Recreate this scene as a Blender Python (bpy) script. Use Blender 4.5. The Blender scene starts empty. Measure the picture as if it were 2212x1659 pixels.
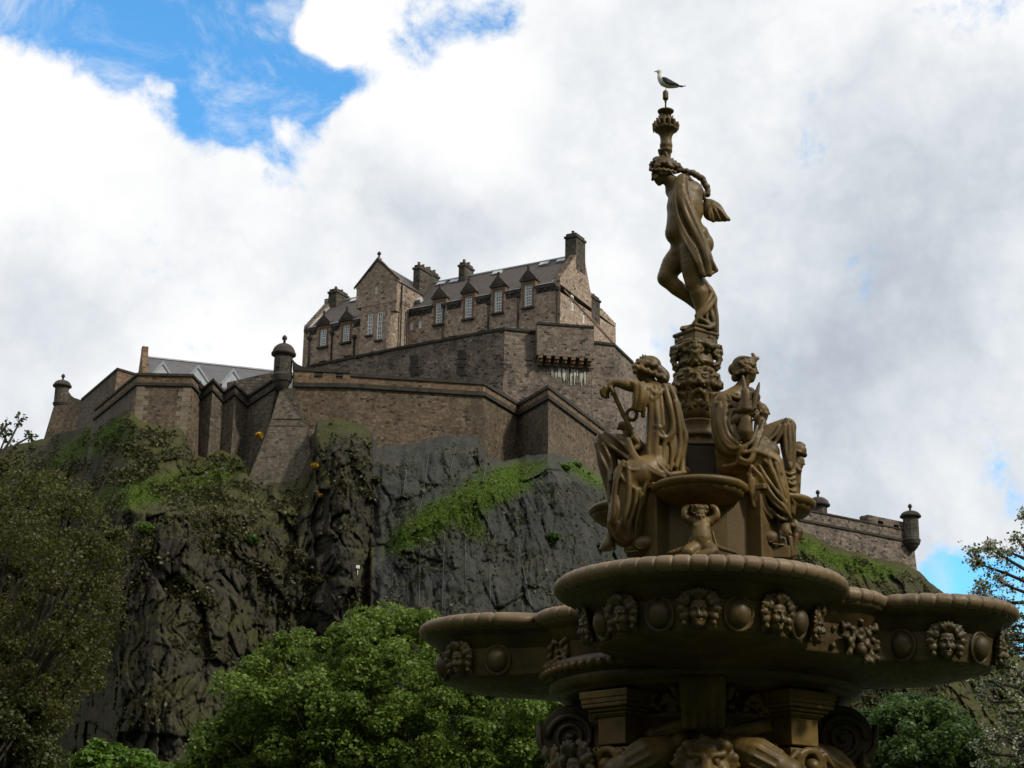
import bpy, bmesh, math, random
import numpy as np
from mathutils import Vector, Matrix
rnd = random.Random(7)
nrs = np.random.RandomState(5)
SC = bpy.context.scene

# ------------------------------------------------------------------ camera
TH, RHO, FPX, EYE = math.radians(17.5), 0.016, 3871.0, 1.6   # pitch, roll, focal in 2212-px units, eye height
cF = np.array([0, math.cos(TH), math.sin(TH)])
cR0 = np.array([1.0, 0, 0]); cU0 = np.array([0, -math.sin(TH), math.cos(TH)])
cR = math.cos(RHO) * cR0 + math.sin(RHO) * cU0
cU = -math.sin(RHO) * cR0 + math.cos(RHO) * cU0
cam_d = bpy.data.cameras.new('camera'); cam = bpy.data.objects.new('camera', cam_d)
SC.collection.objects.link(cam); SC.camera = cam
cam_d.sensor_width = 36.0; cam_d.lens = FPX / 2212.0 * 36.0
cam_d.clip_start = 0.1; cam_d.clip_end = 5000
cam.matrix_world = Matrix(((cR[0], cU[0], -cF[0], 0), (cR[1], cU[1], -cF[1], 0), (cR[2], cU[2], -cF[2], EYE), (0, 0, 0, 1)))
SC.view_settings.view_transform = 'Standard'; SC.view_settings.look = 'None'
SC.view_settings.exposure = 0.0; SC.view_settings.gamma = 1.0

def ray(x, y): return cF * FPX + (x - 1106) * cR - (y - 829.5) * cU
EYEV = np.array([0, 0, EYE])
def at(x, y, Y):
    d = ray(x, y); return EYEV + d * (Y / d[1])
def atz(x, y, z):
    d = ray(x, y); return EYEV + d * ((z - EYE) / d[2])
def atplane(x, y, p0, n):
    d = ray(x, y); return EYEV + d * (np.dot(np.array(p0) - EYEV, n) / np.dot(d, n))
def proj(p):
    v = np.asarray(p) - EYEV; c = v @ cF
    return 1106 + FPX * (v @ cR) / c, 829.5 - FPX * (v @ cU) / c
def dirn(x, y):
    d = ray(x, y); return d / np.linalg.norm(d)

# ------------------------------------------------------------------ node helpers
class NT:
    def __init__(s, tree): s.t = tree; s.n = tree.nodes; s.l = tree.links
    def new(s, typ, **kw):
        n = s.n.new(typ)
        for k, v in kw.items(): setattr(n, k, v)
        return n
    def put(s, sock, v):
        if isinstance(v, bpy.types.NodeSocket): s.l.new(v, sock)
        else:
            if sock.type == 'RGBA' and len(v) == 3: v = (*v, 1)
            sock.default_value = v
    def math(s, op, a, b=None, c=None, clamp=False):
        n = s.new('ShaderNodeMath', operation=op); n.use_clamp = clamp
        s.put(n.inputs[0], a)
        if b is not None: s.put(n.inputs[1], b)
        if c is not None: s.put(n.inputs[2], c)
        return n.outputs[0]
    def vec(s, op, a, b=None, scale=None):
        n = s.new('ShaderNodeVectorMath', operation=op); s.put(n.inputs[0], a)
        if b is not None: s.put(n.inputs[1], b)
        if scale is not None: s.put(n.inputs['Scale'], scale)
        return n.outputs['Value'] if op in ('DOT_PRODUCT', 'LENGTH', 'DISTANCE') else n.outputs[0]
    def noise(s, v, scale, detail=4, rough=0.55, dist=0.0, out='Fac'):
        n = s.new('ShaderNodeTexNoise'); s.put(n.inputs['Vector'], v)
        n.inputs['Scale'].default_value = scale; n.inputs['Detail'].default_value = detail
        n.inputs['Roughness'].default_value = rough; n.inputs['Distortion'].default_value = dist
        return n.outputs[out]
    def remap(s, v, a, b, c=0.0, d=1.0, smooth=True):
        n = s.new('ShaderNodeMapRange'); n.interpolation_type = 'SMOOTHSTEP' if smooth else 'LINEAR'
        s.put(n.inputs[0], v)
        for i, x in enumerate((a, b, c, d)): s.put(n.inputs[i + 1], x)
        return n.outputs[0]
    def mix(s, f, a, b, blend='MIX'):
        n = s.new('ShaderNodeMix', data_type='RGBA', blend_type=blend)
        s.put(n.inputs[0], f); s.put(n.inputs[6], a); s.put(n.inputs[7], b)
        return n.outputs[2]
    def ramp(s, f, stops):
        n = s.new('ShaderNodeValToRGB'); e = n.color_ramp.elements
        while len(e) < len(stops): e.new(0.5)
        for el, (p, c) in zip(e, stops): el.position = p; el.color = (*c, 1)
        s.put(n.inputs[0], f); return n.outputs[0]
    def comb(s, x, y, z):
        n = s.new('ShaderNodeCombineXYZ')
        for i, v in enumerate((x, y, z)): s.put(n.inputs[i], v)
        return n.outputs[0]
    def sep(s, v):
        n = s.new('ShaderNodeSeparateXYZ'); s.put(n.inputs[0], v); return n.outputs

# ------------------------------------------------------------------ sun and sky
SUN = Vector((0.64, -0.40, 0.66)).normalized()
sd = bpy.data.lights.new('sun', 'SUN'); sd.energy = 3.0; sd.angle = math.radians(5); sd.color = (1.0, 0.93, 0.80)
so = bpy.data.objects.new('sun', sd); SC.collection.objects.link(so)
so.rotation_euler = (-SUN).to_track_quat('-Z', 'Y').to_euler(); so.location = (60, -20, 80)

world = bpy.data.worlds.new('World'); SC.world = world; world.use_nodes = True
w = NT(world.node_tree); w.n.clear()
sky = w.new('ShaderNodeTexSky', sky_type='NISHITA'); sky.sun_disc = False
sky.sun_elevation = math.asin(SUN.z); sky.sun_rotation = math.atan2(SUN.x, SUN.y)
sky.dust_density = 0.3; sky.ozone_density = 2.5; sky.air_density = 1.0
tc = w.new('ShaderNodeTexCoord'); D = w.vec('NORMALIZE', tc.outputs['Generated'])
def blobs(lst):
    """sum of soft caps around sky directions: (x, y, radius in px, weight)"""
    tot = None
    for x, y, r, wt in lst:
        c = dirn(x, y); dist = w.vec('DISTANCE', D, tuple(c))
        v = w.math('MULTIPLY', w.remap(dist, r * 1.35 / FPX, r * 0.25 / FPX), wt)
        tot = v if tot is None else w.math('ADD', tot, v)
    return tot
n1 = w.noise(D, 9.0, 9, 0.62, 0.35)
n2 = w.noise(w.vec('ADD', D, (3.1, 1.7, 0.4)), 5.5, 8, 0.58, 0.15)
n5 = w.noise(w.vec('ADD', D, (4.4, 0.3, 6.1)), 34.0, 6, 0.6, 0.1)
n3 = w.noise(w.vec('ADD', D, (7.7, 2.2, 5.0)), 30.0, 7, 0.65, 0.3)
n4 = w.noise(w.vec('ADD', D, (1.2, 9.2, 2.0)), 15.0, 7, 0.55, 0.15)
blue = blobs([(60, -20, 130, 1.1), (240, 30, 170, 1.25), (420, 90, 150, 1.2), (560, 60, 150, 1.05), (485, 215, 120, 1.1), (250, 130, 60, .3),
              (605, 240, 110, 1.0), (655, 175, 90, .85), (600, 0, 90, .8), (720, 180, 70, .45), (775, 160, 50, .40), (910, 62, 90, .20), (1060, 30, 80, .26),
              (1010, 50, 60, .12), (1215, 135, 70, .30), (1308, 328, 40, .34), (605, 372, 60, .42), (355, 560, 75, .30), (425, 740, 60, .30), (470, 640, 70, .25),
              (2060, 1300, 130, 1.0), (2180, 1330, 130, 1.0), (2230, 1450, 160, 1.0), (2020, 1400, 100, .8), (2200, 1270, 70, .4), (-220, 40, 160, .8)])
wisp = blobs([(590, 215, 95, .62), (560, 200, 60, .2), (610, 260, 60, .25), (705, 70, 110, .8), (665, 40, 60, .3), (690, 120, 70, .3), (640, 60, 50, .3), (345, 160, 60, .5), (385, 205, 45, .4)])
b = w.math('SUBTRACT', blue, wisp)
nn = w.math('ADD', w.math('MULTIPLY', w.math('SUBTRACT', n1, .5), 2.5), w.math('MULTIPLY', w.math('SUBTRACT', n3, .5), 1.3))
b = w.math('ADD', b, nn)
cover = w.remap(b, 0.84, 0.24)
cirrus = w.math('MULTIPLY', w.remap(w.noise(w.vec('MULTIPLY', w.vec('ADD', D, (5.5, 3.0, 8.8)), (1, 1, 1.7)), 14.0, 8, 0.66, 0.6), .46, .74), .55)      # thin veils across the gaps
cover = w.math('MAXIMUM', cover, cirrus)
gray = blobs([(1930, 560, 480, .34), (2150, 800, 400, .20), (1650, 800, 380, .18), (2050, 330, 360, .18), (1150, 420, 330, .20),
              (820, 560, 300, .22), (1750, 1020, 380, .22), (40, 800, 300, .26), (160, 560, 220, .16), (2000, 1150, 260, .30), (500, 520, 200, .14), (1350, 60, 260, .12), (330, 330, 160, .10)])
white = blobs([(960, 180, 230, .22), (250, 420, 200, .12), (1000, 330, 150, .10), (1980, 990, 190, .30), (1700, 620, 150, .12), (560, 430, 150, .12)])
puff = lambda n: w.math('SUBTRACT', w.math('MULTIPLY', w.math('ABSOLUTE', w.math('SUBTRACT', n, .5)), 3.2), .32)      # rounded heads parted by creases
billow = w.math('ADD', w.math('ADD', w.math('MULTIPLY', w.math('SUBTRACT', n2, .5), 1.1), w.math('MULTIPLY', puff(n4), .27)), w.math('MULTIPLY', puff(n5), .11))
up_ = w.sep(D)
back = w.math('MULTIPLY', w.remap(up_[1], .45, -.15), w.remap(up_[2], .62, .28))          # unseen dark cloud bank added behind the viewer, dimming light on the fountain
sh = w.math('ADD', w.math('SUBTRACT', w.math('ADD', billow, .95), gray), white)
ccol = w.ramp(w.remap(sh, 0.0, 1.0, smooth=False), [(0.0, (.40, .45, .53)), (0.28, (.56, .615, .68)), (0.55, (.76, .80, .845)), (0.8, (.95, .96, .97)), (1.0, (1.04, 1.03, 1.02))])
ccol = w.mix(w.math('MULTIPLY', back, .92), ccol, (.17, .185, .21))
bg1 = w.new('ShaderNodeBackground'); w.put(bg1.inputs[0], w.mix(1.0, sky.outputs[0], (0.74, 1.48, 1.75), 'MULTIPLY')); bg1.inputs[1].default_value = 0.15
bg2 = w.new('ShaderNodeBackground'); w.put(bg2.inputs[0], ccol); bg2.inputs[1].default_value = 1.0
mx = w.new('ShaderNodeMixShader'); w.put(mx.inputs[0], cover)
w.l.new(bg1.outputs[0], mx.inputs[1]); w.l.new(bg2.outputs[0], mx.inputs[2])
wo = w.new('ShaderNodeOutputWorld'); w.l.new(mx.outputs[0], wo.inputs[0])

# ------------------------------------------------------------------ materials
def mat(name):
    m = bpy.data.materials.new(name); m.use_nodes = True
    t = NT(m.node_tree); t.n.clear()
    p = t.new('ShaderNodeBsdfPrincipled'); o = t.new('ShaderNodeOutputMaterial'); t.l.new(p.outputs[0], o.inputs[0])
    return m, t, p
def bump(t, p, h, strength, dist):
    bn = t.new('ShaderNodeBump'); bn.inputs['Strength'].default_value = strength; bn.inputs['Distance'].default_value = dist
    t.put(bn.inputs['Height'], h); t.l.new(bn.outputs[0], p.inputs['Normal'])
def plain(name, col, rough=.7, var=.25, scale=3.0, spec=.3):
    m, t, p = mat(name); g = t.new('ShaderNodeNewGeometry')
    n = t.noise(g.outputs['Position'], scale, 5, .6)
    c0 = tuple(c * (1 - var) for c in col); c1 = tuple(min(1, c * (1 + var)) for c in col)
    t.put(p.inputs['Base Color'], t.ramp(n, [(.3, c0), (.7, c1)])); p.inputs['Roughness'].default_value = rough
    p.inputs['Specular IOR Level'].default_value = spec
    return m
def masonry(name, c1, c2, dark, mortar, bw=.62, bh=.30, stain=.5, streak=0.0, distort=.18, moss=0.0, darkstone=.11):
    """rubble courses mapped in metres along each wall face"""
    m, t, p = mat(name); g = t.new('ShaderNodeNewGeometry')
    P = g.outputs['Position']
    T = t.vec('NORMALIZE', t.vec('CROSS_PRODUCT', (0, 0, 1), g.outputs['True Normal']))
    u = t.vec('DOT_PRODUCT', P, T); z = t.sep(P)[2]
    nz = t.noise(P, .9, 3, .6, out='Color'); nz = t.vec('SUBTRACT', nz, (.5, .5, .5))
    v = t.vec('ADD', t.comb(u, z, 0), t.vec('SCALE', nz, scale=distort * 2.0))
    nf = t.vec('SUBTRACT', t.noise(P, 4.5, 2, .6, out='Color'), (.5, .5, .5))
    v = t.vec('ADD', v, t.vec('SCALE', nf, scale=distort * .55))
    br = t.new('ShaderNodeTexBrick'); br.offset = .5; br.squash = 0.7; br.squash_frequency = 3
    t.put(br.inputs['Vector'], v); t.put(br.inputs['Color1'], (0, 0, 0)); t.put(br.inputs['Color2'], (1, 1, 1)); t.put(br.inputs['Mortar'], (0.5, .5, .5))
    for k, x in (('Scale', 1.0), ('Mortar Size', .018), ('Mortar Smooth', .5), ('Bias', 0.0), ('Brick Width', bw * .62), ('Row Height', bh * .66)): br.inputs[k].default_value = x
    cell = t.sep(br.outputs['Color'])[0]
    wn = t.new('ShaderNodeTexWhiteNoise'); wn.noise_dimensions = '1D'; t.put(wn.inputs['W'], t.math('MULTIPLY', cell, 37.7)); r2 = wn.outputs['Value']
    col = t.mix(cell, c1, c2)
    col = t.mix(t.remap(r2, 1 - darkstone, 1 - darkstone + .05), col, dark)
    col = t.mix(t.math('MULTIPLY', t.remap(t.math('FRACT', t.math('MULTIPLY', r2, 7.3)), .86, .9), .45), col, tuple(min(1, c * 1.5) for c in c2))
    col = t.mix(t.math('MULTIPLY', br.outputs['Fac'], .75), col, mortar)
    big = t.noise(P, .22, 6, .65, .4); med = t.noise(t.vec('MULTIPLY', P, (1, 1, .45)), 1.1, 6, .65)
    st = t.math('MULTIPLY', t.remap(t.math('ADD', t.math('MULTIPLY', big, .6), t.math('MULTIPLY', med, .5)), .50, .70), stain)
    col = t.mix(st, col, tuple(c * .8 for c in dark))
    spk = t.noise(P, 3.2, 5, .75); col = t.mix(1.0, col, t.ramp(spk, [(.32, (.55, .54, .53)), (.5, (.98, .98, .98)), (.68, (1.5, 1.45, 1.4))]), 'MULTIPLY')
    fine = t.noise(P, 9, 4, .7); col = t.mix(t.remap(fine, .35, .7, 0, .5), col, t.mix(.5, col, tuple(c * 1.35 for c in c1)))
    if streak:
        sv = t.noise(t.comb(t.math('MULTIPLY', u, 2.2), t.math('MULTIPLY', z, .12), 0), 1.0, 4, .6)
        col = t.mix(t.math('MULTIPLY', t.remap(sv, .55, .72), streak), col, tuple(c * .75 for c in dark))
    if moss:
        col = t.mix(t.math('MULTIPLY', t.remap(t.noise(P, .35, 5, .7), .5, .68), moss), col, (.055, .06, .022))
    t.put(p.inputs['Base Color'], col); p.inputs['Roughness'].default_value = .9; p.inputs['Specular IOR Level'].default_value = .15
    h = t.math('ADD', t.math('MULTIPLY', br.outputs['Fac'], -.7), t.math('MULTIPLY', t.math('ADD', fine, cell), .6))
    bump(t, p, h, .8, .06)
    return m
M = {}
M['hosp'] = masonry('hospital_stone', (.25, .19, .148), (.42, .335, .26), (.09, .07, .06), (.33, .28, .235), .7, .34, .30, .10, darkstone=.09)
M['upper'] = masonry('retaining_wall_stone', (.115, .09, .072), (.22, .175, .14), (.036, .032, .03), (.30, .28, .25), .75, .33, .6, .15, .3, darkstone=.15)
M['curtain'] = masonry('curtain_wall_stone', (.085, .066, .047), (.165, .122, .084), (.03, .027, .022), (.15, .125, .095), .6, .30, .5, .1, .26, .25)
M['curtain_dark'] = masonry('weathered_shaded_stone', (.085, .072, .055), (.14, .115, .086), (.04, .038, .03), (.125, .11, .09), .55, .28, .6, .5, .28, .35)  # darker stone; on left-facing faces its colour also carries their shade
M['parapet'] = masonry('parapet_stone', (.13, .088, .058), (.21, .145, .095), (.05, .037, .028), (.2, .16, .115), .65, .3, .35, .1)
M['ashlar'] = masonry('ashlar_stone', (.075, .066, .055), (.13, .112, .09), (.03, .028, .026), (.04, .036, .03), .8, .42, .6, .3, .05)
M['coping'] = plain('coping_stone', (.040, .036, .028), .9, .5, 1.6)
M['darkstone'] = plain('soot_stone', (.052, .044, .037), .9, .5, 1.3)
M['quoin'] = plain('pale_quoin_stone', (.20, .165, .12), .9, .35, 1.2)
M['dressed'] = plain('dressed_stone', (.17, .105, .065), .9, .35, 1.2)
M['lead'] = plain('lead_flashing', (.42, .45, .48), .5, .2, 1.0)
M['white'] = plain('white_paint', (.78, .80, .80), .5, .06, 1.0)
M['greypaint'] = plain('grey_paint', (.30, .33, .36), .6, .1, 1.0)
M['iron_pipe'] = plain('iron_pipe', (.022, .020, .02), .6, .3, 1.0)
M['streak'] = plain('lime_streak', (.46, .45, .40), .9, .35, 3.0)
m, t, p = mat('slate_roof'); g = t.new('ShaderNodeNewGeometry')
T_ = t.vec('NORMALIZE', t.vec('CROSS_PRODUCT', (0, 0, 1), g.outputs['True Normal'])); u = t.vec('DOT_PRODUCT', g.outputs['Position'], T_)
br = t.new('ShaderNodeTexBrick'); t.put(br.inputs['Vector'], t.comb(u, t.sep(g.outputs['Position'])[2], 0))
t.put(br.inputs['Color1'], (.046, .036, .031)); t.put(br.inputs['Color2'], (.082, .063, .052)); t.put(br.inputs['Mortar'], (.03, .025, .022))
for k, x in (('Scale', 1.0), ('Mortar Size', .012), ('Brick Width', .3), ('Row Height', .17)): br.inputs[k].default_value = x
t.put(p.inputs['Base Color'], t.mix(t.remap(t.noise(g.outputs['Position'], .6, 5, .7), .35, .7, 0, .6), br.outputs['Color'], (.06, .052, .048)))
p.inputs['Roughness'].default_value = .75; M['slate'] = m
m, t, p = mat('grey_slate'); g = t.new('ShaderNodeNewGeometry')
t.put(p.inputs['Base Color'], t.ramp(t.noise(t.vec('MULTIPLY', g.outputs['Position'], (1, 1, 3)), 1.2, 5, .7), [(.3, (.075, .075, .082)), (.7, (.115, .115, .125))])); p.inputs['Roughness'].default_value = .65; M['slate2'] = m
m, t, p = mat('window_glass'); g = t.new('ShaderNodeNewGeometry'); p.inputs['Base Color'].default_value = (.07, .10, .135, 1); p.inputs['Roughness'].default_value = .08  # blue of the reflected sky mixed into the base colour
p.inputs['Specular IOR Level'].default_value = .9; bump(t, p, t.noise(g.outputs['Position'], 1.5, 2), .08, .05); M['glass'] = m
# painted cast iron of the fountain
def iron(name, a, b_, c):
    m, t, p = mat(name); g = t.new('ShaderNodeNewGeometry'); P = g.outputs['Position']
    n = t.noise(P, 2.2, 6, .65, .3); f = t.noise(P, 16, 5, .7); s = t.noise(t.vec('MULTIPLY', P, (1, 1, .12)), 9, 4, .6)
    col = t.ramp(n, [(.3, a), (.52, b_), (.75, c)])
    col = t.mix(t.remap(s, .52, .75, 0, .45), col, tuple(x * .5 for x in a))
    col = t.mix(t.remap(f, .55, .8, 0, .5), col, (.11, .088, .045))
    drip = t.noise(t.vec('MULTIPLY', P, (1, 1, .16)), 5.5, 5, .65); col = t.mix(t.remap(drip, .62, .72, 0, .4), col, (.11, .055, .016))      # rust runs
    col = t.mix(t.remap(t.noise(t.vec('MULTIPLY', P, (1, 1, .3)), 7.5, 4, .6),   .73, .78, 0, .6), col, (.20, .18, .13))                       # droppings and lime
    col = t.mix(t.remap(t.noise(P, 1.1, 5, .6), .5, .68, 0, .5), col, (.045, .043, .018))                                                    # algae
    t.put(p.inputs['Base Color'], col); t.put(p.inputs['Roughness'], t.remap(f, .3, .7, .42, .66))
    p.inputs['Specular IOR Level'].default_value = .38
    bump(t, p, t.math('ADD', t.math('MULTIPLY', f, .6), t.math('MULTIPLY', t.noise(P, 60, 3, .7), .25)), .25, .012)
    return m
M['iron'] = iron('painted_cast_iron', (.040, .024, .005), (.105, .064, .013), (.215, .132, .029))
M['iron_shaded'] = iron('shaded_cast_iron', (.026, .017, .005), (.058, .037, .010), (.12, .076, .020))  # same iron darkened in colour, for shade under the basin and on the stem
M['iron_pink'] = iron('weathered_rim_iron', (.10, .066, .032), (.165, .112, .060), (.235, .165, .095))
M['iron_dark'] = iron('dark_cast_iron', (.034, .024, .011), (.056, .039, .017), (.085, .058, .025))  # darker mix of the fountain iron, for plinth and consoles

# ------------------------------------------------------------------ objects
COL = SC.collection
def tag(o, label=None, cat=None, group=None, kind=None):
    if label and cat and not kind and o.parent is None: kind = 'thing'
    for k, v in (('label', label), ('category', cat), ('group', group), ('kind', kind)):
        if v: o[k] = v
    return o
def empty(name, loc=(0, 0, 0), **kw):
    o = bpy.data.objects.new(name, None); COL.objects.link(o); o.location = Vector(loc); o.empty_display_size = .2
    kw.setdefault('kind', 'thing')
    return tag(o, **kw)
def place(o, parent):
    if parent is not None:
        o.parent = parent; o.matrix_parent_inverse = Matrix.Translation(-world_loc(parent))
def world_loc(o):
    l = Vector(o.location)
    if o.parent is not None and o.type == 'EMPTY': l = l
    return l if o.parent is None else (world_loc(o.parent) + o.matrix_parent_inverse.translation + l)
class MB:
    def __init__(s): s.v = []; s.f = []
    def add(s, vs, fs):
        o = len(s.v); s.v += [tuple(float(c) for c in x) for x in vs]; s.f += [tuple(o + i for i in q) for q in fs]; return s
    def quad(s, a, b, c, d): return s.add([a, b, c, d], [(0, 1, 2, 3)])
    def box(s, c, sx, sy, sz, ax=None):
        """box centred at c with half sizes along axes ax (3 unit vectors)"""
        c = np.array(c, float); ax = ax or (np.array([1, 0, 0.]), np.array([0, 1., 0]), np.array([0, 0, 1.]))
        vs = [c + ax[0] * sx * i + ax[1] * sy * j + ax[2] * sz * k for k in (-1, 1) for j in (-1, 1) for i in (-1, 1)]
        return s.add(vs, [(0, 2, 3, 1), (4, 5, 7, 6), (0, 1, 5, 4), (2, 6, 7, 3), (0, 4, 6, 2), (1, 3, 7, 5)])
    def prism(s, poly, off):
        """extrude a planar 3-D polygon by vector off"""
        n = len(poly); off = np.array(off, float); A = [np.array(q, float) for q in poly]
        vs = A + [a + off for a in A]
        return s.add(vs, [tuple(range(n)), tuple(range(2 * n - 1, n - 1, -1))] + [(i, n + i, n + (i + 1) % n, (i + 1) % n) for i in range(n)])
    def tube(s, pts, radii, n=8, cap=True):
        pts = [np.array(q, float) for q in pts]
        if np.isscalar(radii): radii = [radii] * len(pts)
        o = len(s.v); prev = None
        for i, q in enumerate(pts):
            tg = pts[min(i + 1, len(pts) - 1)] - pts[max(i - 1, 0)]; tg = tg / (np.linalg.norm(tg) + 1e-9)
            if prev is None:
                a = np.cross(tg, [0, 0, 1]) if abs(tg[2]) < .9 else np.cross(tg, [1, 0, 0])
            else: a = prev - tg * np.dot(prev, tg)
            a = a / (np.linalg.norm(a) + 1e-9); prev = a; b = np.cross(tg, a)
            for k in range(n):
                an = 2 * math.pi * k / n; s.v.append(tuple(q + (a * math.cos(an) + b * math.sin(an)) * radii[i]))
        for i in range(len(pts) - 1):
            for k in range(n):
                k2 = (k + 1) % n; s.f.append((o + i * n + k, o + i * n + k2, o + (i + 1) * n + k2, o + (i + 1) * n + k))
        if cap:
            s.f.append(tuple(o + k for k in range(n - 1, -1, -1))); e = o + (len(pts) - 1) * n; s.f.append(tuple(e + k for k in range(n)))
        return s
    def lathe(s, c, prof, n=32, flute=0, fd=0.0, a0=0.0):
        """revolve (radius, z) profile about the vertical through c; optional flutes"""
        o = len(s.v); c = np.array(c, float)
        for r, z in prof:
            for k in range(n):
                an = a0 + 2 * math.pi * k / n; rr = r * (1 + (fd * math.cos(flute * an) if flute else 0))
                s.v.append((c[0] + rr * math.cos(an), c[1] + rr * math.sin(an), c[2] + z))
        for i in range(len(prof) - 1):
            for k in range(n):
                k2 = (k + 1) % n; s.f.append((o + i * n + k, o + i * n + k2, o + (i + 1) * n + k2, o + (i + 1) * n + k))
        s.f.append(tuple(o + k for k in range(n - 1, -1, -1))); e = o + (len(prof) - 1) * n; s.f.append(tuple(e + k for k in range(n)))
        return s
    def build(s, name, m, parent=None, smooth=False, bevel=0, origin=None, **kw):
        me = bpy.data.meshes.new(name)
        o = bpy.data.objects.new(name, me); COL.objects.link(o)
        v = s.v
        if parent is None and v:
            if origin is None:
                a = np.array(v); origin = ((a[:, 0].min() + a[:, 0].max()) / 2, (a[:, 1].min() + a[:, 1].max()) / 2, a[:, 2].min())
            v = [(x - origin[0], y - origin[1], z - origin[2]) for x, y, z in v]; o.location = Vector(origin)
        me.from_pydata(v, [], s.f); me.update()
        bm = bmesh.new(); bm.from_mesh(me); bmesh.ops.recalc_face_normals(bm, faces=bm.faces); bm.to_mesh(me); bm.free()
        if m is not None: me.materials.append(m)
        if smooth: me.polygons.foreach_set('use_smooth', [True] * len(me.polygons))
        if bevel:
            md = o.modifiers.new('bevel', 'BEVEL'); md.width = bevel; md.segments = 2; md.limit_method = 'ANGLE'
        place(o, parent); return tag(o, **kw)
def npmesh(name, V, Fq, m, parent=None, smooth=True, **kw):
    """mesh from numpy arrays (quads)"""
    me = bpy.data.meshes.new(name); o = bpy.data.objects.new(name, me); COL.objects.link(o)
    V = np.asarray(V, dtype=np.float64)
    if parent is None:
        org = np.array([(V[:, 0].min() + V[:, 0].max()) / 2, (V[:, 1].min() + V[:, 1].max()) / 2, V[:, 2].min()]); V = V - org; o.location = Vector(org)
    n = len(Fq); k = Fq.shape[1]
    me.vertices.add(len(V)); me.vertices.foreach_set('co', V.ravel())
    me.loops.add(n * k); me.loops.foreach_set('vertex_index', Fq.ravel().astype(np.int32))
    me.polygons.add(n); me.polygons.foreach_set('loop_start', np.arange(0, n * k, k, dtype=np.int32))
    me.update(calc_edges=True); me.validate()
    if smooth: me.polygons.foreach_set('use_smooth', np.ones(len(me.polygons), dtype=bool))
    if m is not None: me.materials.append(m)
    place(o, parent); return tag(o, **kw)
# =================================================================== CASTLE
def Z1(u, v): return ((880 + u / 3.687) * .72005, (680 + v / 3.687) * .72005)      # readings taken on enlarged views
def Z2(u, v): return ((1380 + u / 3.687) * .72005, (680 + v / 3.687) * .72005)
def Z3(u, v): return ((80 + u / 2.698) * .72005, (980 + v / 2.698) * .72005)
def Z4(u, v): return ((780 + u / 2.011) * .72005, (980 + v / 2.011) * .72005)
def Z5(u, v): return ((2280 + u / 2.793) * .72005, (1400 + v / 2.793) * .72005)
ZV = np.array([0, 0, 1.0]); YC = 138.0                  # distance of the curtain wall
HC = at(1210.5, 608.4, 165); zE = HC[2]                 # front corner of the long building at its eaves
HL = atz(658, 711.3, zE)
ha = HL - HC; hlen = float(np.linalg.norm(ha)); ha = ha / hlen; hb = np.array([-ha[1], ha[0], 0.0]); hb = hb if hb[1] > 0 else -hb
def Q(s, b, z): r = HC + ha * s + hb * b; return np.array([r[0], r[1], z])
def fac(xy, b=0.0):
    q = atplane(xy[0], xy[1], HC + hb * b, hb); return float((q - HC) @ ha), float(q[2])
def gab(xy, s=0.0):
    q = atplane(xy[0], xy[1], HC + ha * s, ha); return float((q - HC) @ hb), float(q[2])

def gridwall(mb, P, rect, holes, out, depth=.4, back=True):
    """P(s,z)->point on the face; leaves real openings with reveals of the given depth"""
    s0, z0, s1, z1 = rect
    holes = [(max(a, s0), max(b, z0), min(c, s1), min(d, z1)) for a, b, c, d in holes]
    S = sorted({s0, s1, *[h[0] for h in holes], *[h[2] for h in holes]}); Zs = sorted({z0, z1, *[h[1] for h in holes], *[h[3] for h in holes]})
    for i in range(len(S) - 1):
        for j in range(len(Zs) - 1):
            cs, cz = (S[i] + S[i + 1]) / 2, (Zs[j] + Zs[j + 1]) / 2
            if any(h[0] < cs < h[2] and h[1] < cz < h[3] for h in holes): continue
            mb.quad(P(S[i], Zs[j]), P(S[i + 1], Zs[j]), P(S[i + 1], Zs[j + 1]), P(S[i], Zs[j + 1]))
    inn = -np.array(out) * depth
    for a, b, c, d in holes:
        for (p, q) in (((a, b), (c, b)), ((c, b), (c, d)), ((c, d), (a, d)), ((a, d), (a, b))):
            if p[1] == q[1] and (abs(p[1] - z1) < 1e-6 or abs(p[1] - z0) < 1e-6): continue
            A, B = P(*p), P(*q); mb.quad(A, B, B + inn, A + inn)

def sash(parent, P, out, s0, z0, s1, z1, cols, rows, name='window', glass=True, set_back=.13, bar=.06):
    """white sash frame with glazing bars and a dark pane behind, inside an opening"""
    m = MB(); out = np.array(out); ax = (P(1, 0) - P(0, 0), out, ZV)
    def bx(a, b, c, d, t=.05, o=0.0): m.box(P((a + c) / 2, (b + d) / 2) - out * (set_back - o), abs(c - a) / 2, t, abs(d - b) / 2, ax)
    fw = .11
    bx(s0, z0, s0 + fw, z1); bx(s1 - fw, z0, s1, z1); bx(s0 + fw, z1 - fw, s1 - fw, z1); bx(s0 + fw, z0, s1 - fw, z0 + fw * 1.3)
    for k in range(1, cols):
        x = s0 + (s1 - s0) * k / cols; bx(x - bar / 2, z0 + fw * 1.3, x + bar / 2, z1 - fw, .03)
    for k in range(1, rows):
        y = z0 + (z1 - z0) * k / rows; t = bar * (1.8 if abs(k - rows / 2) < .1 else 1.0)
        bx(s0 + fw, y - t / 2, s1 - fw, y + t / 2, .024)
    fr = m.build(name, M['white'], parent)
    g = MB(); A = -out * (set_back + .04)
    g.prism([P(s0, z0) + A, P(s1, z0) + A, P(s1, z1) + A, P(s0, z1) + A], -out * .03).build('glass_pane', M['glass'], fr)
    return fr

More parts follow.
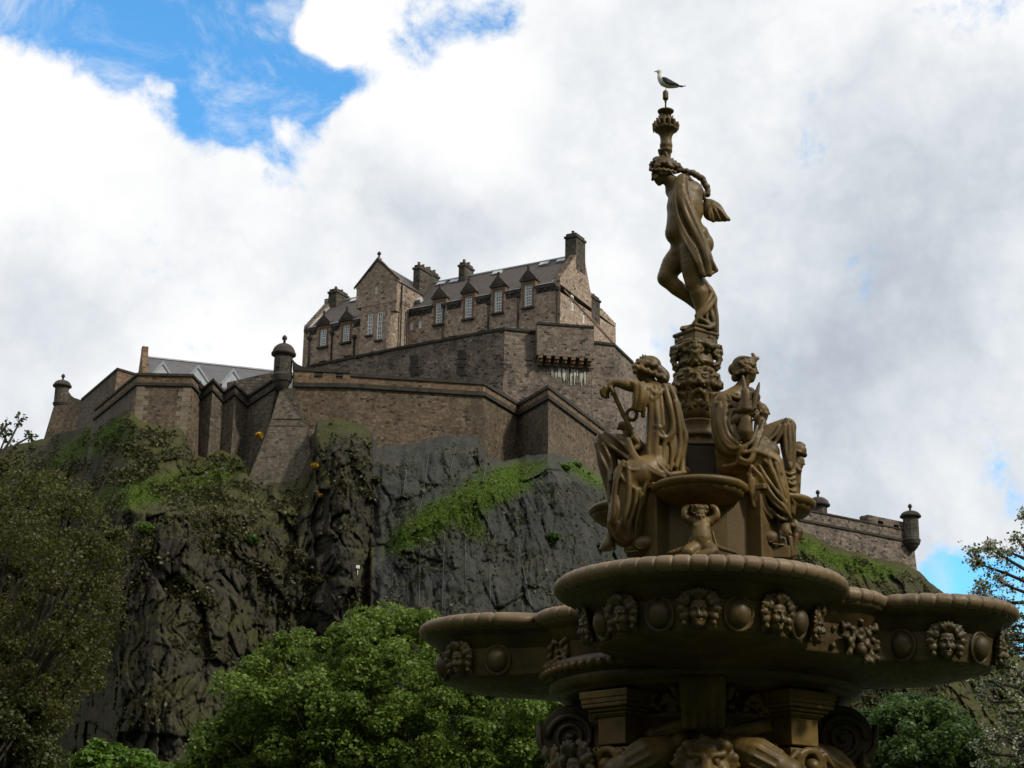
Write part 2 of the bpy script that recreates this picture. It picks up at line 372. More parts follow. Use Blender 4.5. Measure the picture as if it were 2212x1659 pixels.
bld = empty('hospital_building', Q(hlen / 2, 4, 54), label='long tan stone building with crow-stepped gables and six pedimented dormers crowning the castle', cat='building')
zB = 54.0; bR, bB = 4.3, 8.6
zR = fac((1017, 596), bR)[1]
front = lambda s, z: Q(s, 0, z)
nF = -hb
# ---- windows of the main front (readings -> openings)
dorm = [Z1(300, 1125) + Z1(365, 1328), Z1(552, 1078) + Z1(622, 1280), Z1(1577, 830) + Z1(1655, 1080), Z1(1900, 768) + Z1(1975, 1020),
        Z2(382, 702) + Z2(463, 955), Z2(713, 635) + Z2(798, 892)]
holes = []; dw = []
for x0, y0, x1, y1 in dorm:
    s1, zt = fac((x0, y0)); s0, zb_ = fac((x1, y1)); zm = fac(((x0 + x1) / 2, y0))[1]; zb2 = fac(((x0 + x1) / 2, y1))[1]
    dw.append((s0, zb2, s1, zm)); holes.append((s0, zb2, s1, zm))
small = []
for a, b_ in ((Z1(1290, 1052), Z1(1324, 1138)), (Z1(1385, 1034), Z1(1415, 1120)), (Z2(878, 1040), Z2(965, 1175)), (Z2(520, 1098), Z2(605, 1175))):
    s1, _ = fac(a); s0, zb_ = fac(b_); zt = fac(((a[0] + b_[0]) / 2, a[1]))[1]; small.append((s0, zb_, s1, zt)); holes.append((s0, zb_, s1, zt))
for u, v in ((1465, 1285), (1765, 1225), (2085, 1165), (320, 1500), (600, 1440)):   # low vents just above the terrace
    s, z = fac(Z1(u, v)); small_v = (s - .45, z - .12, s + .45, z + .18); holes.append(small_v)
mb = MB(); gridwall(mb, front, (0, zB, hlen, zE), holes, nF)
# gable outline (front right) from readings on its plane
gp = [(0, zE)] + [gab(Z2(*q)) for q in ((1112, 590), (1135, 545))]
gpts = [gab((1254, 560)), gab((1259, 578)), gab((1266, 605)), gab((1276, 640)), gab((1279, 660)), gab((1297, 668)), gab((1303, 676)), gab((1318, 690)), gab((1330, 703)), gab((1328, 800))]
bmax = gpts[-2][0]
def steps(p0, p1, n, rise=.16):
    """crow steps between two (t,z) points"""
    out = []
    for k in range(n):
        f0, f1 = k / n, (k + 1) / n
        a = (p0[0] + (p1[0] - p0[0]) * f0, p0[1] + (p1[1] - p0[1]) * f1 + rise); b_ = (p0[0] + (p1[0] - p0[0]) * f1, a[1])
        out += [a, b_]
    return out
top = steps((-.1, zE + .05), (bR - 1.0, zR - .6), 13) + [(bR - 1.0, zR + .2), (bR + .9, zR + .2)] + steps((gpts[3][0], gpts[3][1]), (bR + .9, zR - .6), 11)[::-1] + \
      [(gpts[5][0], gpts[4][1])] + steps((bmax + .05, gpts[8][1]), (gpts[5][0] + .1, gpts[5][1]), 6)[::-1]
gpoly = [(-.0, zB)] + top + [(bmax, zB)]
gside = lambda b, z: Q(0, b, z)
gw = []
for a, b_ in ((Z2(1236, 750), Z2(1263, 940)), (Z2(1357, 895), Z2(1384, 1075)), (Z2(1238, 1112), Z2(1264, 1200))):
    b0, zt = gab(a); b1, zz = gab(b_); gw.append((b0, zz, b1, zt))
zs = zE - .25                                           # below this the gable is a plain rectangle with openings
mb.prism([Q(-.0, b, z) for b, z in gpoly if z >= zs or False] if False else [Q(0, b, z) for b, z in [(0, zs)] + top + [(bmax, gpts[8][1] - .2), (bmax - .01, min(zs, gpts[8][1] - .2))] if True], ha * .7)
gridwall(mb, gside, (0, zB, bmax, zs if zs < gpts[8][1] else gpts[8][1] - .3), gw, -ha, .35)
# back and left end so that it is a closed block
mb.quad(Q(.7, bmax, zB), Q(hlen - .6, bmax, zB), Q(hlen - .6, bmax, zE - 1), Q(.7, bmax, zE - 1))
ltop = [(-.08, zE + .05)] + steps((-.08, zE), (bR - 1.0, zR - .75), 15) + [(bR - 1, zR + .15), (bR + 1, zR + .15)] + steps((bB + .1, zE), (bR + 1.0, zR - .75), 15)[::-1]
mb.prism([Q(hlen - .7, b, z) for b, z in [(-.08, zB)] + ltop + [(bB + .1, zB)]], ha * .72)
mb.quad(Q(.7, 0.02, zB), Q(hlen - .7, 0.02, zB), Q(hlen - .7, bB, zB), Q(.7, bB, zB))
mb.build('wall', M['hosp'], bld)
for s0, z0, s1, z1 in small[:2]: sash(bld, front, nF, s0, z0, s1, z1, 2, 3)
for s0, z0, s1, z1 in small[2:]: sash(bld, front, nF, s0, z0, s1, z1, 3, 4)
for b0, z0, b1, z1 in gw: sash(bld, gside, -ha, b0, z0, b1, z1, 3, 6)
# ---- roof with ridge, flashing and skylights
mb = MB(); e = .14
mb.prism([Q(.7, .6, zE + .6 * (zR - zE) / bR), Q(.7, bR, zR), Q(.7, bB, zE - .1), Q(.7, bB, zE - .5), Q(.7, bR, zR - .5), Q(.7, .6, zE + .3 * (zR - zE) / bR)], ha * (hlen - 1.4))
ev_e = [.7] + [v for (s0, z0, s1, z1) in sorted(dw) for v in (s0 - .43, s1 + .43)] + [hlen - .7]
for a, b_ in zip(ev_e[::2], ev_e[1::2]):
    mb.prism([Q(a, -e, zE), Q(a, .6, zE + .6 * (zR - zE) / bR), Q(a, .6, zE + .3 * (zR - zE) / bR), Q(a, 0, zE - .3)], ha * (b_ - a))
mb.prism([Q(.7, bB, zE - .3), Q(.7, bmax, zE - 1.3), Q(.7, bmax, zE - 1.6), Q(.7, bB, zE - .7)], ha * (hlen - 1.4))
roof = mb.build('roof', M['slate'], bld)
mb = MB(); mb.box(Q(hlen / 2, bR, zR + .03), hlen / 2 - .7, .13, .07, (ha, hb, ZV)).build('ridge_capping', M['lead'], roof)
mb = MB(); rs = (zR - zE) / bR; sl = np.array(hb) + ZV * rs; sl /= np.linalg.norm(sl); nr = np.cross(sl, ha); nr = nr if nr[2] > 0 else -nr
for a, b_ in zip(ev_e[::2], ev_e[1::2]): MB().tube([Q(a, -e - .03, zE + .01), Q(b_, -e - .03, zE + .01)], .045, 6).build('eaves_gutter', M['lead'], roof)
for x, y in (Z1(1640, 635), Z1(1785, 605), Z2(415, 505), Z2(935, 398), Z2(1125, 362), Z1(680, 845)):
    s, z = fac((x, y), bR * .88); b_ = bR * .88; z = zE + rs * b_
    k = MB(); k.box(Q(s, b_, z) + nr * .09, .52, .30, .08, (ha, sl, nr)); k.build('skylight', M['lead'], roof)
for side in (.85, hlen - .85):
    k = MB(); k.prism([Q(side, -.05, zE + .06), Q(side, bR, zR + .06), Q(side, bR, zR + .16), Q(side, -.05, zE + .16)], ha * (.22 if side > 5 else .08)); k.build('verge_flashing', M['lead'], roof)
for (u, v, r) in ((1412, 740, 1), (1325, 860, 1)):
    s, z = fac(Z1(u, v), 1.2); k = MB(); k.box(Q(s, 1.1, zE + rs * 1.1) + nr * .2, .25, .3, .2, (ha, sl, nr)); k.build('roof_vent', M['lead'], roof)
# ---- wall-head dormers
for i, (s0, z0, s1, z1) in enumerate(dw):
    c = (s0 + s1) / 2; hw = (s1 - s0) / 2 + .36; zt = z1 + .34; za = zt + 1.12
    d = MB(); gridwall(d, lambda s, z: Q(s, -.06, z), (c - hw, zE - .1, c + hw, zt), [(s0, zE - .2, s1, z1)], nF, .45)
    for sx in (c - hw, c + hw): d.quad(Q(sx, -.06, zE - .1), Q(sx, 2.4, zE - .1), Q(sx, 2.4, zt), Q(sx, -.06, zt))
    for sx, w_ in ((s0 - .16, .16), (s1, .16)):         # dressed jambs below the eaves
        d.box(Q(sx + w_ / 2, -.035, (z0 + zE - .1) / 2), w_ / 2, .04, (zE - .1 - z0) / 2, (ha, hb, ZV))
    dm = d.build('dormer', M['dressed'], bld)
    sash(dm, front, nF, s0, z0, s1, z1, 4, 8, 'window_frame', bar=.058)
    k = MB(); k.box(Q(c, -.13, z0 - .09), hw - .1, .16, .09, (ha, hb, ZV)); k.build('sill', M['darkstone'], dm)
    k = MB(); k.prism([Q(c - hw - .14, -.2, zt + .002), Q(c + hw + .14, -.2, zt + .002), Q(c + hw + .14, -.2, zt + .14), Q(c, -.2, za + .12), Q(c - hw - .14, -.2, zt + .14)], hb * .55)
    k.prism([Q(c - hw * .55, -.24, zt + .22), Q(c + hw * .55, -.24, zt + .22), Q(c, -.24, za - .28)], hb * .05)
    k.box(Q(c, -.05, za + .28), .1, .1, .16, (ha, hb, ZV)); k.build('pediment', M['darkstone'], dm)
    k = MB(); zz = za - .05; k.prism([Q(c - hw - .1, .36, zt), Q(c, .36, zz), Q(c + hw + .1, .36, zt), Q(c, .36, zz - .2)], hb * 3.2); k.build('dormer_roof', M['slate'], dm)
# ---- corbelled cornice under the eaves, string and downpipes
edges = [0.5] + [v for (s0, z0, s1, z1) in sorted(dw) for v in (s0 - .45, s1 + .45)] + [hlen]
for a, b_ in zip(edges[::2], edges[1::2]):
    mb = MB()
    mb.box(Q((a + b_) / 2, -.07, zE - .22), (b_ - a) / 2, .09, .15, (ha, hb, ZV))
    mb.box(Q((a + b_) / 2, .0, zE - .62), (b_ - a) / 2, .025, .20, (ha, hb, ZV))
    n = max(1, int((b_ - a) / .62))
    for k in range(n): mb.box(Q(a + (k + .5) * (b_ - a) / n, -.05, zE - .50), .14, .08, .12, (ha, hb, ZV))
    mb.build('cornice', M['darkstone'], bld)
for (u, v, v2), Zf in (((185, 1250, 1520), Z1), ((435, 1190, 1500), Z1), ((680, 1235, 1440), Z1), ((1665, 890, 1250), Z1), ((2163, 860, 1165), Z1), ((650, 780, 1130), Z2), ((1078, 700, 1150), Z2)):
    s, z = fac(Zf(u, v)); k = MB(); k.tube([Q(s, -.12, z), Q(s, -.12, zB)], .095, 6); k.box(Q(s, -.13, z + .12), .2, .17, .16, (ha, hb, ZV)); k.build('drainpipe', M['iron_pipe'], bld)
for u, v, u2, v2, w_, m_ in ((1148, 690, 1715, 1300, .12, 'dressed'),):
    b0, z0 = gab(Z2(u, v)); b1, z1 = gab(Z2(u2, v2)); k = MB(); k.prism([Q(-.07, b0, z0), Q(-.07, b1, z1), Q(-.07, b1, z1 - .2), Q(-.07, b0, z0 - .2)], ha * .06); k.build('raking_course', M['dressed'], bld)
# ---- chimneys
def chimney(xy_l, xy_r, b0, b1, ybase, ytop, pots=2, s_fix=None):
    s1 = fac(xy_l, b0)[0]; s0 = fac(xy_r, b0)[0]
    if s_fix: s0, s1 = s_fix
    zt = fac((xy_l[0], ytop), b0)[1]; zb_ = fac((xy_l[0], ybase), b0)[1] - 1.6
    c = (s0 + s1) / 2; m = MB(); ax = (ha, hb, ZV); h = (s1 - s0) / 2; hb_ = (b1 - b0) / 2; bc = (b0 + b1) / 2
    m.box(Q(c, bc, (zb_ + zt) / 2), h, hb_, (zt - zb_) / 2, ax); m.box(Q(c, bc, zt - .16), h + .10, hb_ + .1, .11, ax); m.box(Q(c, bc, zt + .12), h - .06, hb_ - .06, .12, ax)
    ch = m.build('chimney', M['ashlar'], bld)
    for k in range(pots):
        pc = Q(c, b0 + (b1 - b0) * (k + .5) / pots, zt + .24); pt = MB(); pt.lathe(pc, [(.16, 0), (.14, .3), (.17, .32), (.17, .38)], 10); pt.build('chimney_pot', M['dressed'], ch)
chimney(Z1(390, 740), Z1(480, 740), bR - 1.1, bR + 1.1, 651, 503 + 126.5, 2)
chimney(Z1(1325, 600), Z1(1395, 600), bR - 2.6, bR - .2, 640, 577.5, 3)
chimney(Z1(1440, 600), Z1(1500, 600), bR + .2, bR + 2.2, 640, 587, 2)
chimney(Z1(1828, 500), Z1(1895, 500), bR - .8, bR + 1.0, 600, 571.5, 2)
chimney((1223, 540), (1240, 540), bR - 1.05, bR + .95, 553, 510, 2, (-.004, 1.25))
chimney((1277, 640), (1284, 640), gpts[4][0] - .1, gpts[5][0] - .1, 660, 637, 2, (-.004, 1.1))
# ---- stair tower
TK = 2.5
def TQ(s, b, z): return Q(s, -TK + b, z)
tl = fac(Z1(700, 690), -TK); tr = fac(Z1(1150, 600), -TK); ta = fac(Z1(940, 365), -TK)
ts1, ts0, tz = tl[0], tr[0], (tl[1] + tr[1]) / 2; tc_ = (ts0 + ts1) / 2; tzc = fac(Z1(720, 900), -TK)[1]
tower_front = lambda s, z: TQ(s, 0, z)
m = MB(); tri = [(ts0 - .1, tz)] + steps((ts0 - .1, tz), (tc_ - .12, ta[1] - .2), 13) + [(tc_ - .12, ta[1] + .3), (tc_ + .12, ta[1] + .3)] + steps((ts1 + .1, tz), (tc_ + .12, ta[1] - .2), 13)[::-1] + [(ts1 + .1, tz)]
twin = []
for a, b_ in ((Z1(905, 640), Z1(928, 742)),):
    s1, zt = fac(a, -TK); s0, z0 = fac(b_, -TK); twin.append((s0, z0, s1, zt))
m.prism([TQ(s, 0, z) for s, z in [(ts0 - .1, tz - .02)] + tri + [(ts1 + .1, tz - .02)]], hb * .6)
gridwall(m, tower_front, (ts0, tzc, ts1, tz - .02), twin, nF, .3)
for sx in (ts0, ts1): m.quad(TQ(sx, 0, tzc), TQ(sx, 6.3, tzc), TQ(sx, 6.3, tz), TQ(sx, 0, tz))
m.quad(TQ(ts0, 0, tzc), TQ(ts1, 0, tzc), TQ(ts1, 2.5, tzc), TQ(ts0, 2.5, tzc))
# rounded lower stage
ri = 1.0
def plan(z):
    pts = []
    for k in range(9): an = math.pi * (k / 8) / 2; pts.append((ts0 + .12 + ri - ri * math.cos(an), ri - ri * math.sin(an)))
    return [(ts0 + .12, TK)] + pts + [(ts1 - .45 - .35 + .35 * math.sin(k * math.pi / 8), .06 + .35 - .35 * math.cos(k * math.pi / 8)) for k in range(5)] + [(ts1 - .45, TK)]
pl = plan(0); lw = []
for a, b_ in ((Z1(824, 968), Z1(866, 1195)), (Z1(930, 946), Z1(972, 1248))):
    s1, zt = fac(a, -TK); s0, z0 = fac(b_, -TK); lw.append((s0, z0, s1, zt))
flat0, flat1 = ts0 + .12 + ri, ts1 - .8
gridwall(m, lambda s, z: TQ(s, .03, z), (flat0, zB, flat1, tzc), [h for h in lw], nF, .35)
for i in range(len(pl) - 1):
    (a, b0), (c, b1) = pl[i], pl[i + 1]
    if a >= flat0 - .01 and c <= flat1 + .06 and b0 < .2 and b1 < .2 and abs(c - a) > .8: continue
    m.quad(TQ(a, b0, zB), TQ(c, b1, zB), TQ(c, b1, tzc - .002), TQ(a, b0, tzc - .002))
for j in range(4):                                      # corbel courses carrying the square head over the round stair
    f = (j + 1) / 4; m.prism([TQ(ts0 + .12 * (1 - f), .05, tzc - 1.3 * (1 - f)), TQ(ts0 + .12 * (1 - f), TK, tzc - 1.3 * (1 - f)), TQ(ts0 + .5, TK, tzc - 1.3 * (1 - f)), TQ(ts0 + ri * (1.35 - f), .05, tzc - 1.3 * (1 - f))], ZV * .325)
tw = m.build('stair_tower', M['hosp'], bld)
for s0, z0, s1, z1 in twin: sash(tw, tower_front, nF, s0, z0, s1, z1, 1, 4, 'window_frame')
for s0, z0, s1, z1 in lw:
    sash(tw, tower_front, nF, s0, z0, s1, z1, 2, 6, 'window_frame', bar=.055)
    k = MB(); k.box(TQ((s0 + s1) / 2, -.1, z0 - .09), (s1 - s0) / 2 + .2, .13, .08, (ha, hb, ZV)); k.build('sill', M['darkstone'], tw)
k = MB(); trz = ta[1] - .15
k.prism([TQ(ts0 - .12, .6, tz), TQ(tc_, .6, trz), TQ(ts1 + .12, .6, tz), TQ(tc_, .6, trz - .3)], hb * 6.2); k.build('tower_roof', M['slate'], tw)
k = MB(); k.prism([TQ(ts0 - .3, -.1, tz - .02), TQ(ts0 - .3, -.1, tz + .2), TQ(tc_, -.1, ta[1] + .25), TQ(ts1 + .3, -.1, tz + .2), TQ(ts1 + .3, -.1, tz - .02), TQ(tc_, -.1, ta[1] - .12)], hb * .12)
k.tube([TQ(tc_, .2, ta[1] + .2), TQ(tc_, .2, ta[1] + .55), TQ(tc_, .2, ta[1] + .7), TQ(tc_, .2, ta[1] + .95)], [.13, .09, .24, .12], 8); k.build('gable_coping', M['darkstone'], tw)
k = MB(); k.tube([TQ(ts0 - .12, .75, tz - .2), TQ(ts0 - .12, .75, zB)], .09, 6); k.tube([TQ(ts0 - .12, 1.9, zE - .3), TQ(ts0 - .12, 1.9, zB)], .1, 6); k.build('drainpipe', M['iron_pipe'], tw)

# ---------------------------------------------------------------- walls along a plan line
def norms(pts):
    P2 = np.array(pts)[:, :2]; n = len(P2); out = []
    for i in range(n):
        acc = np.zeros(2)
        for a, b_ in ((i - 1, i), (i, i + 1)):
            if a < 0 or b_ >= n: continue
            d = P2[b_] - P2[a]; d = d / (np.linalg.norm(d) + 1e-9); acc += np.array([d[1], -d[0]])
        acc /= (np.linalg.norm(acc) + 1e-9)
        d = P2[min(i + 1, n - 1)] - P2[min(i, n - 2)]; d /= (np.linalg.norm(d) + 1e-9)
        c = max(.35, abs(acc @ np.array([d[1], -d[0]]))); out.append(np.array([acc[0] / c, acc[1] / c, 0]))
    return out
def strip(mb, pts, zb, thick, batter=0.0, steps_=1, N_=None):
    N_ = norms(pts) if N_ is None else N_; pts = [np.array(p, float) for p in pts]
    for i in range(len(pts) - 1):
        a, b_ = pts[i], pts[i + 1]; na, nb = N_[i], N_[i + 1]
        za = zb if np.isscalar(zb) else zb[i]; zc = zb if np.isscalar(zb) else zb[i + 1]
        lo = lambda p, n, z, o=0: np.array([p[0], p[1], z]) + n * (batter * (p[2] - z) + o)
        for k in range(steps_):
            f0, f1 = k / steps_, (k + 1) / steps_
            A0, A1 = lo(a, na, a[2] + (za - a[2]) * f0), lo(a, na, a[2] + (za - a[2]) * f1); B0, B1 = lo(b_, nb, b_[2] + (zc - b_[2]) * f0), lo(b_, nb, b_[2] + (zc - b_[2]) * f1)
            mb.quad(A1, B1, B0, A0)
        ai, bi = a - na * thick, b_ - nb * thick
        mb.quad(a, b_, bi, ai); mb.quad(ai, bi, np.array([bi[0], bi[1], zc]), np.array([ai[0], ai[1], za]))
    for i in (0, -1):
        a = pts[i]; n = N_[i]; za = zb if np.isscalar(zb) else zb[i]; ai = a - n * thick
        mb.quad(a, ai, np.array([ai[0], ai[1], za]), np.array([a[0], a[1], za]) + n * batter * (a[2] - za))
    return mb
def ledge(mb, pts, out, h, back=.25, drop=0.0):
    N_ = norms(pts); pts = [np.array(p, float) for p in pts]
    for i in range(len(pts) - 1):
        a, b_ = pts[i], pts[i + 1]; na, nb = N_[i], N_[i + 1]; hv = ZV * h; dv = ZV * drop
        vs = [a + na * out - dv, b_ + nb * out - dv, b_ - nb * back, a - na * back]
        mb.prism(vs, hv)
    return mb
# ---- upper retaining wall carrying the building
K0 = at(1090, 713, 158); zK = K0[2]
rt = [atz(*Z1(150, 1562), zK), atz(864, 754.2, zK), K0, atz(1156, 720, zK)]
rt2 = [atz(1277, 741.6, zK - .6), atz(1325.6, 747.4, zK - .6), atz(1364.7, 784.5, zK - .6), atz(1402, 838, zK - .6)]
rt[-1] = np.array([rt[-1][0], rt[-1][1], zK])
wall_u = empty('retaining_wall', (K0[0], K0[1], 40), label='grey rubble retaining wall with pale mortar under the long building, above the curtain wall', cat='wall')
m = MB(); strip(m, [rt[0], rt[1], rt[2], rt[3], np.array([rt2[0][0], rt2[0][1], zK])], 38, 3.0, .05, 3); m.build('wall_face', M['upper'], wall_u)
m = MB(); strip(m, rt2, 36, 3.0, .05, 3); m.build('wall_face', M['upper'], wall_u)
m = MB(); ledge(m, [p + ZV * .005 for p in [rt[0], rt[1], rt[2], rt[3]]], .14, .24, 1.0); m.build('coping', M['coping'], wall_u)
m = MB(); ledge(m, [p + ZV * .005 for p in rt2], .14, .24, 1.0); m.build('coping', M['coping'], wall_u)
m = MB(); strip(m, [atz(1364.7, 784.5, zK - .6), atz(1402, 838, zK - .6)], 36, 2, 0); m.build('wall_face', M['parapet'], wall_u)
# projecting platform on corbels
n_s = norms([rt[3], rt2[0]])[0]; d_s = (rt2[0] - rt[3]) * np.array([1, 1, 0]); L_s = np.linalg.norm(d_s); d_s = d_s / L_s
b0 = np.array([rt[3][0], rt[3][1], zK + .55]) + n_s * 1.05; b1 = b0 + d_s * (L_s + .05)
zbx = at(1166, 766, float(b0[1]))[2]
m = MB(); m.prism([b0, b1, b1 - n_s * 2.2, b0 - n_s * 2.2], ZV * (zbx - b0[2])); bx = m.build('platform', M['upper'], wall_u)
m = MB(); ledge(m, [b0 + ZV * .005, b1 + ZV * .005], .1, .2, .8); m.build('coping', M['coping'], bx)
for k in range(7):
    c = b0 + d_s * (.35 + k * (L_s - .7) / 6); m = MB()
    for j in range(3): m.box(np.array([c[0], c[1], zbx - .16 - j * .26]) - n_s * (.3 + j * .24), .2, .33 - j * .02, .125, (d_s, n_s, ZV))
    m.build('corbel', M['dressed'], bx)
m = MB(); cz = zbx - .9                                       # lime runs below the corbels
for k in range(34):
    f = rnd.uniform(.28, .92); q = b0 + d_s * (f * L_s) - n_s * 1.0; l = rnd.uniform(.3, 1.25); w_ = rnd.uniform(.02, .09); o_ = n_s * (.05 * (zK - cz) + .03)
    z0 = cz - rnd.uniform(0, .5); base = np.array([q[0], q[1], z0]) + o_
    m.prism([base - d_s * w_, base + d_s * w_, base + d_s * w_ * .5 - ZV * l + n_s * .05 * l, base + d_s * w_ * rnd.uniform(-.6, .2) - ZV * l * rnd.uniform(1, 1.3) + n_s * .05 * l], n_s * .02)
m.build('lime_streaks', M['streak'], wall_u)
dR = (rt[2] - rt[1]); dR = dR / np.linalg.norm(dR); nR = norms([rt[1], rt[2]])[0]
for u, v0, v1 in ((1330, 1440, 1640), (1860, 1370, 1640)):   # blackened blocked openings
    m = MB()
    for k in range(9):
        if k in (3, 6): continue
        f = (k + .5) / 9; q = atplane(*Z1(u, v0 + (v1 - v0) * f), rt[1] + nR * .3, nR)
        h_ = .21; m.box(q + dR * rnd.uniform(-.18, .18), rnd.uniform(.35, .62), .05 + .03 * rnd.random(), h_, (dR, nR, ZV))
    m.build('blocked_opening', M['darkstone'], wall_u)

# ---- curtain wall in front
P0 = at(756.8, 813, YC); zP = P0[2]
cop = [at(633.3, 804.5, YC), P0, atz(1045, 831, zP), atz(1120, 875.8, zP), atz(1184.7, 838.8, zP), atz(1306.5, 931, zP), atz(1400, 1010, zP)]
cop[0][2] = zP
zS = at(757, 832.7, YC)[2]                                  # string course level
curt = empty('curtain_wall', (0, YC, 26), label='long brown rubble curtain wall with projecting angle and orange-brown parapet above the crag', cat='wall')
low = [np.array([p[0], p[1], zS]) for p in cop]
m = MB(); NL = norms(low); strip(m, low[:4], 27, 2.0, .035, 4, NL[:4]); m.build('wall_face', M['curtain'], curt)
m = MB(); strip(m, low[3:5], 27, 2.0, .035, 4, NL[3:5]); m.build('wall_face', M['curtain_dark'], curt, label='dark shadow-side face of the projecting angle')  # shade of the side away from the sun put into the stone colour
m = MB(); strip(m, low[4:], 27, 2.0, .035, 4, NL[4:]); m.build('wall_face', M['curtain'], curt)
par = [p - norms(cop)[i] * .06 for i, p in enumerate(cop)]
m = MB(); strip(m, par, zS + .02, .9); m.build('parapet', M['parapet'], curt)
m = MB(); ledge(m, [p + ZV * .004 for p in par], .12, .26, 1.0); m.build('coping', M['coping'], curt)
m = MB(); ledge(m, [p - ZV * .16 for p in low], .2, .34, .3, .05); m.build('string_course', M['coping'], curt)
# higher merlons beside the turret with two embrasures
mz = at(700, 795, YC)[2]; yv = YC - .07
x_ = lambda u: at(u, 810, YC)[0]
m = MB(); front_m = lambda s, z: np.array([s, yv, z])
e1 = (x_(679), zS + .55, x_(697), mz - .28); e2 = (x_(725), zS + .5, x_(741), mz - .32)
gridwall(m, front_m, (x_(636), zS + .1, x_(757), mz - .2), [e1, e2], (0, -1, 0), .9); m.quad(*[np.array([x_(757), y, z]) for y, z in ((yv, zS + .1), (yv + 1.1, zS + .1), (yv + 1.1, mz - .2), (yv, mz - .2))])
m.quad(front_m(x_(636), mz - .2), front_m(x_(757), mz - .2), front_m(x_(757), mz - .2) + np.array([0, 1.1, 0]), front_m(x_(636), mz - .2) + np.array([0, 1.1, 0]))
m.quad(*[np.array([x, yv + 1.1, z]) for x, z in ((x_(636), zS), (x_(757), zS), (x_(757), mz - .2), (x_(636), mz - .2))])
m.build('merlon', M['parapet'], curt)
sw = [(632, 775), (636, 781), (643, 787), (652, 791), (662, 793), (757, 800)]
m = MB(); pp = [at(a, b_, YC - .15) for a, b_ in sw]; m.prism(pp + [at(757, 806, YC - .15)] + [at(640, 800, YC - .15), at(632, 800, YC - .15)], (0, 1.2, 0)); m.build('coping', M['coping'], curt)
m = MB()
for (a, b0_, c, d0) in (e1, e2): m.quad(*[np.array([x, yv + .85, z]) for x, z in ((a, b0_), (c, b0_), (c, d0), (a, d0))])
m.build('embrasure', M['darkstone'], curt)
# left return of the curtain: zigzag flank to the left bastion
zig = [(591, 817), (535.3, 859), (508.6, 832.4), (484.6, 849.7), (460.6, 823), (436.6, 844.4), (415.2, 813.7)]
zz_ = at(415, 814, YC)[2]
zp = []
for x, y in zig[::-1]:
    q = atz(x, y, zz_); zp.append(at(x, y, YC + 1.6 + (q[1] - YC - 1.6) * .4))
flank = empty('flank_wall', (-23, YC + 2, 26), label='dark weathered wall with zigzag parapet between the two left bastions', cat='wall')
lowz = [p - ZV * .72 for p in zp]

zp[-1] = np.array([at(596, 815, YC + .6)[0], YC + .4, zz_]); lowz[-1] = zp[-1] - ZV * .72
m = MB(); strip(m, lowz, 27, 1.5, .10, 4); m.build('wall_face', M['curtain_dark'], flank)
m = MB(); strip(m, [p - n * .05 for p, n in zip(zp, norms(zp))], [q[2] + .02 for q in lowz], .8); m.build('parapet', M['curtain_dark'], flank)
m = MB(); ledge(m, [p + ZV * .004 for p in zp], .12, .2, .9); m.build('coping', M['coping'], flank)
m = MB(); ledge(m, [p - ZV * .1 for p in lowz], .16, .22, .3); m.build('string_course', M['coping'], flank)
# battered buttress under the middle turret
m = MB()
bpts = [at(637, 838, YC - .4), at(606, 838, YC + .2), at(580, 925, YC - 1.3), at(556, 985, YC - 2.4), at(520, 1075, YC - 4.0), at(690, 1075, YC - 4.1), at(662, 925, YC - 1.7)]
m.prism(bpts, (0, 4.5, 0)); but = m.build('buttress', M['curtain_dark'], flank)
for k in range(6):
    y0 = 905 + k * 15; f = (y0 - 838) / 237; xl = 606 - 86 * f; xr = 637 + 53 * f; a_, b_ = at(xl + 2, y0, YC + .1 - 3.85 * f), at(xr - 1, y0, YC - .35 - 3.65 * f)
    m = MB(); m.prism([a_ - ZV * .03, b_ - ZV * .03, b_ + ZV * .03, a_ + ZV * .03], (0, .5, 0)); m.build('offset_course', M['coping'], but)
# ---- left bastion with flat front, and sloping wing walls
fl, fr = atz(297.8, 811, zz_), atz(415.2, 813.7, zz_)
bas = empty('bastion_wall', (float(fl[0]), float(fl[1]), 30), label='square-fronted stone bastion left of the zigzag parapet with pale quoins', cat='wall')
lp = atz(241.7, 857.7, zz_); lp2 = atz(205, 888, zz_)
bt = [lp2, lp, fl, fr, fr + np.array([.4, 3.5, 0])]
bl_ = [p - ZV * .75 for p in bt]
NB_ = norms(bl_); m = MB(); strip(m, bl_[2:], 27, 1.5, .10, 4, NB_[2:]); m.build('wall_face', M['curtain'], bas)
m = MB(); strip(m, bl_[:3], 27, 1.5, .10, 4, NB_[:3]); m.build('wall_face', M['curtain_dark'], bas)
m = MB(); strip(m, bt, bl_[0][2] + .02, .8); m.build('parapet', M['parapet'], bas)
m = MB(); ledge(m, [p + ZV * .004 for p in bt], .12, .2, .9); m.build('coping', M['coping'], bas)
m = MB(); ledge(m, [p - ZV * .1 for p in bl_], .16, .24, .3); m.build('string_course', M['coping'], bas)
for (px_, pt_, nrm_) in ((bl_[2], bl_[3], 1), (bl_[3], bl_[2], -1)):      # pale quoins up both corners of the bastion front
    dq = (pt_ - px_) * np.array([1, 1, 0]); dq = dq / np.linalg.norm(dq)
    for k in range(16):
        zq = px_[2] - .35 - k * .42; w_ = .5 if k % 2 else .32; nq = norms([bl_[2], bl_[3]])[0]; m = MB()
        m.box(np.array([px_[0], px_[1], zq]) + dq * (w_ + .01 * k) + nq * (.10 * (px_[2] - zq) - .09), w_, .12, .19, (dq, nq, ZV)); m.build('quoin', M['quoin'], bas)
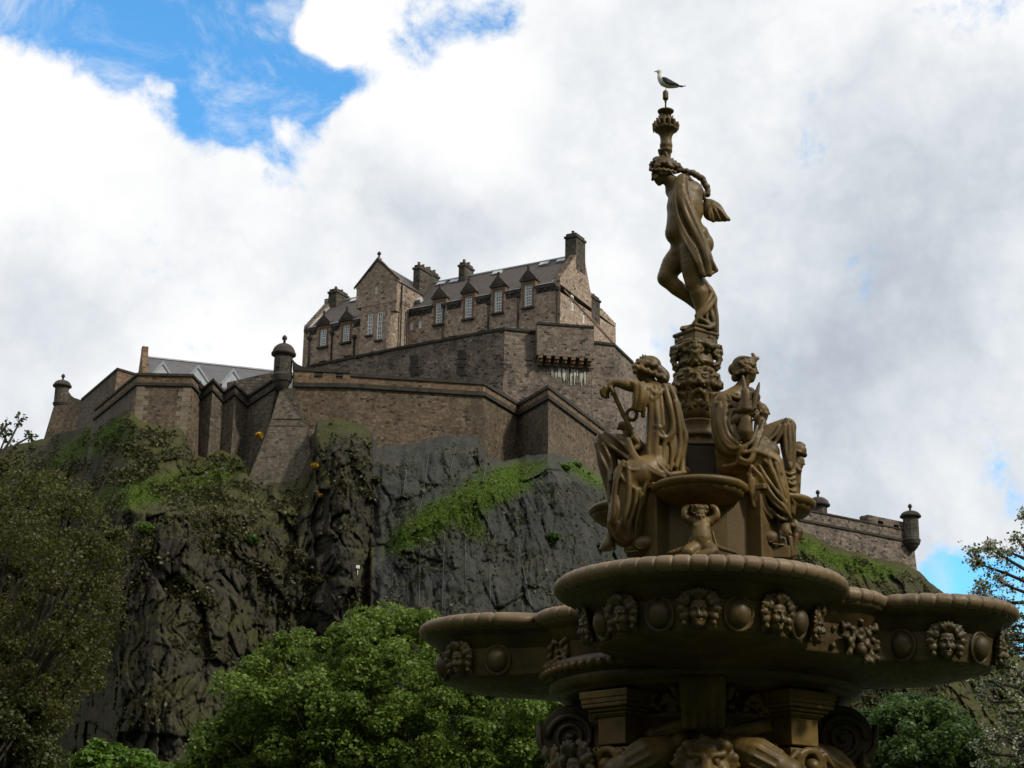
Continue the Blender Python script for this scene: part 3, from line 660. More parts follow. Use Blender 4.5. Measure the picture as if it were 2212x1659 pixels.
# ---- far left wall rising to its peak
pk = at(253.8, 799.6, 165); wl = atz(176.4, 865.7, pk[2]); wr = atz(310, 816, pk[2]); wl0 = atz(100, 925, pk[2])
far = empty('ramped_wall', (float(pk[0]), float(pk[1]), 30), label='dark tall wall rising to a point left of the square bastion', cat='wall')
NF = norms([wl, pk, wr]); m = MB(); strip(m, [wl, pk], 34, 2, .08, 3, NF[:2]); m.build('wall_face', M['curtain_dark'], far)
m = MB(); strip(m, [pk, wr], 34, 2, .08, 3, NF[1:]); m.build('wall_face', M['parapet'], far)
m = MB(); ledge(m, [wl, pk, wr], .1, .22, .9); m.build('coping', M['coping'], far)
tz2 = at(132, 866, 185)
lwall = [at(116, 878, 185), at(150, 866, 184), at(190, 868, 182)]
lz = lwall[1][2]
m = MB(); strip(m, [np.array([p[0], p[1], lz - .3]) for p in lwall], 38, 3, .26, 4); end_w = m.build('wall_face', M['curtain'], far)

# ---- sentry turrets
def turret(name_label, x, ydome_top, ydome, yshaft, ycorb, yend, half, Y, door=None, taper=.35):
    c = at(x, yshaft, Y); px = np.linalg.norm(at(x + 1, yshaft, Y) - c); r = half * px
    zz = [at(x, y, Y)[2] for y in (ydome_top, ydome, yshaft, ycorb, yend)]
    t = empty('sentry_turret', (c[0], c[1], zz[4]), label=name_label, cat='turret', group='domed sentry turrets along the castle walls')
    b = np.array([c[0], c[1], 0])
    m = MB(); m.lathe(b, [(r * .97, zz[3]), (r, zz[3] + .02), (r, zz[1] - .02)], 14); m.build('shaft', M['ashlar'], t)
    m = MB(); h = zz[0] - zz[1]; m.lathe(b, [(r * 1.0, zz[1] - .1), (r * 1.34, zz[1] + .02), (r * 1.36, zz[1] + .16)] + [(r * 1.24 * math.cos(a), zz[1] + .18 + (h - .3) * math.sin(a)) for a in np.linspace(.12, 1.5, 9)], 20)
    m.build('dome_roof', M['darkstone'], t, smooth=True)
    m = MB(); q = zz[0] - .2; m.lathe(b, [(.12, q), (.10, q + .35), (.2, q + .42), (.22, q + .56), (.16, q + .7), (.05, q + .8)], 10); m.build('finial', M['darkstone'], t, smooth=True)
    m = MB(); k = zz[3] - zz[4]; m.lathe(b, [(r * taper, zz[4]), (r * (taper + .35), zz[4] + k * .3), (r * .9, zz[4] + k * .55), (r * 1.0, zz[4] + k * .6), (r * 1.08, zz[4] + k * .8), (r * 1.16, zz[3] - .01), (r * 1.0, zz[3] + .14)], 20); m.build('corbel_base', M['darkstone'], t, smooth=False)
    if door:
        q = at(x + door[0], door[1], Y - r * .8); m = MB(); m.box(q, .2 * r, .26 * r, door[2] * px); m.build('slit_opening', M['iron_pipe'], t)
    return t
turret('domed round turret on the angle of the curtain wall below the long building', 611.5, 739, 768, 790, 812, 845, 20  , YC + .3, (-11, 785, 9))
turret('small domed turret at the far left end of the walls', 133, 819, 836, 850, 872, 886, 15, 187)
turret('domed turret at the far right end of the wall beside open sky', 1968, 1101, 1118, 1140, 1167, 1190, 17, 175)
turret('domed turret peeping out right beside the small fountain bowl', 1768, 1071, 1094, 1104, 1125, 1150, 19, 172)
m = MB(); m.prism([at(148, 846, 187), at(152, 853, 187), at(160, 859, 187), at(178, 865, 187), at(178, 885, 187), at(143, 885, 187)], (0, 1.0, 0)); m.build('swept_parapet', M['ashlar'], far)
# ---- low slate-roofed building behind the bastion
g0 = at(317.8, 772, 172); g1 = atz(588.7, 801.7, g0[2]); d2 = (g1 - g0); L2 = np.linalg.norm(d2); d2 /= L2; n2_ = np.array([d2[1], -d2[0], 0]); n2_ = n2_ if n2_[1] < 0 else -n2_
ev = g0[2] - 3.6
bl2 = empty('slate_roofed_building', (g0 + d2 * L2 / 2) * np.array([1, 1, 0]) + np.array([0, 0, 38]), label='low building behind the bastion with grey slate roof and three triangular dormers', cat='building')
def B2(s, o, z): r = g0 + d2 * s + n2_ * o; return np.array([r[0], r[1], z])
m = MB(); m.prism([B2(0, 3.2, ev), B2(0, 0, g0[2]), B2(0, -3.2, ev), B2(0, 0, g0[2] - .4)], d2 * (L2 + 4)); r2 = m.build('roof', M['slate2'], bl2)
m = MB(); m.box(B2(L2 / 2 + 2, 0, g0[2] + .04), L2 / 2 + 2, .12, .07, (d2, n2_, ZV)); m.build('ridge_capping', M['lead'], r2)
m = MB(); m.prism([B2(-.6, 3.5, 38), B2(-.6, 3.5, ev + .2), B2(-.6, .45, g0[2] + .4), B2(-.6, .45, g0[2] + 1.0), B2(-.6, -.45, g0[2] + 1.0), B2(-.6, -.45, g0[2] + .4), B2(-.6, -3.5, ev + .2), B2(-.6, -3.5, 38)], d2 * .62); m.build('gable_wall', M['parapet'], bl2)
m = MB(); m.prism([B2(.05, 3.0, 38), B2(L2 + 4, 3.0, 38), B2(L2 + 4, 3.0, ev + .1), B2(.05, 3.0, ev + .1)], -n2_ * 6); m.build('wall', M['hosp'], bl2)
for (ax_, ay), (lx, ly), (rx, ry) in ((Z3(1105, 290), Z3(1015, 358), Z3(1180, 390)), (Z3(1390, 320), Z3(1300, 392), Z3(1470, 412)), (Z3(1675, 350), Z3(1590, 412), Z3(1740, 428))):
    q = atplane(ax_, ay, g0 + n2_ * 2.9, n2_); s = float((q - g0) @ d2); wl_ = 1.05; z1 = q[2]; z0 = z1 - 1.55
    A = lambda s_, o, z: B2(s_, o, z)
    m = MB(); m.prism([A(s - wl_, 2.9, z0), A(s - wl_ - .22, 2.9, z0), A(s, 2.9, z1 + .2), A(s + wl_ + .22, 2.9, z0), A(s + wl_, 2.9, z0), A(s, 2.9, z1 - .18)], -n2_ * .25); dd = m.build('dormer', M['white'] if False else M['greypaint'], bl2)
    m = MB(); m.prism([A(s - wl_, 2.8, z0 - .8), A(s - wl_, 2.8, z0 + .05), A(s, 2.8, z1 - .15), A(s + wl_, 2.8, z0 + .05), A(s + wl_, 2.8, z0 - .8)], -n2_ * .15); m.build('dormer_front', M['lead'], dd)
    m = MB(); m.prism([A(s - wl_ - .1, 2.75, z0), A(s, 2.75, z1 + .1), A(s + wl_ + .1, 2.75, z0), A(s, 2.75, z1 - .1)], -n2_ * 2.2); m.build('dormer_roof', M['slate2'], dd)
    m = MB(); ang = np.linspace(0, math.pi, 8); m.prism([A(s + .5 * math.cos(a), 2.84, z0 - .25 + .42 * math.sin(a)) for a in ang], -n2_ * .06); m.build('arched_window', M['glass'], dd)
m = MB(); m.prism([at(490, 826, 149), at(588.7, 804, 149), at(588.7, 840, 149), at(490, 860, 149)], (0, 1, 0)); iw = m.build('inner_wall', M['ashlar'], None, label='short plain wall rising to the turret behind the zigzag parapet', cat='wall')
# ---- right-hand wall
zr = at(1951, 1146, 175)[2]
ra, rb = atz(1690, 1093, zr), atz(1972, 1150, zr)
rw = empty('outer_wall', (float(rb[0] - 8), float(rb[1]), 10), label='grey rubble wall with merlons at far right beyond the fountain, grassy slope below', cat='wall')
zrs = at(1961, 1168, 175)[2]
lo = [np.array([p[0], p[1], zrs]) for p in (ra, rb, rb + np.array([1.5, 9, 0]))]
m = MB(); strip(m, lo, 24, 2, .07, 4); m.build('wall_face', M['upper'], rw)
m = MB(); strip(m, [ra, rb], zrs + .02, .9); m.build('parapet', M['upper'], rw)
m = MB(); ledge(m, [ra + ZV * .004, rb + ZV * .004], .1, .16, .9); ledge(m, [p - ZV * .1 for p in lo], .15, .22, .3); m.build('coping', M['coping'], rw)
dr = (rb - ra); dr /= np.linalg.norm(dr); nr_ = norms([ra, rb])[0]
def rs_(x): q = atplane(x, 1130, ra, nr_); return float((q - ra) @ dr)
RP = lambda s, z: ra + dr * s + nr_ * .03 + ZV * (z - zr)
m = MB(); zt = zr + .75; h1 = (rs_(1884), zr - .35, rs_(1892), zr + .45); h2 = (rs_(1918), zr - .35, rs_(1926), zr + .4)
h1 = (rs_(1896), zr - .3, rs_(1908), zr + .5); h2 = (rs_(1930), zr - .3, rs_(1941), zr + .42)
gridwall(m, RP, (rs_(1876), zr - .5, rs_(1958), zt), [h1, h2], nr_, .6)
m.prism([RP(rs_(1876), zt) - nr_ * .05, RP(rs_(1958), zt) - nr_ * .05, RP(rs_(1958), zt) - nr_ * 1.2, RP(rs_(1876), zt) - nr_ * 1.2], ZV * .14)
m.quad(RP(rs_(1876), zt), RP(rs_(1876), zt) - nr_ * 1.2, RP(rs_(1876), zr) - nr_ * 1.2, RP(rs_(1876), zr)); m.build('merlon', M['upper'], rw)
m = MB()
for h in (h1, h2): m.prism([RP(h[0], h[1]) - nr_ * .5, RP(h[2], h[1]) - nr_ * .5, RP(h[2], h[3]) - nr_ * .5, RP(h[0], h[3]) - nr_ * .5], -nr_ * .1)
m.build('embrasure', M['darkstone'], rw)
m = MB(); q = at(1862, 1129, 178); m.tube([q - ZV * 1.5, q + ZV * .75], .04, 5); m.build('iron_pole', M['iron_pipe'], None, label='thin dark pole standing behind the far right wall', cat='pole')
# =================================================================== SCULPTING: signed distances on a grid, meshed with surface nets
def smin(a, b, k):
    h = np.clip(.5 + .5 * (b - a) / k, 0, 1); return b + (a - b) * h - k * h * (1 - h)
class Sculpt:
    """smooth union of round cones, ellipsoids and balls (metres, world axes)"""
    def __init__(s, h=.012, k=.03): s.h = h; s.k = k; s.ops = []
    def cap(s, a, b, ra, rb=None, k=None, cut=False, flat=None):
        s.ops.append(('c', np.array(a, float), np.array(b, float), ra, ra if rb is None else rb, k or s.k, cut, flat)); return s
    def chain(s, pts, rs, k=None, cut=False, sub=0):
        pts = [np.array(p, float) for p in pts]; rs = [rs] * len(pts) if np.isscalar(rs) else list(rs)
        if sub:                                           # Catmull-Rom refinement
            P, Rr = [], []
            for i in range(len(pts) - 1):
                p0, p1, p2, p3 = pts[max(i - 1, 0)], pts[i], pts[i + 1], pts[min(i + 2, len(pts) - 1)]
                for j in range(sub):
                    t = j / sub; P.append(.5 * ((2 * p1) + (p2 - p0) * t + (2 * p0 - 5 * p1 + 4 * p2 - p3) * t * t + (-p0 + 3 * p1 - 3 * p2 + p3) * t ** 3)); Rr.append(rs[i] + (rs[i + 1] - rs[i]) * t)
            P.append(pts[-1]); Rr.append(rs[-1]); pts, rs = P, Rr
        s.ops.append(('h', pts, rs, None, 0, k or s.k, cut, None)); return s
    def ell(s, c, r, k=None, ax=None, cut=False):
        s.ops.append(('e', np.array(c, float), np.array(r, float), None if ax is None else np.array(ax, float), 0, k or s.k, cut, None)); return s
    def ball(s, c, r, k=None, cut=False): return s.cap(c, c, r, r, k, cut)
    def mesh(s):
        lo = np.full(3, 1e9); hi = -lo
        for o in s.ops:
            if o[6]: continue
            if o[0] == 'c': r = max(o[3], o[4]); pl, ph = np.minimum(o[1], o[2]) - r, np.maximum(o[1], o[2]) + r
            elif o[0] == 'h': r = max(o[2]); pl, ph = np.min(o[1], axis=0) - r, np.max(o[1], axis=0) + r
            else: r = o[2].max(); pl, ph = o[1] - r, o[1] + r
            lo = np.minimum(lo, pl); hi = np.maximum(hi, ph)
        h = s.h; lo -= 4 * h; hi += 4 * h; n = np.ceil((hi - lo) / h).astype(int) + 1
        G = np.full(tuple(n), 1.0, np.float32)
        for typ, A, B, ra, rb, k, cut, flat in s.ops:
            m = k * 1.1 + 3 * h
            if typ == 'c': r = max(ra, rb); pl, ph = np.minimum(A, B) - r - m, np.maximum(A, B) + r + m
            elif typ == 'h': r = max(B); pl, ph = np.min(A, axis=0) - r - m, np.max(A, axis=0) + r + m
            else: r = B.max(); pl, ph = A - r - m, A + r + m
            i0 = np.clip(np.floor((pl - lo) / h).astype(int), 0, n); i1 = np.clip(np.ceil((ph - lo) / h).astype(int) + 1, 0, n)
            if (i1 <= i0).any(): continue
            X, Y, Z = np.meshgrid(*[(lo[d] + h * np.arange(i0[d], i1[d])).astype(np.float32) for d in range(3)], indexing='ij', sparse=True)
            if typ == 'h':                                # a chain is one rope: no swelling at its joints
                f = None
                for p_, q_, r0, r1 in zip(A[:-1], A[1:], B[:-1], B[1:]):
                    d = q_ - p_; L = float(d @ d); px, py, pz = X - p_[0], Y - p_[1], Z - p_[2]
                    t = np.clip((px * d[0] + py * d[1] + pz * d[2]) / max(L, 1e-12), 0, 1)
                    g_ = np.sqrt((px - t * d[0]) ** 2 + (py - t * d[1]) ** 2 + (pz - t * d[2]) ** 2) - (r0 + (r1 - r0) * t); f = g_ if f is None else np.minimum(f, g_)
            elif typ == 'c':
                d = B - A; L = float(d @ d)
                px, py, pz = X - A[0], Y - A[1], Z - A[2]
                if L > 1e-12: t = np.clip((px * d[0] + py * d[1] + pz * d[2]) / L, 0, 1)
                else: t = 0.0
                f = np.sqrt((px - t * d[0]) ** 2 + (py - t * d[1]) ** 2 + (pz - t * d[2]) ** 2) - (ra + (rb - ra) * t)
            else:
                px, py, pz = X - A[0], Y - A[1], Z - A[2]
                if ra is not None:
                    px, py, pz = [px * ra[i][0] + py * ra[i][1] + pz * ra[i][2] for i in range(3)]
                k0 = np.sqrt((px / B[0]) ** 2 + (py / B[1]) ** 2 + (pz / B[2]) ** 2); k1 = np.sqrt((px / B[0] ** 2) ** 2 + (py / B[1] ** 2) ** 2 + (pz / B[2] ** 2) ** 2)
                f = k0 * (k0 - 1) / (k1 + 1e-6)
            sl = tuple(slice(i0[d], i1[d]) for d in range(3)); g = G[sl]
            G[sl] = -smin(-g, f, k) if cut else smin(g, f, k)
        return surface_nets(G, lo, h)
    def build(s, name, m, parent=None, **kw):
        V, Fq = s.mesh(); return npmesh(name, V, Fq, m, parent, **kw)
def surface_nets(G, lo, h):
    S = G < 0; nx, ny, nz = G.shape
    cs = np.zeros((nx - 1, ny - 1, nz - 1), np.int8)
    for dx in (0, 1):
        for dy in (0, 1):
            for dz in (0, 1): cs += S[dx:nx - 1 + dx, dy:ny - 1 + dy, dz:nz - 1 + dz]
    act = (cs > 0) & (cs < 8); idx = np.full(act.shape, -1, np.int64); I = np.argwhere(act); idx[act] = np.arange(len(I))
    acc = np.zeros((len(I), 3)); cnt = np.zeros(len(I))
    cor = [(a, b, c) for a in (0, 1) for b in (0, 1) for c in (0, 1)]
    val = {c: G[I[:, 0] + c[0], I[:, 1] + c[1], I[:, 2] + c[2]] for c in cor}
    for a in cor:
        for d in range(3):
            if a[d]: continue
            b = list(a); b[d] = 1; b = tuple(b); va, vb = val[a], val[b]; mk = (va < 0) != (vb < 0)
            t = np.where(mk, va / np.where(mk, va - vb, 1), 0); p = np.array(a, float)[None] + t[:, None] * (np.array(b) - np.array(a))[None]
            acc[mk] += p[mk]; cnt[mk] += 1
    W = I + acc / cnt[:, None]; nmax = np.array(G.shape) - 2.001
    def samp(p):                                          # trilinear lookup, to settle every vertex on the true surface
        p = np.clip(p, 1, nmax); i = np.floor(p).astype(int); f = p - i; r = 0
        for c in cor:
            w_ = np.prod([f[:, d] if c[d] else 1 - f[:, d] for d in range(3)], axis=0); r = r + w_ * G[i[:, 0] + c[0], i[:, 1] + c[1], i[:, 2] + c[2]]
        return r
    for _ in range(3):
        g = np.stack([samp(W + np.eye(3)[d] * .75) - samp(W - np.eye(3)[d] * .75) for d in range(3)], 1) / (1.5 * h); n2 = (g * g).sum(1) + .05
        st_ = np.clip(samp(W) / n2, -h, h); W = W - g * st_[:, None] / h * .8
    V = lo + h * W; Fs = []
    for d in range(3):
        u, v = (d + 1) % 3, (d + 2) % 3
        sl0 = [slice(None)] * 3; sl1 = [slice(None)] * 3; sl0[d] = slice(0, -1); sl1[d] = slice(1, None)
        ed = S[tuple(sl0)] != S[tuple(sl1)]; E = np.argwhere(ed)
        ok = (E[:, u] > 0) & (E[:, v] > 0) & (E[:, u] < G.shape[u] - 1) & (E[:, v] < G.shape[v] - 1); E = E[ok]
        def at_(du, dv): q = E.copy(); q[:, u] -= du; q[:, v] -= dv; return idx[q[:, 0], q[:, 1], q[:, 2]]
        q = np.stack([at_(0, 0), at_(1, 0), at_(1, 1), at_(0, 1)], 1); inside = S[E[:, 0], E[:, 1], E[:, 2]]
        q[~inside] = q[~inside][:, ::-1]; Fs.append(q)
    return V, np.concatenate(Fs)
class Trace:
    """reads an enlarged view (region, scale) of the fountain; depth in pixels of that view, + away from the viewer"""
    def __init__(s, x0, y0, sc, Y): s.x0, s.y0, s.sc, s.Y = x0, y0, sc, Y; s.px = None
    def __call__(s, u, v, d=0.0):
        X, Yp = (s.x0 + u / s.sc) * .72005, (s.y0 + v / s.sc) * .72005
        s.unit = s.Y / (FPX * .93) * .72005 / s.sc
        return at(X, Yp, s.Y + d * s.unit)
    def m(s, r): return r * s.unit if hasattr(s, 'unit') else r * s.Y / (FPX * .93) * .72005 / s.sc

# =================================================================== FOUNTAIN
FY = 16.0                                                  # distance of the fountain's axis
AX = at(1517, 1180, FY)[0]
def zat(y, x=1517, Y=FY): return float(at(x, y, Y)[2])
def fpx(y): return FY / (FPX * .93)                        # metres per reading pixel at the axis
U = FY / (FPX * .935)
ftn = empty('ornate_fountain', (AX, FY, 0), label='tall brown cast-iron fountain with lobed basin, mask heads and fluted column', cat='fountain')
# ---- big lobed basin
zRim = zat(1352, 1525)
LOBES = [(-.20, -1.62, 1.17), (1.80, -.60, .82), (.16, 1.60, 1.2), (-1.74, .60, .82)]      # x, y from the axis, radius
BARBS = [(.84, -1.10, .56), (1.05, .75, .6), (-.98, 1.1, .56), (-.95, -.15, .56)]
circ = [(AX + x, FY + y, r) for x, y, r in LOBES + BARBS]
LOB = [(math.degrees(math.atan2(y, x)), math.hypot(x, y), r) for x, y, r in LOBES]; BARB = [(math.degrees(math.atan2(y, x)), math.hypot(x, y), r) for x, y, r in BARBS]
NB = 1800
out = []; own = []
for k in range(NB):
    an = 2 * math.pi * k / NB; ux, uy = math.cos(an), math.sin(an); best = (0, 0)
    for i, (cx, cy, r) in enumerate(circ):
        dx, dy = cx - AX, cy - FY; bq = ux * dx + uy * dy; disc = bq * bq - (dx * dx + dy * dy - r * r)
        if disc >= 0:
            t_ = bq + math.sqrt(disc)
            if t_ > best[0]: best = (t_, i)
    out.append((AX + ux * best[0], FY + uy * best[0])); own.append(best[1])
out = np.array(out); seg = np.r_[0, np.cumsum(np.linalg.norm(np.diff(np.vstack([out, out[:1]]), axis=0), axis=1))]
own = np.array(own)
def basin_section(k_in, z):
    """outline drawn in towards the owning lobe's centre"""
    P = np.zeros((NB, 3))
    for j in range(NB):
        cx, cy, r = circ[own[j]]; P[j] = (cx + (out[j, 0] - cx) * k_in, cy + (out[j, 1] - cy) * k_in, z)
    return P
def pull(P, f):                                           # blend towards the fountain axis
    Q_ = P.copy(); Q_[:, 0] = AX + (P[:, 0] - AX) * f; Q_[:, 1] = FY + (P[:, 1] - FY) * f; return Q_
def loft(mb, secs, close_bottom=False):
    o = len(mb.v); n = len(secs[0])
    for s_ in secs: mb.v += [tuple(p) for p in s_]
    for i in range(len(secs) - 1):
        for j in range(n):
            j2 = (j + 1) % n; mb.f.append((o + i * n + j, o + i * n + j2, o + (i + 1) * n + j2, o + (i + 1) * n + j))
    if close_bottom: mb.f.append(tuple(o + (len(secs) - 1) * n + j for j in range(n)))
    return mb
# rope rim: a torus along the outline, pinched into bands
rr = .068; mb = MB(); nr_s = 12
cent = basin_section(1.0, zRim)
secs = []
for j in range(NB):
    a, b_ = cent[(j + 1) % NB], cent[j - 1]; tg = a - b_; tg /= np.linalg.norm(tg) + 1e-9; nn_ = np.array([tg[1], -tg[0], 0])
    ph = abs((seg[j] / .135) % 1.0 - .5); band = (1.0 - .025 * (1 - 2 * ph)) - .24 * math.exp(-(ph / .065) ** 2)
    secs.append([cent[j] - nn_ * .06 + nn_ * rr * 1.25 * band * math.cos(t2) + ZV * rr * band * math.sin(t2) for t2 in np.linspace(0, 2 * math.pi, nr_s, endpoint=False)])
o = 0
for s_ in secs: mb.v += [tuple(p) for p in s_]
for j in range(NB):
    for q in range(nr_s): mb.f.append((j * nr_s + q, j * nr_s + (q + 1) % nr_s, ((j + 1) % NB) * nr_s + (q + 1) % nr_s, ((j + 1) % NB) * nr_s + q))
mb.build('banded_rim', M['iron_pink'], ftn, smooth=True)
prof = [(.965, -.01), (.97, -.06), (.94, -.085), (.87, -.11), (.81, -.14), (.79, -.17), (.795, -.19), (.775, -.20), (.765, -.23), (.76, -.33), (.745, -.40), (.715, -.45), (.72, -.465), (.69, -.478)]
S_ = [basin_section(k, zRim + z) for k, z in prof]
S_ += [pull(basin_section(k, zRim + z), f) for k, z, f in ((.62, -.50, .99), (.50, -.535, .97), (.38, -.565, .94), (.25, -.585, .88), (.12, -.60, .80))]
mb = MB(); loft(mb, S_, True)
inner = [basin_section(k, zRim + z) for k, z in ((.965, -.01), (.90, -.06), (.75, -.25), (.4, -.42))]; loft(mb, inner, True)
bas_o = mb.build('lobed_basin', M['iron_shaded'], ftn, smooth=True)

# ---- carved pieces repeated round the basin
def face_mask():
    """woman's mask crowned with leaves, facing -y, about .36 m tall, centred on the face"""
    s = Sculpt(.0085, .018)
    s.ell((0, 0, 0), (.082, .075, .115)); s.ell((0, -.02, -.075), (.05, .055, .05)); s.ell((0, -.03, .06), (.072, .055, .055))
    s.cap((0, -.075, .03), (0, -.098, -.022), .011, .018, .012); s.ell((0, -.09, -.032), (.022, .02, .013), .01)
    for x in (-1, 1):
        s.ell((.042 * x, -.058, -.022), (.03, .028, .032), .02); s.cap((.018 * x, -.084, .037), (.062 * x, -.062, .033), .010, .009, .012)
        s.ball((.034 * x, -.078, .018), .019, .006, True); s.ball((.034 * x, -.062, .017), .015, .006)
    s.cap((-.024, -.078, -.062), (.024, -.078, -.062), .009, .009, .008); s.cap((-.016, -.076, -.077), (.016, -.076, -.077), .010, .010, .008); s.ell((0, -.07, -.098), (.024, .022, .018), .012)
    s.cap((-.028, -.088, -.0695), (.028, -.088, -.0695), .0045, .0045, .004, True)
    hair = Sculpt(.0075, .006); q = random.Random(3)
    for x in (-1, 1):
        for a in np.linspace(.05, 1.25, 7):
            p = np.array([.10 * x * math.sin(a) + .01 * x, -.03, .04 + .10 * math.cos(a)]); hair.ball(p + np.array([0, -.02 * q.random(), 0]), .027 + .008 * q.random())
        hair.chain([(.10 * x, -.01, .04), (.118 * x, -.02, -.02), (.105 * x, -.01, -.075), (.125 * x, -.01, -.12)], [.034, .03, .027, .015], sub=3)
        for a, l in ((.35, .10), (.8, .12), (1.2, .12), (1.6, .11), (2.05, .10)):
            d = np.array([x * math.sin(a), -.18, math.cos(a)]); b0_ = np.array([.085 * x * math.sin(a), -.02, .085 * math.cos(a) + .03])
            hair.cap(b0_, b0_ + d * l * .5, .018, .034, .006); hair.cap(b0_ + d * l * .5, b0_ + d * l * .82, .034, .014, .006)
            for sd in (-.5, .5):
                d2_ = np.array([x * math.sin(a + sd), -.14, math.cos(a + sd)]); hair.cap(b0_ + d * l * .25, b0_ + d * l * .25 + d2_ * l * .5, .022, .015, .005)
        hair.ball((.13 * x, -.03, -.04), .03); hair.ball((.12 * x, -.045, -.09), .024)
    for a in (-.75, -.38, 0, .38, .75):                    # palmette over the brow
        d = np.array([math.sin(a), -.35, math.cos(a)]); b0_ = np.array([0, -.05, .095]); hair.cap(b0_, b0_ + d * .07, .014, .026, .005); hair.cap(b0_ + d * .07, b0_ + d * .095, .026, .012, .005)
    return s.mesh(), hair.mesh()
def lion_mask():
    s = Sculpt(.0095, .022); q = random.Random(9)
    s.ell((0, 0, 0), (.12, .09, .135)); s.ell((0, -.075, -.035), (.062, .07, .055)); s.cap((0, -.05, .07), (0, -.125, -.01), .03, .034)
    s.ell((0, -.135, -.008), (.034, .02, .02), .01); s.ell((0, -.07, -.125), (.05, .05, .035))
    for x in (-1, 1):
        s.ell((.035 * x, -.115, -.04), (.036, .034, .03), .012); s.cap((.025 * x, -.085, .068), (.09 * x, -.055, .075), .022, .02, .015)
        s.ball((.052 * x, -.092, .035), .024, .01, True); s.ball((.052 * x, -.072, .036), .02, .006); s.ell((.085 * x, -.045, -.02), (.04, .045, .05)); s.ball((.105 * x, -.03, .12), .035, .02)
        s.cap((.034 * x, -.11, -.062), (.034 * x, -.1, -.10), .011, .006, .006)
    s.ell((0, -.12, -.088), (.04, .05, .024), .012, None, True); s.cap((0, -.06, -.1), (0, -.115, -.108), .022, .016, .01)
    for k in range(26):
        a = 2 * math.pi * k / 26; d = np.array([math.sin(a), -.05, math.cos(a)]); l = .045 + .03 * q.random(); b0_ = d * .115
        s.chain([b0_, b0_ + d * l * .6 + np.array([q.uniform(-.015, .015), .0, 0]), b0_ + d * l + np.array([q.uniform(-.03, .03), .01, q.uniform(-.02, .0)])], [.032, .03, .016], .008)
    for x in (-1, 0, 1):
        s.cap((.055 * x, -.05, -.15), (.075 * x, -.04, -.235 - .03 * (x == 0)), .038, .012, .02)
    return s.mesh()
MASK, MHAIR = face_mask(); LION = lion_mask()
def mesh_of(name, VF, m):
    me = bpy.data.meshes.new(name); V, Fq = VF; n = len(Fq)
    me.vertices.add(len(V)); me.vertices.foreach_set('co', V.ravel()); me.loops.add(n * 4); me.loops.foreach_set('vertex_index', Fq.ravel().astype(np.int32))
    me.polygons.add(n); me.polygons.foreach_set('loop_start', np.arange(0, n * 4, 4, dtype=np.int32)); me.update(calc_edges=True)
    me.polygons.foreach_set('use_smooth', np.ones(n, dtype=bool)); me.materials.append(m); return me
me_mask = mesh_of('mask_face', MASK, M['iron_shaded']); me_hair = mesh_of('mask_leaves', MHAIR, M['iron_shaded']); me_lion = mesh_of('lion_mask', LION, M['iron'])
def put_mesh(name, me, parent, loc, face, tilt=0.0, scale=1.0):
    """loc in world; face = outward angle; the mesh's -y looks outward"""
    o = bpy.data.objects.new(name, me); COL.objects.link(o); o.parent = parent
    o.matrix_parent_inverse = Matrix.Translation(-world_loc(parent)); o.location = Vector(loc)
    o.rotation_euler = (tilt, 0, face + math.pi / 2); o.scale = (scale,) * 3; return o
boss = MB(); boss.lathe((0, 0, 0), [(.155, 0), (.155, .02), (.14, .035), (.125, .02), (.115, .02)] + [(.112 * math.cos(a), .02 + .07 * math.sin(a)) for a in np.linspace(0, 1.45, 8)], 24)
bv = [(x, -z, y) for x, y, z in boss.v]; boss_me = bpy.data.meshes.new('oval_boss'); boss_me.from_pydata(bv, [], boss.f); boss_me.update()
bm = bmesh.new(); bm.from_mesh(boss_me); bmesh.ops.recalc_face_normals(bm, faces=bm.faces); bm.to_mesh(boss_me); bm.free(); boss_me.polygons.foreach_set('use_smooth', [True] * len(boss_me.polygons)); boss_me.materials.append(M['iron_shaded'])
for li, (a, d, r) in enumerate(LOB):
    if li == 2: continue
    cx, cy, _ = circ[li]
    for k, off in enumerate((-80, -60, -40, -20, 0, 20, 40, 60, 80) if r > 1 else (-99, -66, -33, 0, 33, 66, 99)):
        if r < 1: k += 1
        an = math.radians(a + off * 1.0); q = np.array([cx + r * .75 * math.cos(an), cy + r * .75 * math.sin(an), zRim - .335])
        if (q[1] - FY) > .55: continue
        if k % 2 == 0:
            mk_ = put_mesh('mask', me_mask, ftn, q + np.array([math.cos(an), math.sin(an), 0]) * .02, an, .12, .94)
            h_ = bpy.data.objects.new('leaf_hair', me_hair); COL.objects.link(h_); h_.parent = mk_
        else:
            b_ = put_mesh('oval_boss', boss_me, ftn, q - np.array([math.cos(an), math.sin(an), 0]) * .012, an, .1, 1.0); b_.scale = (.84, 1.0, .92)
for bi, (a, d, r) in enumerate(BARB):                      # shell ornament on the angles between the lobes
    if bi in (1, 2): continue
    cx, cy, _ = circ[4 + bi]; an = math.radians(a); c0 = np.array([cx + r * .76 * math.cos(an), cy + r * .76 * math.sin(an), zRim - .335]); tg = np.array([-math.sin(an), math.cos(an), 0]); ou = np.array([math.cos(an), math.sin(an), 0])
    s = Sculpt(.011, .016); q = random.Random(bi)
    for j in range(46):                                    # rosettes and acanthus packed over the angle
        pa = q.uniform(-.30, .30); p = c0 + tg * pa + ZV * q.uniform(-.15, .13) - ou * (.10 * (pa / .3) ** 2) + ou * .005
        if q.random() < .35: s.ball(p, q.uniform(.02, .036))
        else:
            dv = tg * q.uniform(-1, 1) + ZV * q.uniform(-1, 1); dv = dv / np.linalg.norm(dv) * .085; s.chain([p, p + dv * .5 + ou * .022, p + dv], [.014, .026, .010], None, False, 2)
    s.ball(c0 - ZV * .1 + ou * .03, .05); s.build('shell_ornament', M['iron_shaded'], ftn)

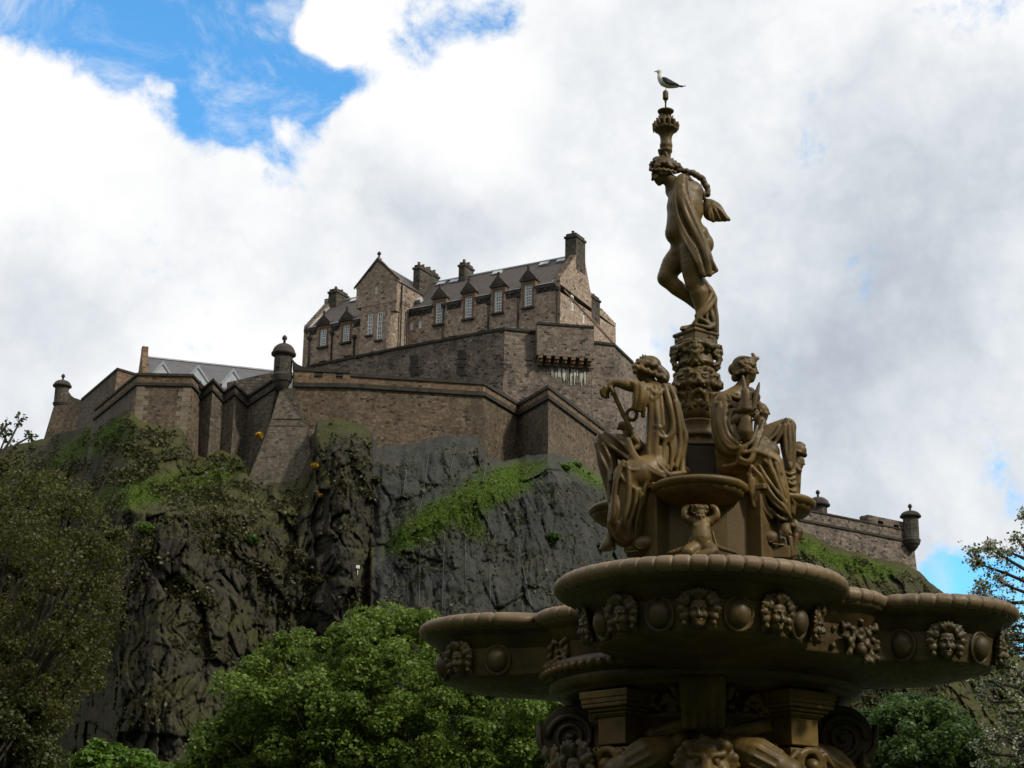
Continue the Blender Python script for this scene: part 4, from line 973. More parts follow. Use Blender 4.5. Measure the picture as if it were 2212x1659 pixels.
# ---- stem below the basin
zc = zat(1409, 1515, FY - 1.42)                             # top of the leaf-moulded cornice, from its front edge
C0 = np.array([AX, FY, 0.0])
def lathe_part(name, prof, parent=ftn, m='iron', n=64, c=C0, **kw):
    q = MB(); q.lathe(c, prof, n, **kw); return q.build(name, M[m], parent, smooth=True)
rc = 1.42
lathe_part('stem_cornice', [(1.2, zc + .08), (rc, zc + .05), (rc + .035, zc), (rc + .02, zc - .045), (rc - .03, zc - .065), (rc - .05, zc - .07), (rc - .05, zc - .085), (rc - .03, zc - .10), (rc - .03, zc - .14), (rc - .10, zc - .19), (rc - .13, zc - .195), (rc - .13, zc - .215), (rc - .22, zc - .225), (rc - .26, zc - .245)], n=96, m='iron_shaded')
mb = MB()
for k in range(84):
    an = 2 * math.pi * k / 84; mb.lathe((AX + (rc + .02) * math.cos(an), FY + (rc + .02) * math.sin(an), zc - .03), [(.01, -.035), (.034, -.02), (.042, 0), (.034, .022), (.01, .035)], 8)
tag(mb.build('leaf_moulding', M['iron'], ftn, smooth=True), kind='stuff')
zd = zc - .245; rd = 1.0
lathe_part('stem_drum', [(rd, zd + .04), (rd, zd - .17), (rd + .03, zd - .18), (rd + .03, zd - .22), (rd, zd - .23), (rd, zd - .42), (rd + .05, zd - .43), (rd + .06, zd - .47), (rd, zd - .48), (rd - .1, zd - .50), (rd - .16, zd - 1.6), (rd + .2, zd - 2.4), (rd + .35, 0.0)], n=64, m='iron_shaded')
mb = MB()
for k in range(96):
    an = 2 * math.pi * k / 96; mb.lathe((AX + (rd + .075) * math.cos(an), FY + (rd + .075) * math.sin(an), zd - .45), [(.006, -.025), (.024, -.01), (.024, .012), (.006, .026)], 6)
tag(mb.build('bead_moulding', M['iron'], ftn, smooth=True), kind='stuff')
PIL = [-141, -52, 38, 128]                                   # pilasters stand on the diagonals
PIL = [-136, -54, 40, 130]
for a in PIL:
    an = math.radians(a); ou = np.array([math.cos(an), math.sin(an), 0]); tg = np.array([-ou[1], ou[0], 0]); ax3 = (tg, ou, ZV); b0_ = C0 + ou * (rd + .02)
    m = MB()
    m.box(b0_ + ZV * (zd - .33), .155, .20, .115, ax3)
    for w_, z0, h_ in ((.272, -.035, .03), (.262, -.085, .022), (.255, -.125, .016), (.22, -.158, .014), (.19, -.187, .013), (.172, -.207, .008)): m.box(b0_ + ZV * (zd + z0), w_, .21 + (w_ - .16) * .9, h_, ax3)
    m.box(b0_ + ZV * (zd - 1.0), .17, .2, .53, ax3)
    pil = m.build('pilaster', M['iron'], ftn, bevel=.008)
    s = Sculpt(.012, .018)
    w0 = b0_ + ou * .25 + ZV * (zd - .62)
    for x in (-1, 1):                                      # cartouche with volutes hanging below the pilaster
        pts = [w0 + tg * x * (.16 * math.cos(t2) * (1 - t2 / 9) - .0) + ZV * (.16 * math.sin(t2) * (1 - t2 / 9)) for t2 in np.linspace(-1.2, 4.6, 12)]; s.chain(pts, .026)
    s.ball(w0 + ou * .02, .065); s.cap(w0 - ZV * .12, w0 - ZV * .5, .09, .05)
    for x in (-1, 1): s.cap(w0 + tg * .1 * x - ZV * .14, w0 + tg * .2 * x - ZV * .36, .04, .02); s.cap(w0 + tg * .16 * x + ZV * .1, w0 + tg * .26 * x + ZV * .02, .035, .02)
    s.build('cartouche', M['iron'], pil)
# big scroll consoles under the side lobes and fluted bracket under the front lobe
def spiral(c, e1, e2, r0, turns, n=40, shrink=.12):
    return [c + e1 * (r0 * (1 - (1 - shrink) * k / n) * math.cos(2 * math.pi * turns * k / n)) + e2 * (r0 * (1 - (1 - shrink) * k / n) * math.sin(2 * math.pi * turns * k / n)) for k in range(n + 1)]
for a, big in ((-6.0, 1.1), (175.0, 1.1), (-97, .0)):
    an = math.radians(a); ou = np.array([math.cos(an), math.sin(an), 0]); tg = np.array([-ou[1], ou[0], 0])
    if big:
        cs = C0 + ou * (rd + .17) + ZV * (zd - .29)
        m = MB(); poly = [cs + ou * (.27 * math.cos(t2)) + ZV * (.27 * math.sin(t2)) for t2 in np.linspace(-1.7, 2.3, 16)] + [C0 + ou * (rd - .1) + ZV * (zd + .02), C0 + ou * (rd - .1) + ZV * (zd - .52), cs - ou * .2 - ZV * .26]
        m.prism([p - tg * .19 for p in poly], tg * .38); con = m.build('scroll_console', M['iron_dark'], ftn, bevel=.012)
        for x in (-1, 1):
            q = MB(); q.tube(spiral(cs + tg * .2 * x - ZV * .02, ou, ZV, .21, 2.2), np.linspace(.035, .02, 41), 8); q.lathe(cs + tg * .2 * x - ZV * .05, [(.01, 0), (.04, .02), (.04, .05), (.01, .07)], 8); q.build('scroll', M['iron_dark'], con, smooth=True)
            q = MB(); q.tube([cs + tg * .19 * x - ou * .45 - ZV * .27, cs + tg * .19 * x - ou * .1 - ZV * .30, cs + tg * .19 * x + ou * .15 - ZV * .25, cs + tg * .19 * x + ou * .28 - ZV * .08, cs + tg * .19 * x + ou * .29 + ZV * .1], .03, 8); q.build('scroll_edge', M['iron_dark'], con, smooth=True)
    else:
        cs = C0 + ou * (rd + .16) + ZV * (zd - .10); s = Sculpt(.012, .014)
        for x in np.linspace(-.15, .15, 5): s.chain([cs + tg * x + ZV * .2 + ou * .1, cs + tg * x + ZV * .15 + ou * .16, cs + tg * x - ZV * .0 + ou * .14, cs + tg * x * .95 - ZV * .22 + ou * .05], [.036, .042, .04, .032], sub=3)
        for x in (-1, 1): s.chain([cs + tg * .2 * x + ZV * .16, cs + tg * .23 * x + ZV * .08 + ou * .06, cs + tg * .2 * x + ZV * .03], .04)
        s.build('fluted_bracket', M['iron'], ftn)
# laurel swag on the frieze to the right, reliefs
for a0, a1 in ((-88, -66), (-124, -104)):
    s = Sculpt(.012, .012)
    for k in range(16):
        f = k / 15; an = math.radians(a0 + (a1 - a0) * f); p = C0 + np.array([math.cos(an), math.sin(an), 0]) * (rd + .03) + ZV * (zd - .36 + .10 * abs(f - .1)); tg = np.array([-math.sin(an), math.cos(an), 0]) * (1 if a1 > a0 else -1)
        s.ball(p, .02)
        for x in (-1, 1): s.cap(p, p + tg * .055 + ZV * .065 * x, .022, .005, .01)
    s.build('laurel_relief', M['iron'], ftn)
for a0, a1 in ((-128, -106), (-84, -62), (-44, -14), (-170, -145)):          # acanthus frieze under the cornice
    s = Sculpt(.012, .012); q = random.Random(int(a0))
    for k in range(30):
        an = math.radians(q.uniform(a0, a1)); ou = np.array([math.cos(an), math.sin(an), 0]); tg = np.array([-ou[1], ou[0], 0]); p = C0 + ou * (rd + .012) + ZV * (zd - q.uniform(.02, .17)); dv = tg * q.uniform(-1, 1) + ZV * q.uniform(-.8, .8); dv = dv / np.linalg.norm(dv) * .075
        s.chain([p, p + dv * .5 + ou * .022, p + dv], [.012, .022, .009])
    s.build('acanthus_frieze', M['iron'], ftn)
# sculpted band at the foot of the picture: heads, shells and fruit round the stem
for k, (a, kind_) in enumerate(((-150, 'head'), (-122, 'jar'), (-96, 'lion'), (-74, 'jar'), (-31, 'jar'), (-8, 'head'), (-172, 'head'), (-112, 'fruit'), (-84, 'fruit'), (-60, 'fruit'), (-42, 'fruit'), (-20, 'fruit'), (-162, 'fruit'))):
    an = math.radians(a); ou = np.array([math.cos(an), math.sin(an), 0]); tg = np.array([-ou[1], ou[0], 0]); c = C0 + ou * (rd + .14) + ZV * (zd - .68)
    if kind_ == 'lion': put_mesh('lion_mask', me_lion, ftn, c + ou * .10 + ZV * .02, an, .15, 1.45)
    elif kind_ == 'head':
        mk_ = put_mesh('mask', me_mask, ftn, c + ou * .14, an, .1, 1.5); h_ = bpy.data.objects.new('leaf_hair', me_hair); COL.objects.link(h_); h_.parent = mk_
    elif kind_ == 'jar':                                    # tilted reeded jars, shoulders rounded
        s = Sculpt(.012, .02); dq = tg * (1 if a > -97 else -1) * .75 + ou * .35 - ZV * .42; dq /= np.linalg.norm(dq); s0_ = c - dq * .2 + ZV * .10
        s.chain([s0_, s0_ + dq * .16, s0_ + dq * .34, s0_ + dq * .42], [.10, .165, .15, .12], sub=3); s.chain([s0_ + dq * .42, s0_ + dq * .45], .14, .01); s.ball(s0_ + dq * .5, .10, .02, True); s.cap(s0_, s0_ - dq * .12, .06, .08)
        b1_ = np.cross(dq, ou); b1_ /= np.linalg.norm(b1_); b2_ = np.cross(dq, b1_)
        for t2 in np.linspace(0, 2 * math.pi, 14, endpoint=False):
            e_ = b1_ * math.cos(t2) + b2_ * math.sin(t2); s.chain([s0_ + dq * .03 + e_ * .11, s0_ + dq * .16 + e_ * .168, s0_ + dq * .34 + e_ * .152], .012, .012)
        s.build('water_jar', M['iron'], ftn)
    else:
        s = Sculpt(.012, .016); q = random.Random(k)
        for j in range(26):
            p = c + tg * q.uniform(-.2, .2) + ZV * q.uniform(-.45, .12) + ou * q.uniform(-.02, .1)
            if q.random() < .5: s.ball(p, q.uniform(.03, .055))
            else: d_ = np.array([q.uniform(-1, 1), q.uniform(-.6, .2), q.uniform(-1, .4)]) * .12; s.chain([p, p + d_ * .5 + ou * .03, p + d_], [.02, .038, .008])
        s.build('fruit_cluster', M['iron'], ftn)

# ---- pedestal rising from the basin: panelled drum, four little bowls, plinth, column
zPed0 = zRim - .3; zPed1 = zat(1062, 1513, FY - .55)
mb = MB(); rp = .70
pp = []
for k in range(4):
    a0 = math.radians(-91 + 90 * k)
    for off in (-31, -15, 0, 15, 31): pp.append((math.cos(a0 + math.radians(off)) * (.66 - .03 * math.cos(math.radians(off * 3))), math.sin(a0 + math.radians(off)) * (.66 - .03 * math.cos(math.radians(off * 3)))))
    a1 = math.radians(-91 + 45 + 90 * k)
    for off in (-10, 10): pp.append((math.cos(a1 + math.radians(off)) * .80, math.sin(a1 + math.radians(off)) * .80))
mb.prism([(AX + x, FY + y, zPed0) for x, y in pp], (0, 0, zPed1 - zPed0)); mb.prism([(AX + x * 1.06, FY + y * 1.06, zPed1) for x, y in pp], (0, 0, .05)); mb.prism([(AX + x * 1.07, FY + y * 1.07, zPed0 + .3) for x, y in pp], (0, 0, .06))
ped = mb.build('panelled_pedestal', M['iron'], ftn, bevel=.01)
zb = zat(1050, 1513, FY - .68) - .02
for k, (a, nm) in enumerate(((-91, 'x'), (-3, 'x'), (88, 'x'), (178, 'x'))):
    an = math.radians(a); c = C0 + np.array([(-.09, -.66, 0), (.60, -.10, 0), (0, .6, 0), (-.60, .24, 0)][k]); rb_ = .415
    q = MB(); q.lathe(c, [(.05, zb - .17), (.14, zb - .165), (.25, zb - .14), (.34, zb - .10), (.385, zb - .065), (.395, zb - .036), (.385, zb - .025)], 72, 24, .012); bw = q.build('small_bowl', M['iron'], ftn, smooth=True)
    q = MB(); q.lathe(c, [(.38, zb - .05), (rb_ - .01, zb - .04), (rb_ + .012, zb - .01), (rb_ + .012, zb + .012), (rb_ - .012, zb + .03), (rb_ - .05, zb + .02), (.2, zb - .12), (.02, zb - .16)], 64); q.build('bowl_rim', M['iron'], bw, smooth=True)
TC = Trace(1960, 960, 3.456, FY)
cx_ = TC(455, 1000)[0]; CC = np.array([cx_, FY, 0.0]); TC.Y = FY
def zc_(v, rpx=165): TC.Y = FY; TC(0, 0); return float(TC(455, v, -rpx)[2])
def rc_(px): return TC.m(px)
pl = MB(); z0, z1 = zPed1, zc_(1320); 
pl.prism([(cx_ + x * rc_(300), FY + y * rc_(250), z0) for x, y in ((-1, -.45), (-.45, -1), (.45, -1), (1, -.45), (1, .45), (.45, 1), (-.45, 1), (-1, .45))], (0, 0, z1 - z0)); pl.prism([(cx_ + x * rc_(310), FY + y * rc_(260), z1) for x, y in ((-1, -.45), (-.45, -1), (.45, -1), (1, -.45), (1, .45), (.45, 1), (-.45, 1), (-1, .45))], (0, 0, .03)); pl.build('plinth', M['iron_dark'], ftn, bevel=.012)
lathe_part('column_base', [(rc_(r), zc_(v, r)) for r, v in ((178, 1345), (196, 1318), (200, 1290), (190, 1268), (172, 1255), (166, 1215), (172, 1190), (190, 1178), (192, 1160), (180, 1140), (172, 1120), (170, 1040), (176, 1030), (176, 1015), (160, 1008))], c=CC)
lathe_part('fluted_shaft', [(rc_(r), zc_(v, r)) for r, v in ((164, 1015), (160, 900), (152, 760), (146, 600), (150, 520), (175, 470))], c=CC, n=144, flute=16, fd=.035)
# lion masks with oak leaves round the neck of the column
for a in (-91, -28, 30, 90, 150, -154):
    an = math.radians(a); c = CC + np.array([math.cos(an), math.sin(an), 0]) * (rc_(150)) + ZV * zc_(625, 170)
    put_mesh('lion_mask', me_lion, ftn, c, an, .12, .82)
s = Sculpt(.009, .012); q = random.Random(4)
for a in np.arange(-180, 180, 30.0):
    an = math.radians(a); ou = np.array([math.cos(an), math.sin(an), 0]); tg = np.array([-ou[1], ou[0], 0]); R_ = rc_(156)
    w_ = CC + ou * R_ + ZV * zc_(790, 156); L_ = rc_(120 if (a % 60 == 0) else 80)
    s.cap(w_ + ZV * .06, w_ - ZV * L_, .035, .012)
    for x in (-1, 1):
        for f in (.1, .45, .75): s.cap(w_ - ZV * L_ * f, w_ - ZV * (L_ * f + .035) + tg * x * .055 * (1.15 - f), .024, .014, .01)
s.build('oak_leaf_collar', M['iron'], ftn)
# capital: bell, abacus, volutes, wings
zA, zBk = zc_(205, 200), zc_(112, 180)
lathe_part('capital_bell', [(rc_(r), zc_(v, r)) for r, v in ((150, 520), (168, 480), (172, 440), (195, 425), (200, 405), (178, 390), (170, 330), (185, 260), (215, 215), (222, 195), (205, 180))], c=CC)
m = MB(); rot_ = math.radians(-91 + 38); bx_ax = (np.array([math.cos(rot_), math.sin(rot_), 0]), np.array([-math.sin(rot_), math.cos(rot_), 0]), ZV)
m.box(CC + ZV * ((zA + zBk) / 2), rc_(158), rc_(158), (zBk - zA) / 2 + .01, bx_ax); m.box(CC + ZV * (zA - .015), rc_(192), rc_(192), .02, bx_ax); m.box(CC + ZV * (zBk + .01), rc_(172), rc_(172), .018, bx_ax); m.build('abacus', M['iron'], ftn, bevel=.012)
s = Sculpt(.0085, .012)
for k in range(4):
    for sx in (-1, 1):
        e1 = bx_ax[0] if k % 2 == 0 else bx_ax[1]; e1 = e1 * (1 if k < 2 else -1); e2 = np.cross(ZV, e1) * sx
        c = CC + e1 * rc_(172) + e2 * rc_(118) + ZV * zc_(285, 200)
        pts = spiral(c, e2, ZV, rc_(62), 1.9, 26); s.chain(pts, list(np.linspace(.022, .014, 27))); s.ball(c, .026)
        s.chain([c + ZV * rc_(60), c - e2 * rc_(60) + ZV * rc_(50) + e1 * .02, c - e2 * rc_(115) + ZV * rc_(25) + e1 * .035], [.02, .024, .03], sub=3)
        s.chain([c + e2 * rc_(30) - ZV * rc_(60), c + e2 * rc_(20) - ZV * rc_(120), c - e2 * rc_(50) - ZV * rc_(150)], [.03, .024, .015], sub=3)
        c2 = c - ZV * rc_(155) + e2 * rc_(8) - e1 * rc_(15); s.chain(spiral(c2, e2, ZV, rc_(40), 1.4, 14), .016)
        for j in range(3): s.cap(c + e2 * rc_(62) + ZV * rc_(40 - 55 * j), c + e2 * rc_(92) + ZV * rc_(62 - 55 * j) - e1 * .02, .018, .005)
    cc = CC + e1 * rc_(185) + ZV * zc_(235, 200)
    for j in range(9): s.ball(cc + np.cross(ZV, e1) * rnd.uniform(-.07, .07) + ZV * rnd.uniform(-.09, .08) + e1 * rnd.uniform(0, .03), rnd.uniform(.018, .03))
s.build('capital_scrolls', M['iron'], ftn)
# =================================================================== STATUES ON THE FOUNTAIN
def draw(s, T, items, k=None):
    """items: chains of (u, v, depth, radius) in the enlarged view's pixels"""
    for it in items:
        sub = 4 if len(it) > 2 else 0
        s.chain([T(q[0], q[1], q[2]) for q in it], [T.m(q[3]) for q in it], None if k is None else T.m(k), False, sub)
    return s
def blob(s, T, u, v, d, ru, rd_, rv, k=None, cut=False): s.ell(T(u, v, d), (T.m(ru), T.m(rd_), T.m(rv)), None if k is None else T.m(k), None, cut)
def face(s, T, u, v, d, R, look, tilt=0.0):
    """small human head at (u,v,d), R = half height; look = -1 faces left, +1 right; tilt drops the gaze"""
    ct, st = math.cos(tilt), math.sin(tilt)
    def p(a, h, dd=0.0): return T(u + look * R * (a * ct + h * st), v + R * (a * st - h * ct), d + dd * R)
    r = lambda x: T.m(x * R)
    s.ell(p(-.06, .16), (r(.74), r(.62), r(.80)), r(.15)); s.ell(p(.22, -.30), (r(.50), r(.46), r(.62)), r(.2))
    s.ball(p(.42, -.74), r(.20), r(.15)); s.cap(p(.70, .16), p(.86, -.16), r(.085), r(.12), r(.09)); s.cap(p(.60, .30, -.28), p(.64, .30, .28), r(.12), r(.12), r(.12))
    for x in (-1, 1):
        s.ball(p(.66, .12, .26 * x), r(.13), r(.06), True); s.ball(p(.58, .12, .25 * x), r(.12), r(.04)); s.ell(p(.46, -.14, .34 * x), (r(.24), r(.2), r(.24)), r(.14))
        s.ell(p(-.08, .02, .64 * x), (r(.13), r(.08), r(.2)), r(.04))
    s.cap(p(.66, -.40, -.15), p(.66, -.40, .15), r(.075), r(.075), r(.06)); s.cap(p(.62, -.52, -.12), p(.62, -.52, .12), r(.085), r(.085), r(.06)); s.cap(p(.74, -.455, -.16), p(.74, -.455, .16), r(.035), r(.035), r(.03), True)
    return p
def fish(name, T, pts, parent, lean=1):
    """dolphin-headed bracket: brow, round eye, gaping beak; lean = direction the snout points"""
    u, v, d, R = pts; s = Sculpt(.009, T.m(14))
    blob(s, T, u - lean * 20, v - 20, d, R * 1.0, R * .8, R * .62); s.cap(T(u + lean * R * .2, v, d), T(u + lean * R * 1.15, v + R * .22, d), T.m(R * .42), T.m(R * .20)); s.cap(T(u, v + R * .42, d), T(u + lean * R * 1.05, v + R * .62, d), T.m(R * .25), T.m(R * .12))
    s.cap(T(u + lean * R * .15, v + R * .34, d - R), T(u + lean * R * 1.3, v + R * .46, d - R), T.m(R * .07), T.m(R * .07), T.m(6), True); s.cap(T(u + lean * R * .15, v + R * .34, d + R * .2), T(u + lean * R * 1.3, v + R * .46, d + R * .2), T.m(R * .11), T.m(R * .1), T.m(6), True)
    s.chain([T(u + R * .30 * math.cos(a) + lean * R * .12, v - R * .10 + R * .24 * math.sin(a), d - R * .62) for a in np.linspace(0, 6.28, 12)], T.m(R * .085), T.m(5)); s.ball(T(u + lean * R * .12, v - R * .10, d - R * .62), T.m(R * .13), T.m(4))
    for f in (0, .35, .7, 1.05): s.chain([T(u - lean * R * .5, v - R * (.1 + f * .3), d - R * .5), T(u - lean * R * (.95 + f * .1), v - R * (.35 + f * .45), d - R * .35), T(u - lean * R * (1.15 - f * .4), v - R * (.7 + f * .5), d - R * .2)], [T.m(R * .17), T.m(R * .13), T.m(R * .04)], T.m(8), False, 3)
    s.chain([T(u + lean * R * .2, v + R * .28, d - R * .45), T(u + lean * R * .7, v + R * .34, d - R * .4), T(u + lean * R * 1.2, v + R * .40, d - R * .22)], T.m(R * .09), T.m(6)); s.ball(T(u + lean * R * 1.12, v - R * .02, d - R * .1), T.m(R * .17))
    return s.build(name, M['iron'], parent)
def hand(s, T, u, v, d, fingers, r=11, thumb=None):
    for f in fingers: s.chain([T(*q) for q in f], [T.m(r * x) for x in (1.15, 1.0, .8)[:len(f)]], T.m(4))
    if thumb: s.chain([T(*q) for q in thumb], [T.m(r * x) for x in (1.3, 1.1, .85)[:len(thumb)]], T.m(5))
# ------------------------------------------------------------------ left seated figure
T = Trace(1750, 1040, 2.5135, FY - .42); T(0, 0)
st = empty('seated_statue', T(520, 1250, 0), label='seated draped statue facing left, arm out over a staff, seen from behind', cat='statue', group='seated figures round the fountain column')
s = Sculpt(.0105, T.m(26))
draw(s, T, [[(600, 390, 10, 95), (600, 560, 10, 98), (590, 760, 0, 108), (545, 900, -10, 118)], [(500, 335, -75, 54), (560, 330, 0, 62), (650, 340, 70, 55)], [(540, 320, 5, 52), (505, 270, 0, 46), (480, 215, 0, 44)],
            [(505, 335, -85, 52), (425, 312, -125, 45), (335, 292, -145, 42), (250, 272, -138, 29), (215, 282, -130, 27)]])
fp = face(s, T, 462, 176, 0, 92, -1, .12)
blob(s, T, 186, 303, -128, 36, 26, 30)
hand(s, T, 186, 303, -128, [[(160, 300, -150), (130, 333, -150), (138, 366, -138)], [(168, 312, -145), (142, 352, -142), (154, 382, -130)], [(180, 322, -138), (160, 366, -132), (172, 388, -122)], [(194, 326, -128), (180, 366, -120), (192, 384, -112)]], 12, [(206, 312, -150), (222, 338, -150), (214, 362, -142)])
draw(s, T, [[(222, 1390, -50, 40), (196, 1450, -60, 32), (178, 1490, -66, 34)], [(205, 1480, -66, 34), (165, 1508, -78, 30), (140, 1522, -84, 18)]])
for i, (u, v) in enumerate(((122, 1530), (141, 1536), (160, 1540), (180, 1540), (202, 1538))): s.cap(T(u + 12, v - 16, -86), T(u, v, -96 + i * 3), T.m(10), T.m(9), T.m(5))
s.build('figure', M['iron'], st)
s = Sculpt(.0085, T.m(5)); q = random.Random(31)
blob(s, T, 500, 142, 0, 86, 78, 74); draw(s, T, [[(560, 180, -10, 50), (605, 215, 0, 44), (612, 245, 0, 36)]])
for k in range(46):
    a = q.uniform(-.3, 2.9); b_ = q.uniform(-1.2, 1.2); s.ball(T(475 + 100 * math.cos(a + .3) * math.cos(b_), 165 - 90 * math.sin(a + .3) * math.cos(b_) * .95, 86 * math.sin(b_) * -1), T.m(q.uniform(13, 21)))
for k in range(13):
    f = k / 12; s.ball(T(398 + 210 * f, 150 + 85 * f + 8 * math.sin(k * 2.2), -84 + 40 * f), T.m(21)); s.ball(T(388 + 90 * f, 185 - 70 * f, -78), T.m(17))
for u, v, u2, v2 in ((450, 100, 448, 60), (462, 102, 470, 64), (476, 104, 492, 74), (440, 105, 428, 76)): s.cap(T(u, v, -30), T(u2, v2, -34), T.m(15), T.m(6))
for k in range(9): s.ball(T(560 + q.uniform(0, 70), 190 + q.uniform(0, 75), q.uniform(-50, 10)), T.m(q.uniform(14, 22)))
s.build('curled_hair', M['iron'], st)
s = Sculpt(.0082, T.m(12))
blob(s, T, 605, 600, 0, 128, 104, 320); blob(s, T, 640, 780, 10, 120, 100, 190); blob(s, T, 430, 385, -125, 62, 58, 92)
draw(s, T, [  # mass of the lap and legs
    [(500, 880, 40, 112), (330, 770, 60, 100), (165, 725, 60, 80)], [(165, 730, 60, 80), (185, 880, 50, 74), (235, 1080, 30, 66), (260, 1250, 0, 60)], [(520, 930, -50, 122), (420, 955, -100, 118), (335, 975, -120, 100)], [(330, 975, -120, 98), (310, 1150, -115, 96), (275, 1310, -100, 88), (310, 1440, -80, 72)], [(420, 1100, -80, 80), (400, 1260, -80, 66), (390, 1420, -70, 52)], [(660, 950, 0, 70), (760, 945, 30, 45)]])
fold = lambda r, *P: [(u, v, d, r * (1.0 if i % 2 else .9)) for i, (u, v, d) in enumerate(P)]
draw(s, T, [
    fold(23, (502, 320, -125), (506, 480, -122), (500, 640, -118), (494, 800, -120), (508, 890, -125)), fold(24, (538, 305, -115), (550, 470, -128), (562, 600, -132), (546, 740, -128), (548, 880, -130)), fold(20, (575, 320, -108), (590, 470, -124), (600, 585, -126)), fold(20, (562, 605, -130), (612, 690, -118), (602, 790, -112), (616, 900, -110)),
    fold(24, (612, 295, -92), (648, 430, -112), (674, 580, -106), (662, 660, -104), (640, 710, -100)), fold(27, (645, 295, -70), (702, 430, -62), (746, 600, -44), (766, 690, -30), (748, 850, -30), (742, 935, -40)), fold(20, (690, 420, -82), (722, 600, -70), (728, 760, -68), (700, 905, -80)), fold(15, (520, 420, -128), (526, 620, -126), (520, 860, -130)), fold(14, (575, 760, -122), (580, 900, -126)), fold(17, (655, 720, -96), (668, 820, -90), (655, 930, -90)),
    fold(14, (545, 600, -136), (575, 612, -138), (598, 602, -134), (600, 580, -128)), fold(14, (546, 650, -134), (582, 678, -134), (612, 690, -126), (650, 668, -112), (688, 640, -100)), fold(15, (480, 330, -130), (520, 400, -135), (560, 370, -132), (590, 330, -112)), fold(13, (500, 310, -128), (535, 350, -136), (575, 350, -130)),
    fold(22, (358, 272, -168), (398, 290, -188), (398, 380, -184), (384, 458, -160)), fold(20, (404, 268, -170), (432, 300, -192), (434, 400, -190), (412, 470, -165)), fold(18, (450, 275, -160), (462, 340, -180), (458, 440, -170), (450, 520, -140)), fold(16, (382, 462, -158), (412, 480, -160), (448, 470, -150)),
    fold(20, (340, 700, -100), (395, 825, -160), (500, 905, -180), (622, 962, -150), (762, 948, -60)), fold(16, (330, 740, -100), (390, 850, -170), (490, 930, -186), (610, 985, -160)), fold(16, (560, 880, -150), (610, 930, -160), (650, 970, -150)),
    fold(19, (302, 870, -215), (250, 1000, -215), (234, 1130, -205), (228, 1260, -185), (196, 1345, -150), (215, 1420, -130)), fold(20, (332, 885, -222), (345, 1050, -222), (332, 1190, -212), (312, 1300, -190), (335, 1420, -150)), fold(17, (398, 1085, -205), (388, 1200, -190), (352, 1330, -178), (342, 1455, -140)), fold(18, (420, 1080, -190), (430, 1180, -165), (400, 1320, -150), (392, 1450, -120)), fold(20, (472, 950, -160), (462, 1080, -150), (440, 1195, -150)), fold(15, (412, 1085, -195), (445, 1140, -160), (440, 1195, -155)),
    fold(13, (262, 915, -205), (300, 1000, -215), (352, 1050, -212), (415, 1075, -195)), fold(13, (245, 1140, -198), (262, 1230, -195), (240, 1330, -170)), fold(13, (300, 900, -222), (370, 930, -222), (450, 920, -195)),
    fold(17, (125, 668, 0), (200, 745, -25), (290, 805, -60), (345, 845, -110)), fold(16, (165, 648, 0), (255, 700, -30), (330, 765, -70), (372, 835, -130)), fold(15, (98, 730, 10), (140, 850, -15), (190, 940, -40), (205, 1010, -80)), fold(15, (150, 740, -20), (210, 870, -30), (215, 960, -60)), fold(15, (205, 960, -60), (196, 1060, -70), (198, 1160, -80)), fold(15, (290, 1310, -185), (255, 1400, -160), (310, 1480, -120)), fold(14, (200, 1370, -140), (250, 1450, -130), (320, 1490, -110)), fold(13, (265, 1330, -182), (285, 1420, -160), (330, 1470, -130))])
s.build('drapery', M['iron'], st)
s = Sculpt(.009, .01); draw(s, T, [[(206, 300, -118, 17), (300, 510, -95, 18)], [(300, 510, -95, 18), (402, 705, -70, 19)], [(385, 690, -80, 26), (425, 745, -70, 30), (385, 770, -90, 20)]]); s.build('staff', M['iron'], st)
s = Sculpt(.009, .01); draw(s, T, [[(365 + 38 * math.cos(a), 512 + 42 * math.sin(a), -20, 14) for a in np.linspace(0, 6.3, 12)], [(290, 590, 20, 30), (330, 620, 20, 38), (330, 690, 20, 30)], [(262, 615, 20, 14), (345, 615, 10, 14)]]); s.build('small_attribute', M['iron'], st)
fish('dolphin_head', T, (440, 1512, -80, 100), st, -1)
# ------------------------------------------------------------------ right seated figure
T = Trace(2080, 1040, 2.5135, FY - .42); T(0, 0)
st = empty('seated_statue', T(480, 1250, 0), label='seated draped statue facing right and holding a lyre beside the column', cat='statue', group='seated figures round the fountain column')
s = Sculpt(.0105, T.m(26))
draw(s, T, [[(320, 400, 10, 92), (300, 600, 0, 100), (320, 800, -10, 112)], [(235, 400, -70, 62), (330, 370, 0, 62), (440, 395, 70, 52)], [(340, 350, 0, 56), (372, 290, 0, 46), (390, 235, 0, 46)], [(225, 420, -85, 70), (250, 590, -120, 62), (262, 600, -130, 52)], [(262, 590, -135, 50), (340, 548, -180, 40), (420, 512, -205, 30), (445, 503, -210, 27)]])
face(s, T, 405, 178, 0, 96, 1, .05)
blob(s, T, 458, 498, -214, 30, 22, 26)
hand(s, T, 458, 498, -214, [[(478, 482, -215), (492, 500, -235), (470, 512, -250)], [(478, 500, -215), (490, 520, -235), (466, 530, -250)], [(470, 515, -215), (478, 538, -232), (456, 545, -246)], [(460, 525, -215), (464, 552, -230), (446, 555, -240)]], 11, [(440, 478, -225), (455, 462, -240), (470, 468, -248)])
blob(s, T, 425, 322, -190, 24, 18, 16); hand(s, T, 425, 322, -190, [[(415, 312, -200), (440, 326, -222), (452, 345, -225)], [(405, 322, -200), (430, 340, -222), (446, 358, -225)], [(400, 334, -200), (420, 352, -222), (436, 368, -225)]], 10); draw(s, T, [[(440, 400, 40, 44), (470, 380, -60, 36), (435, 335, -165, 24)]])
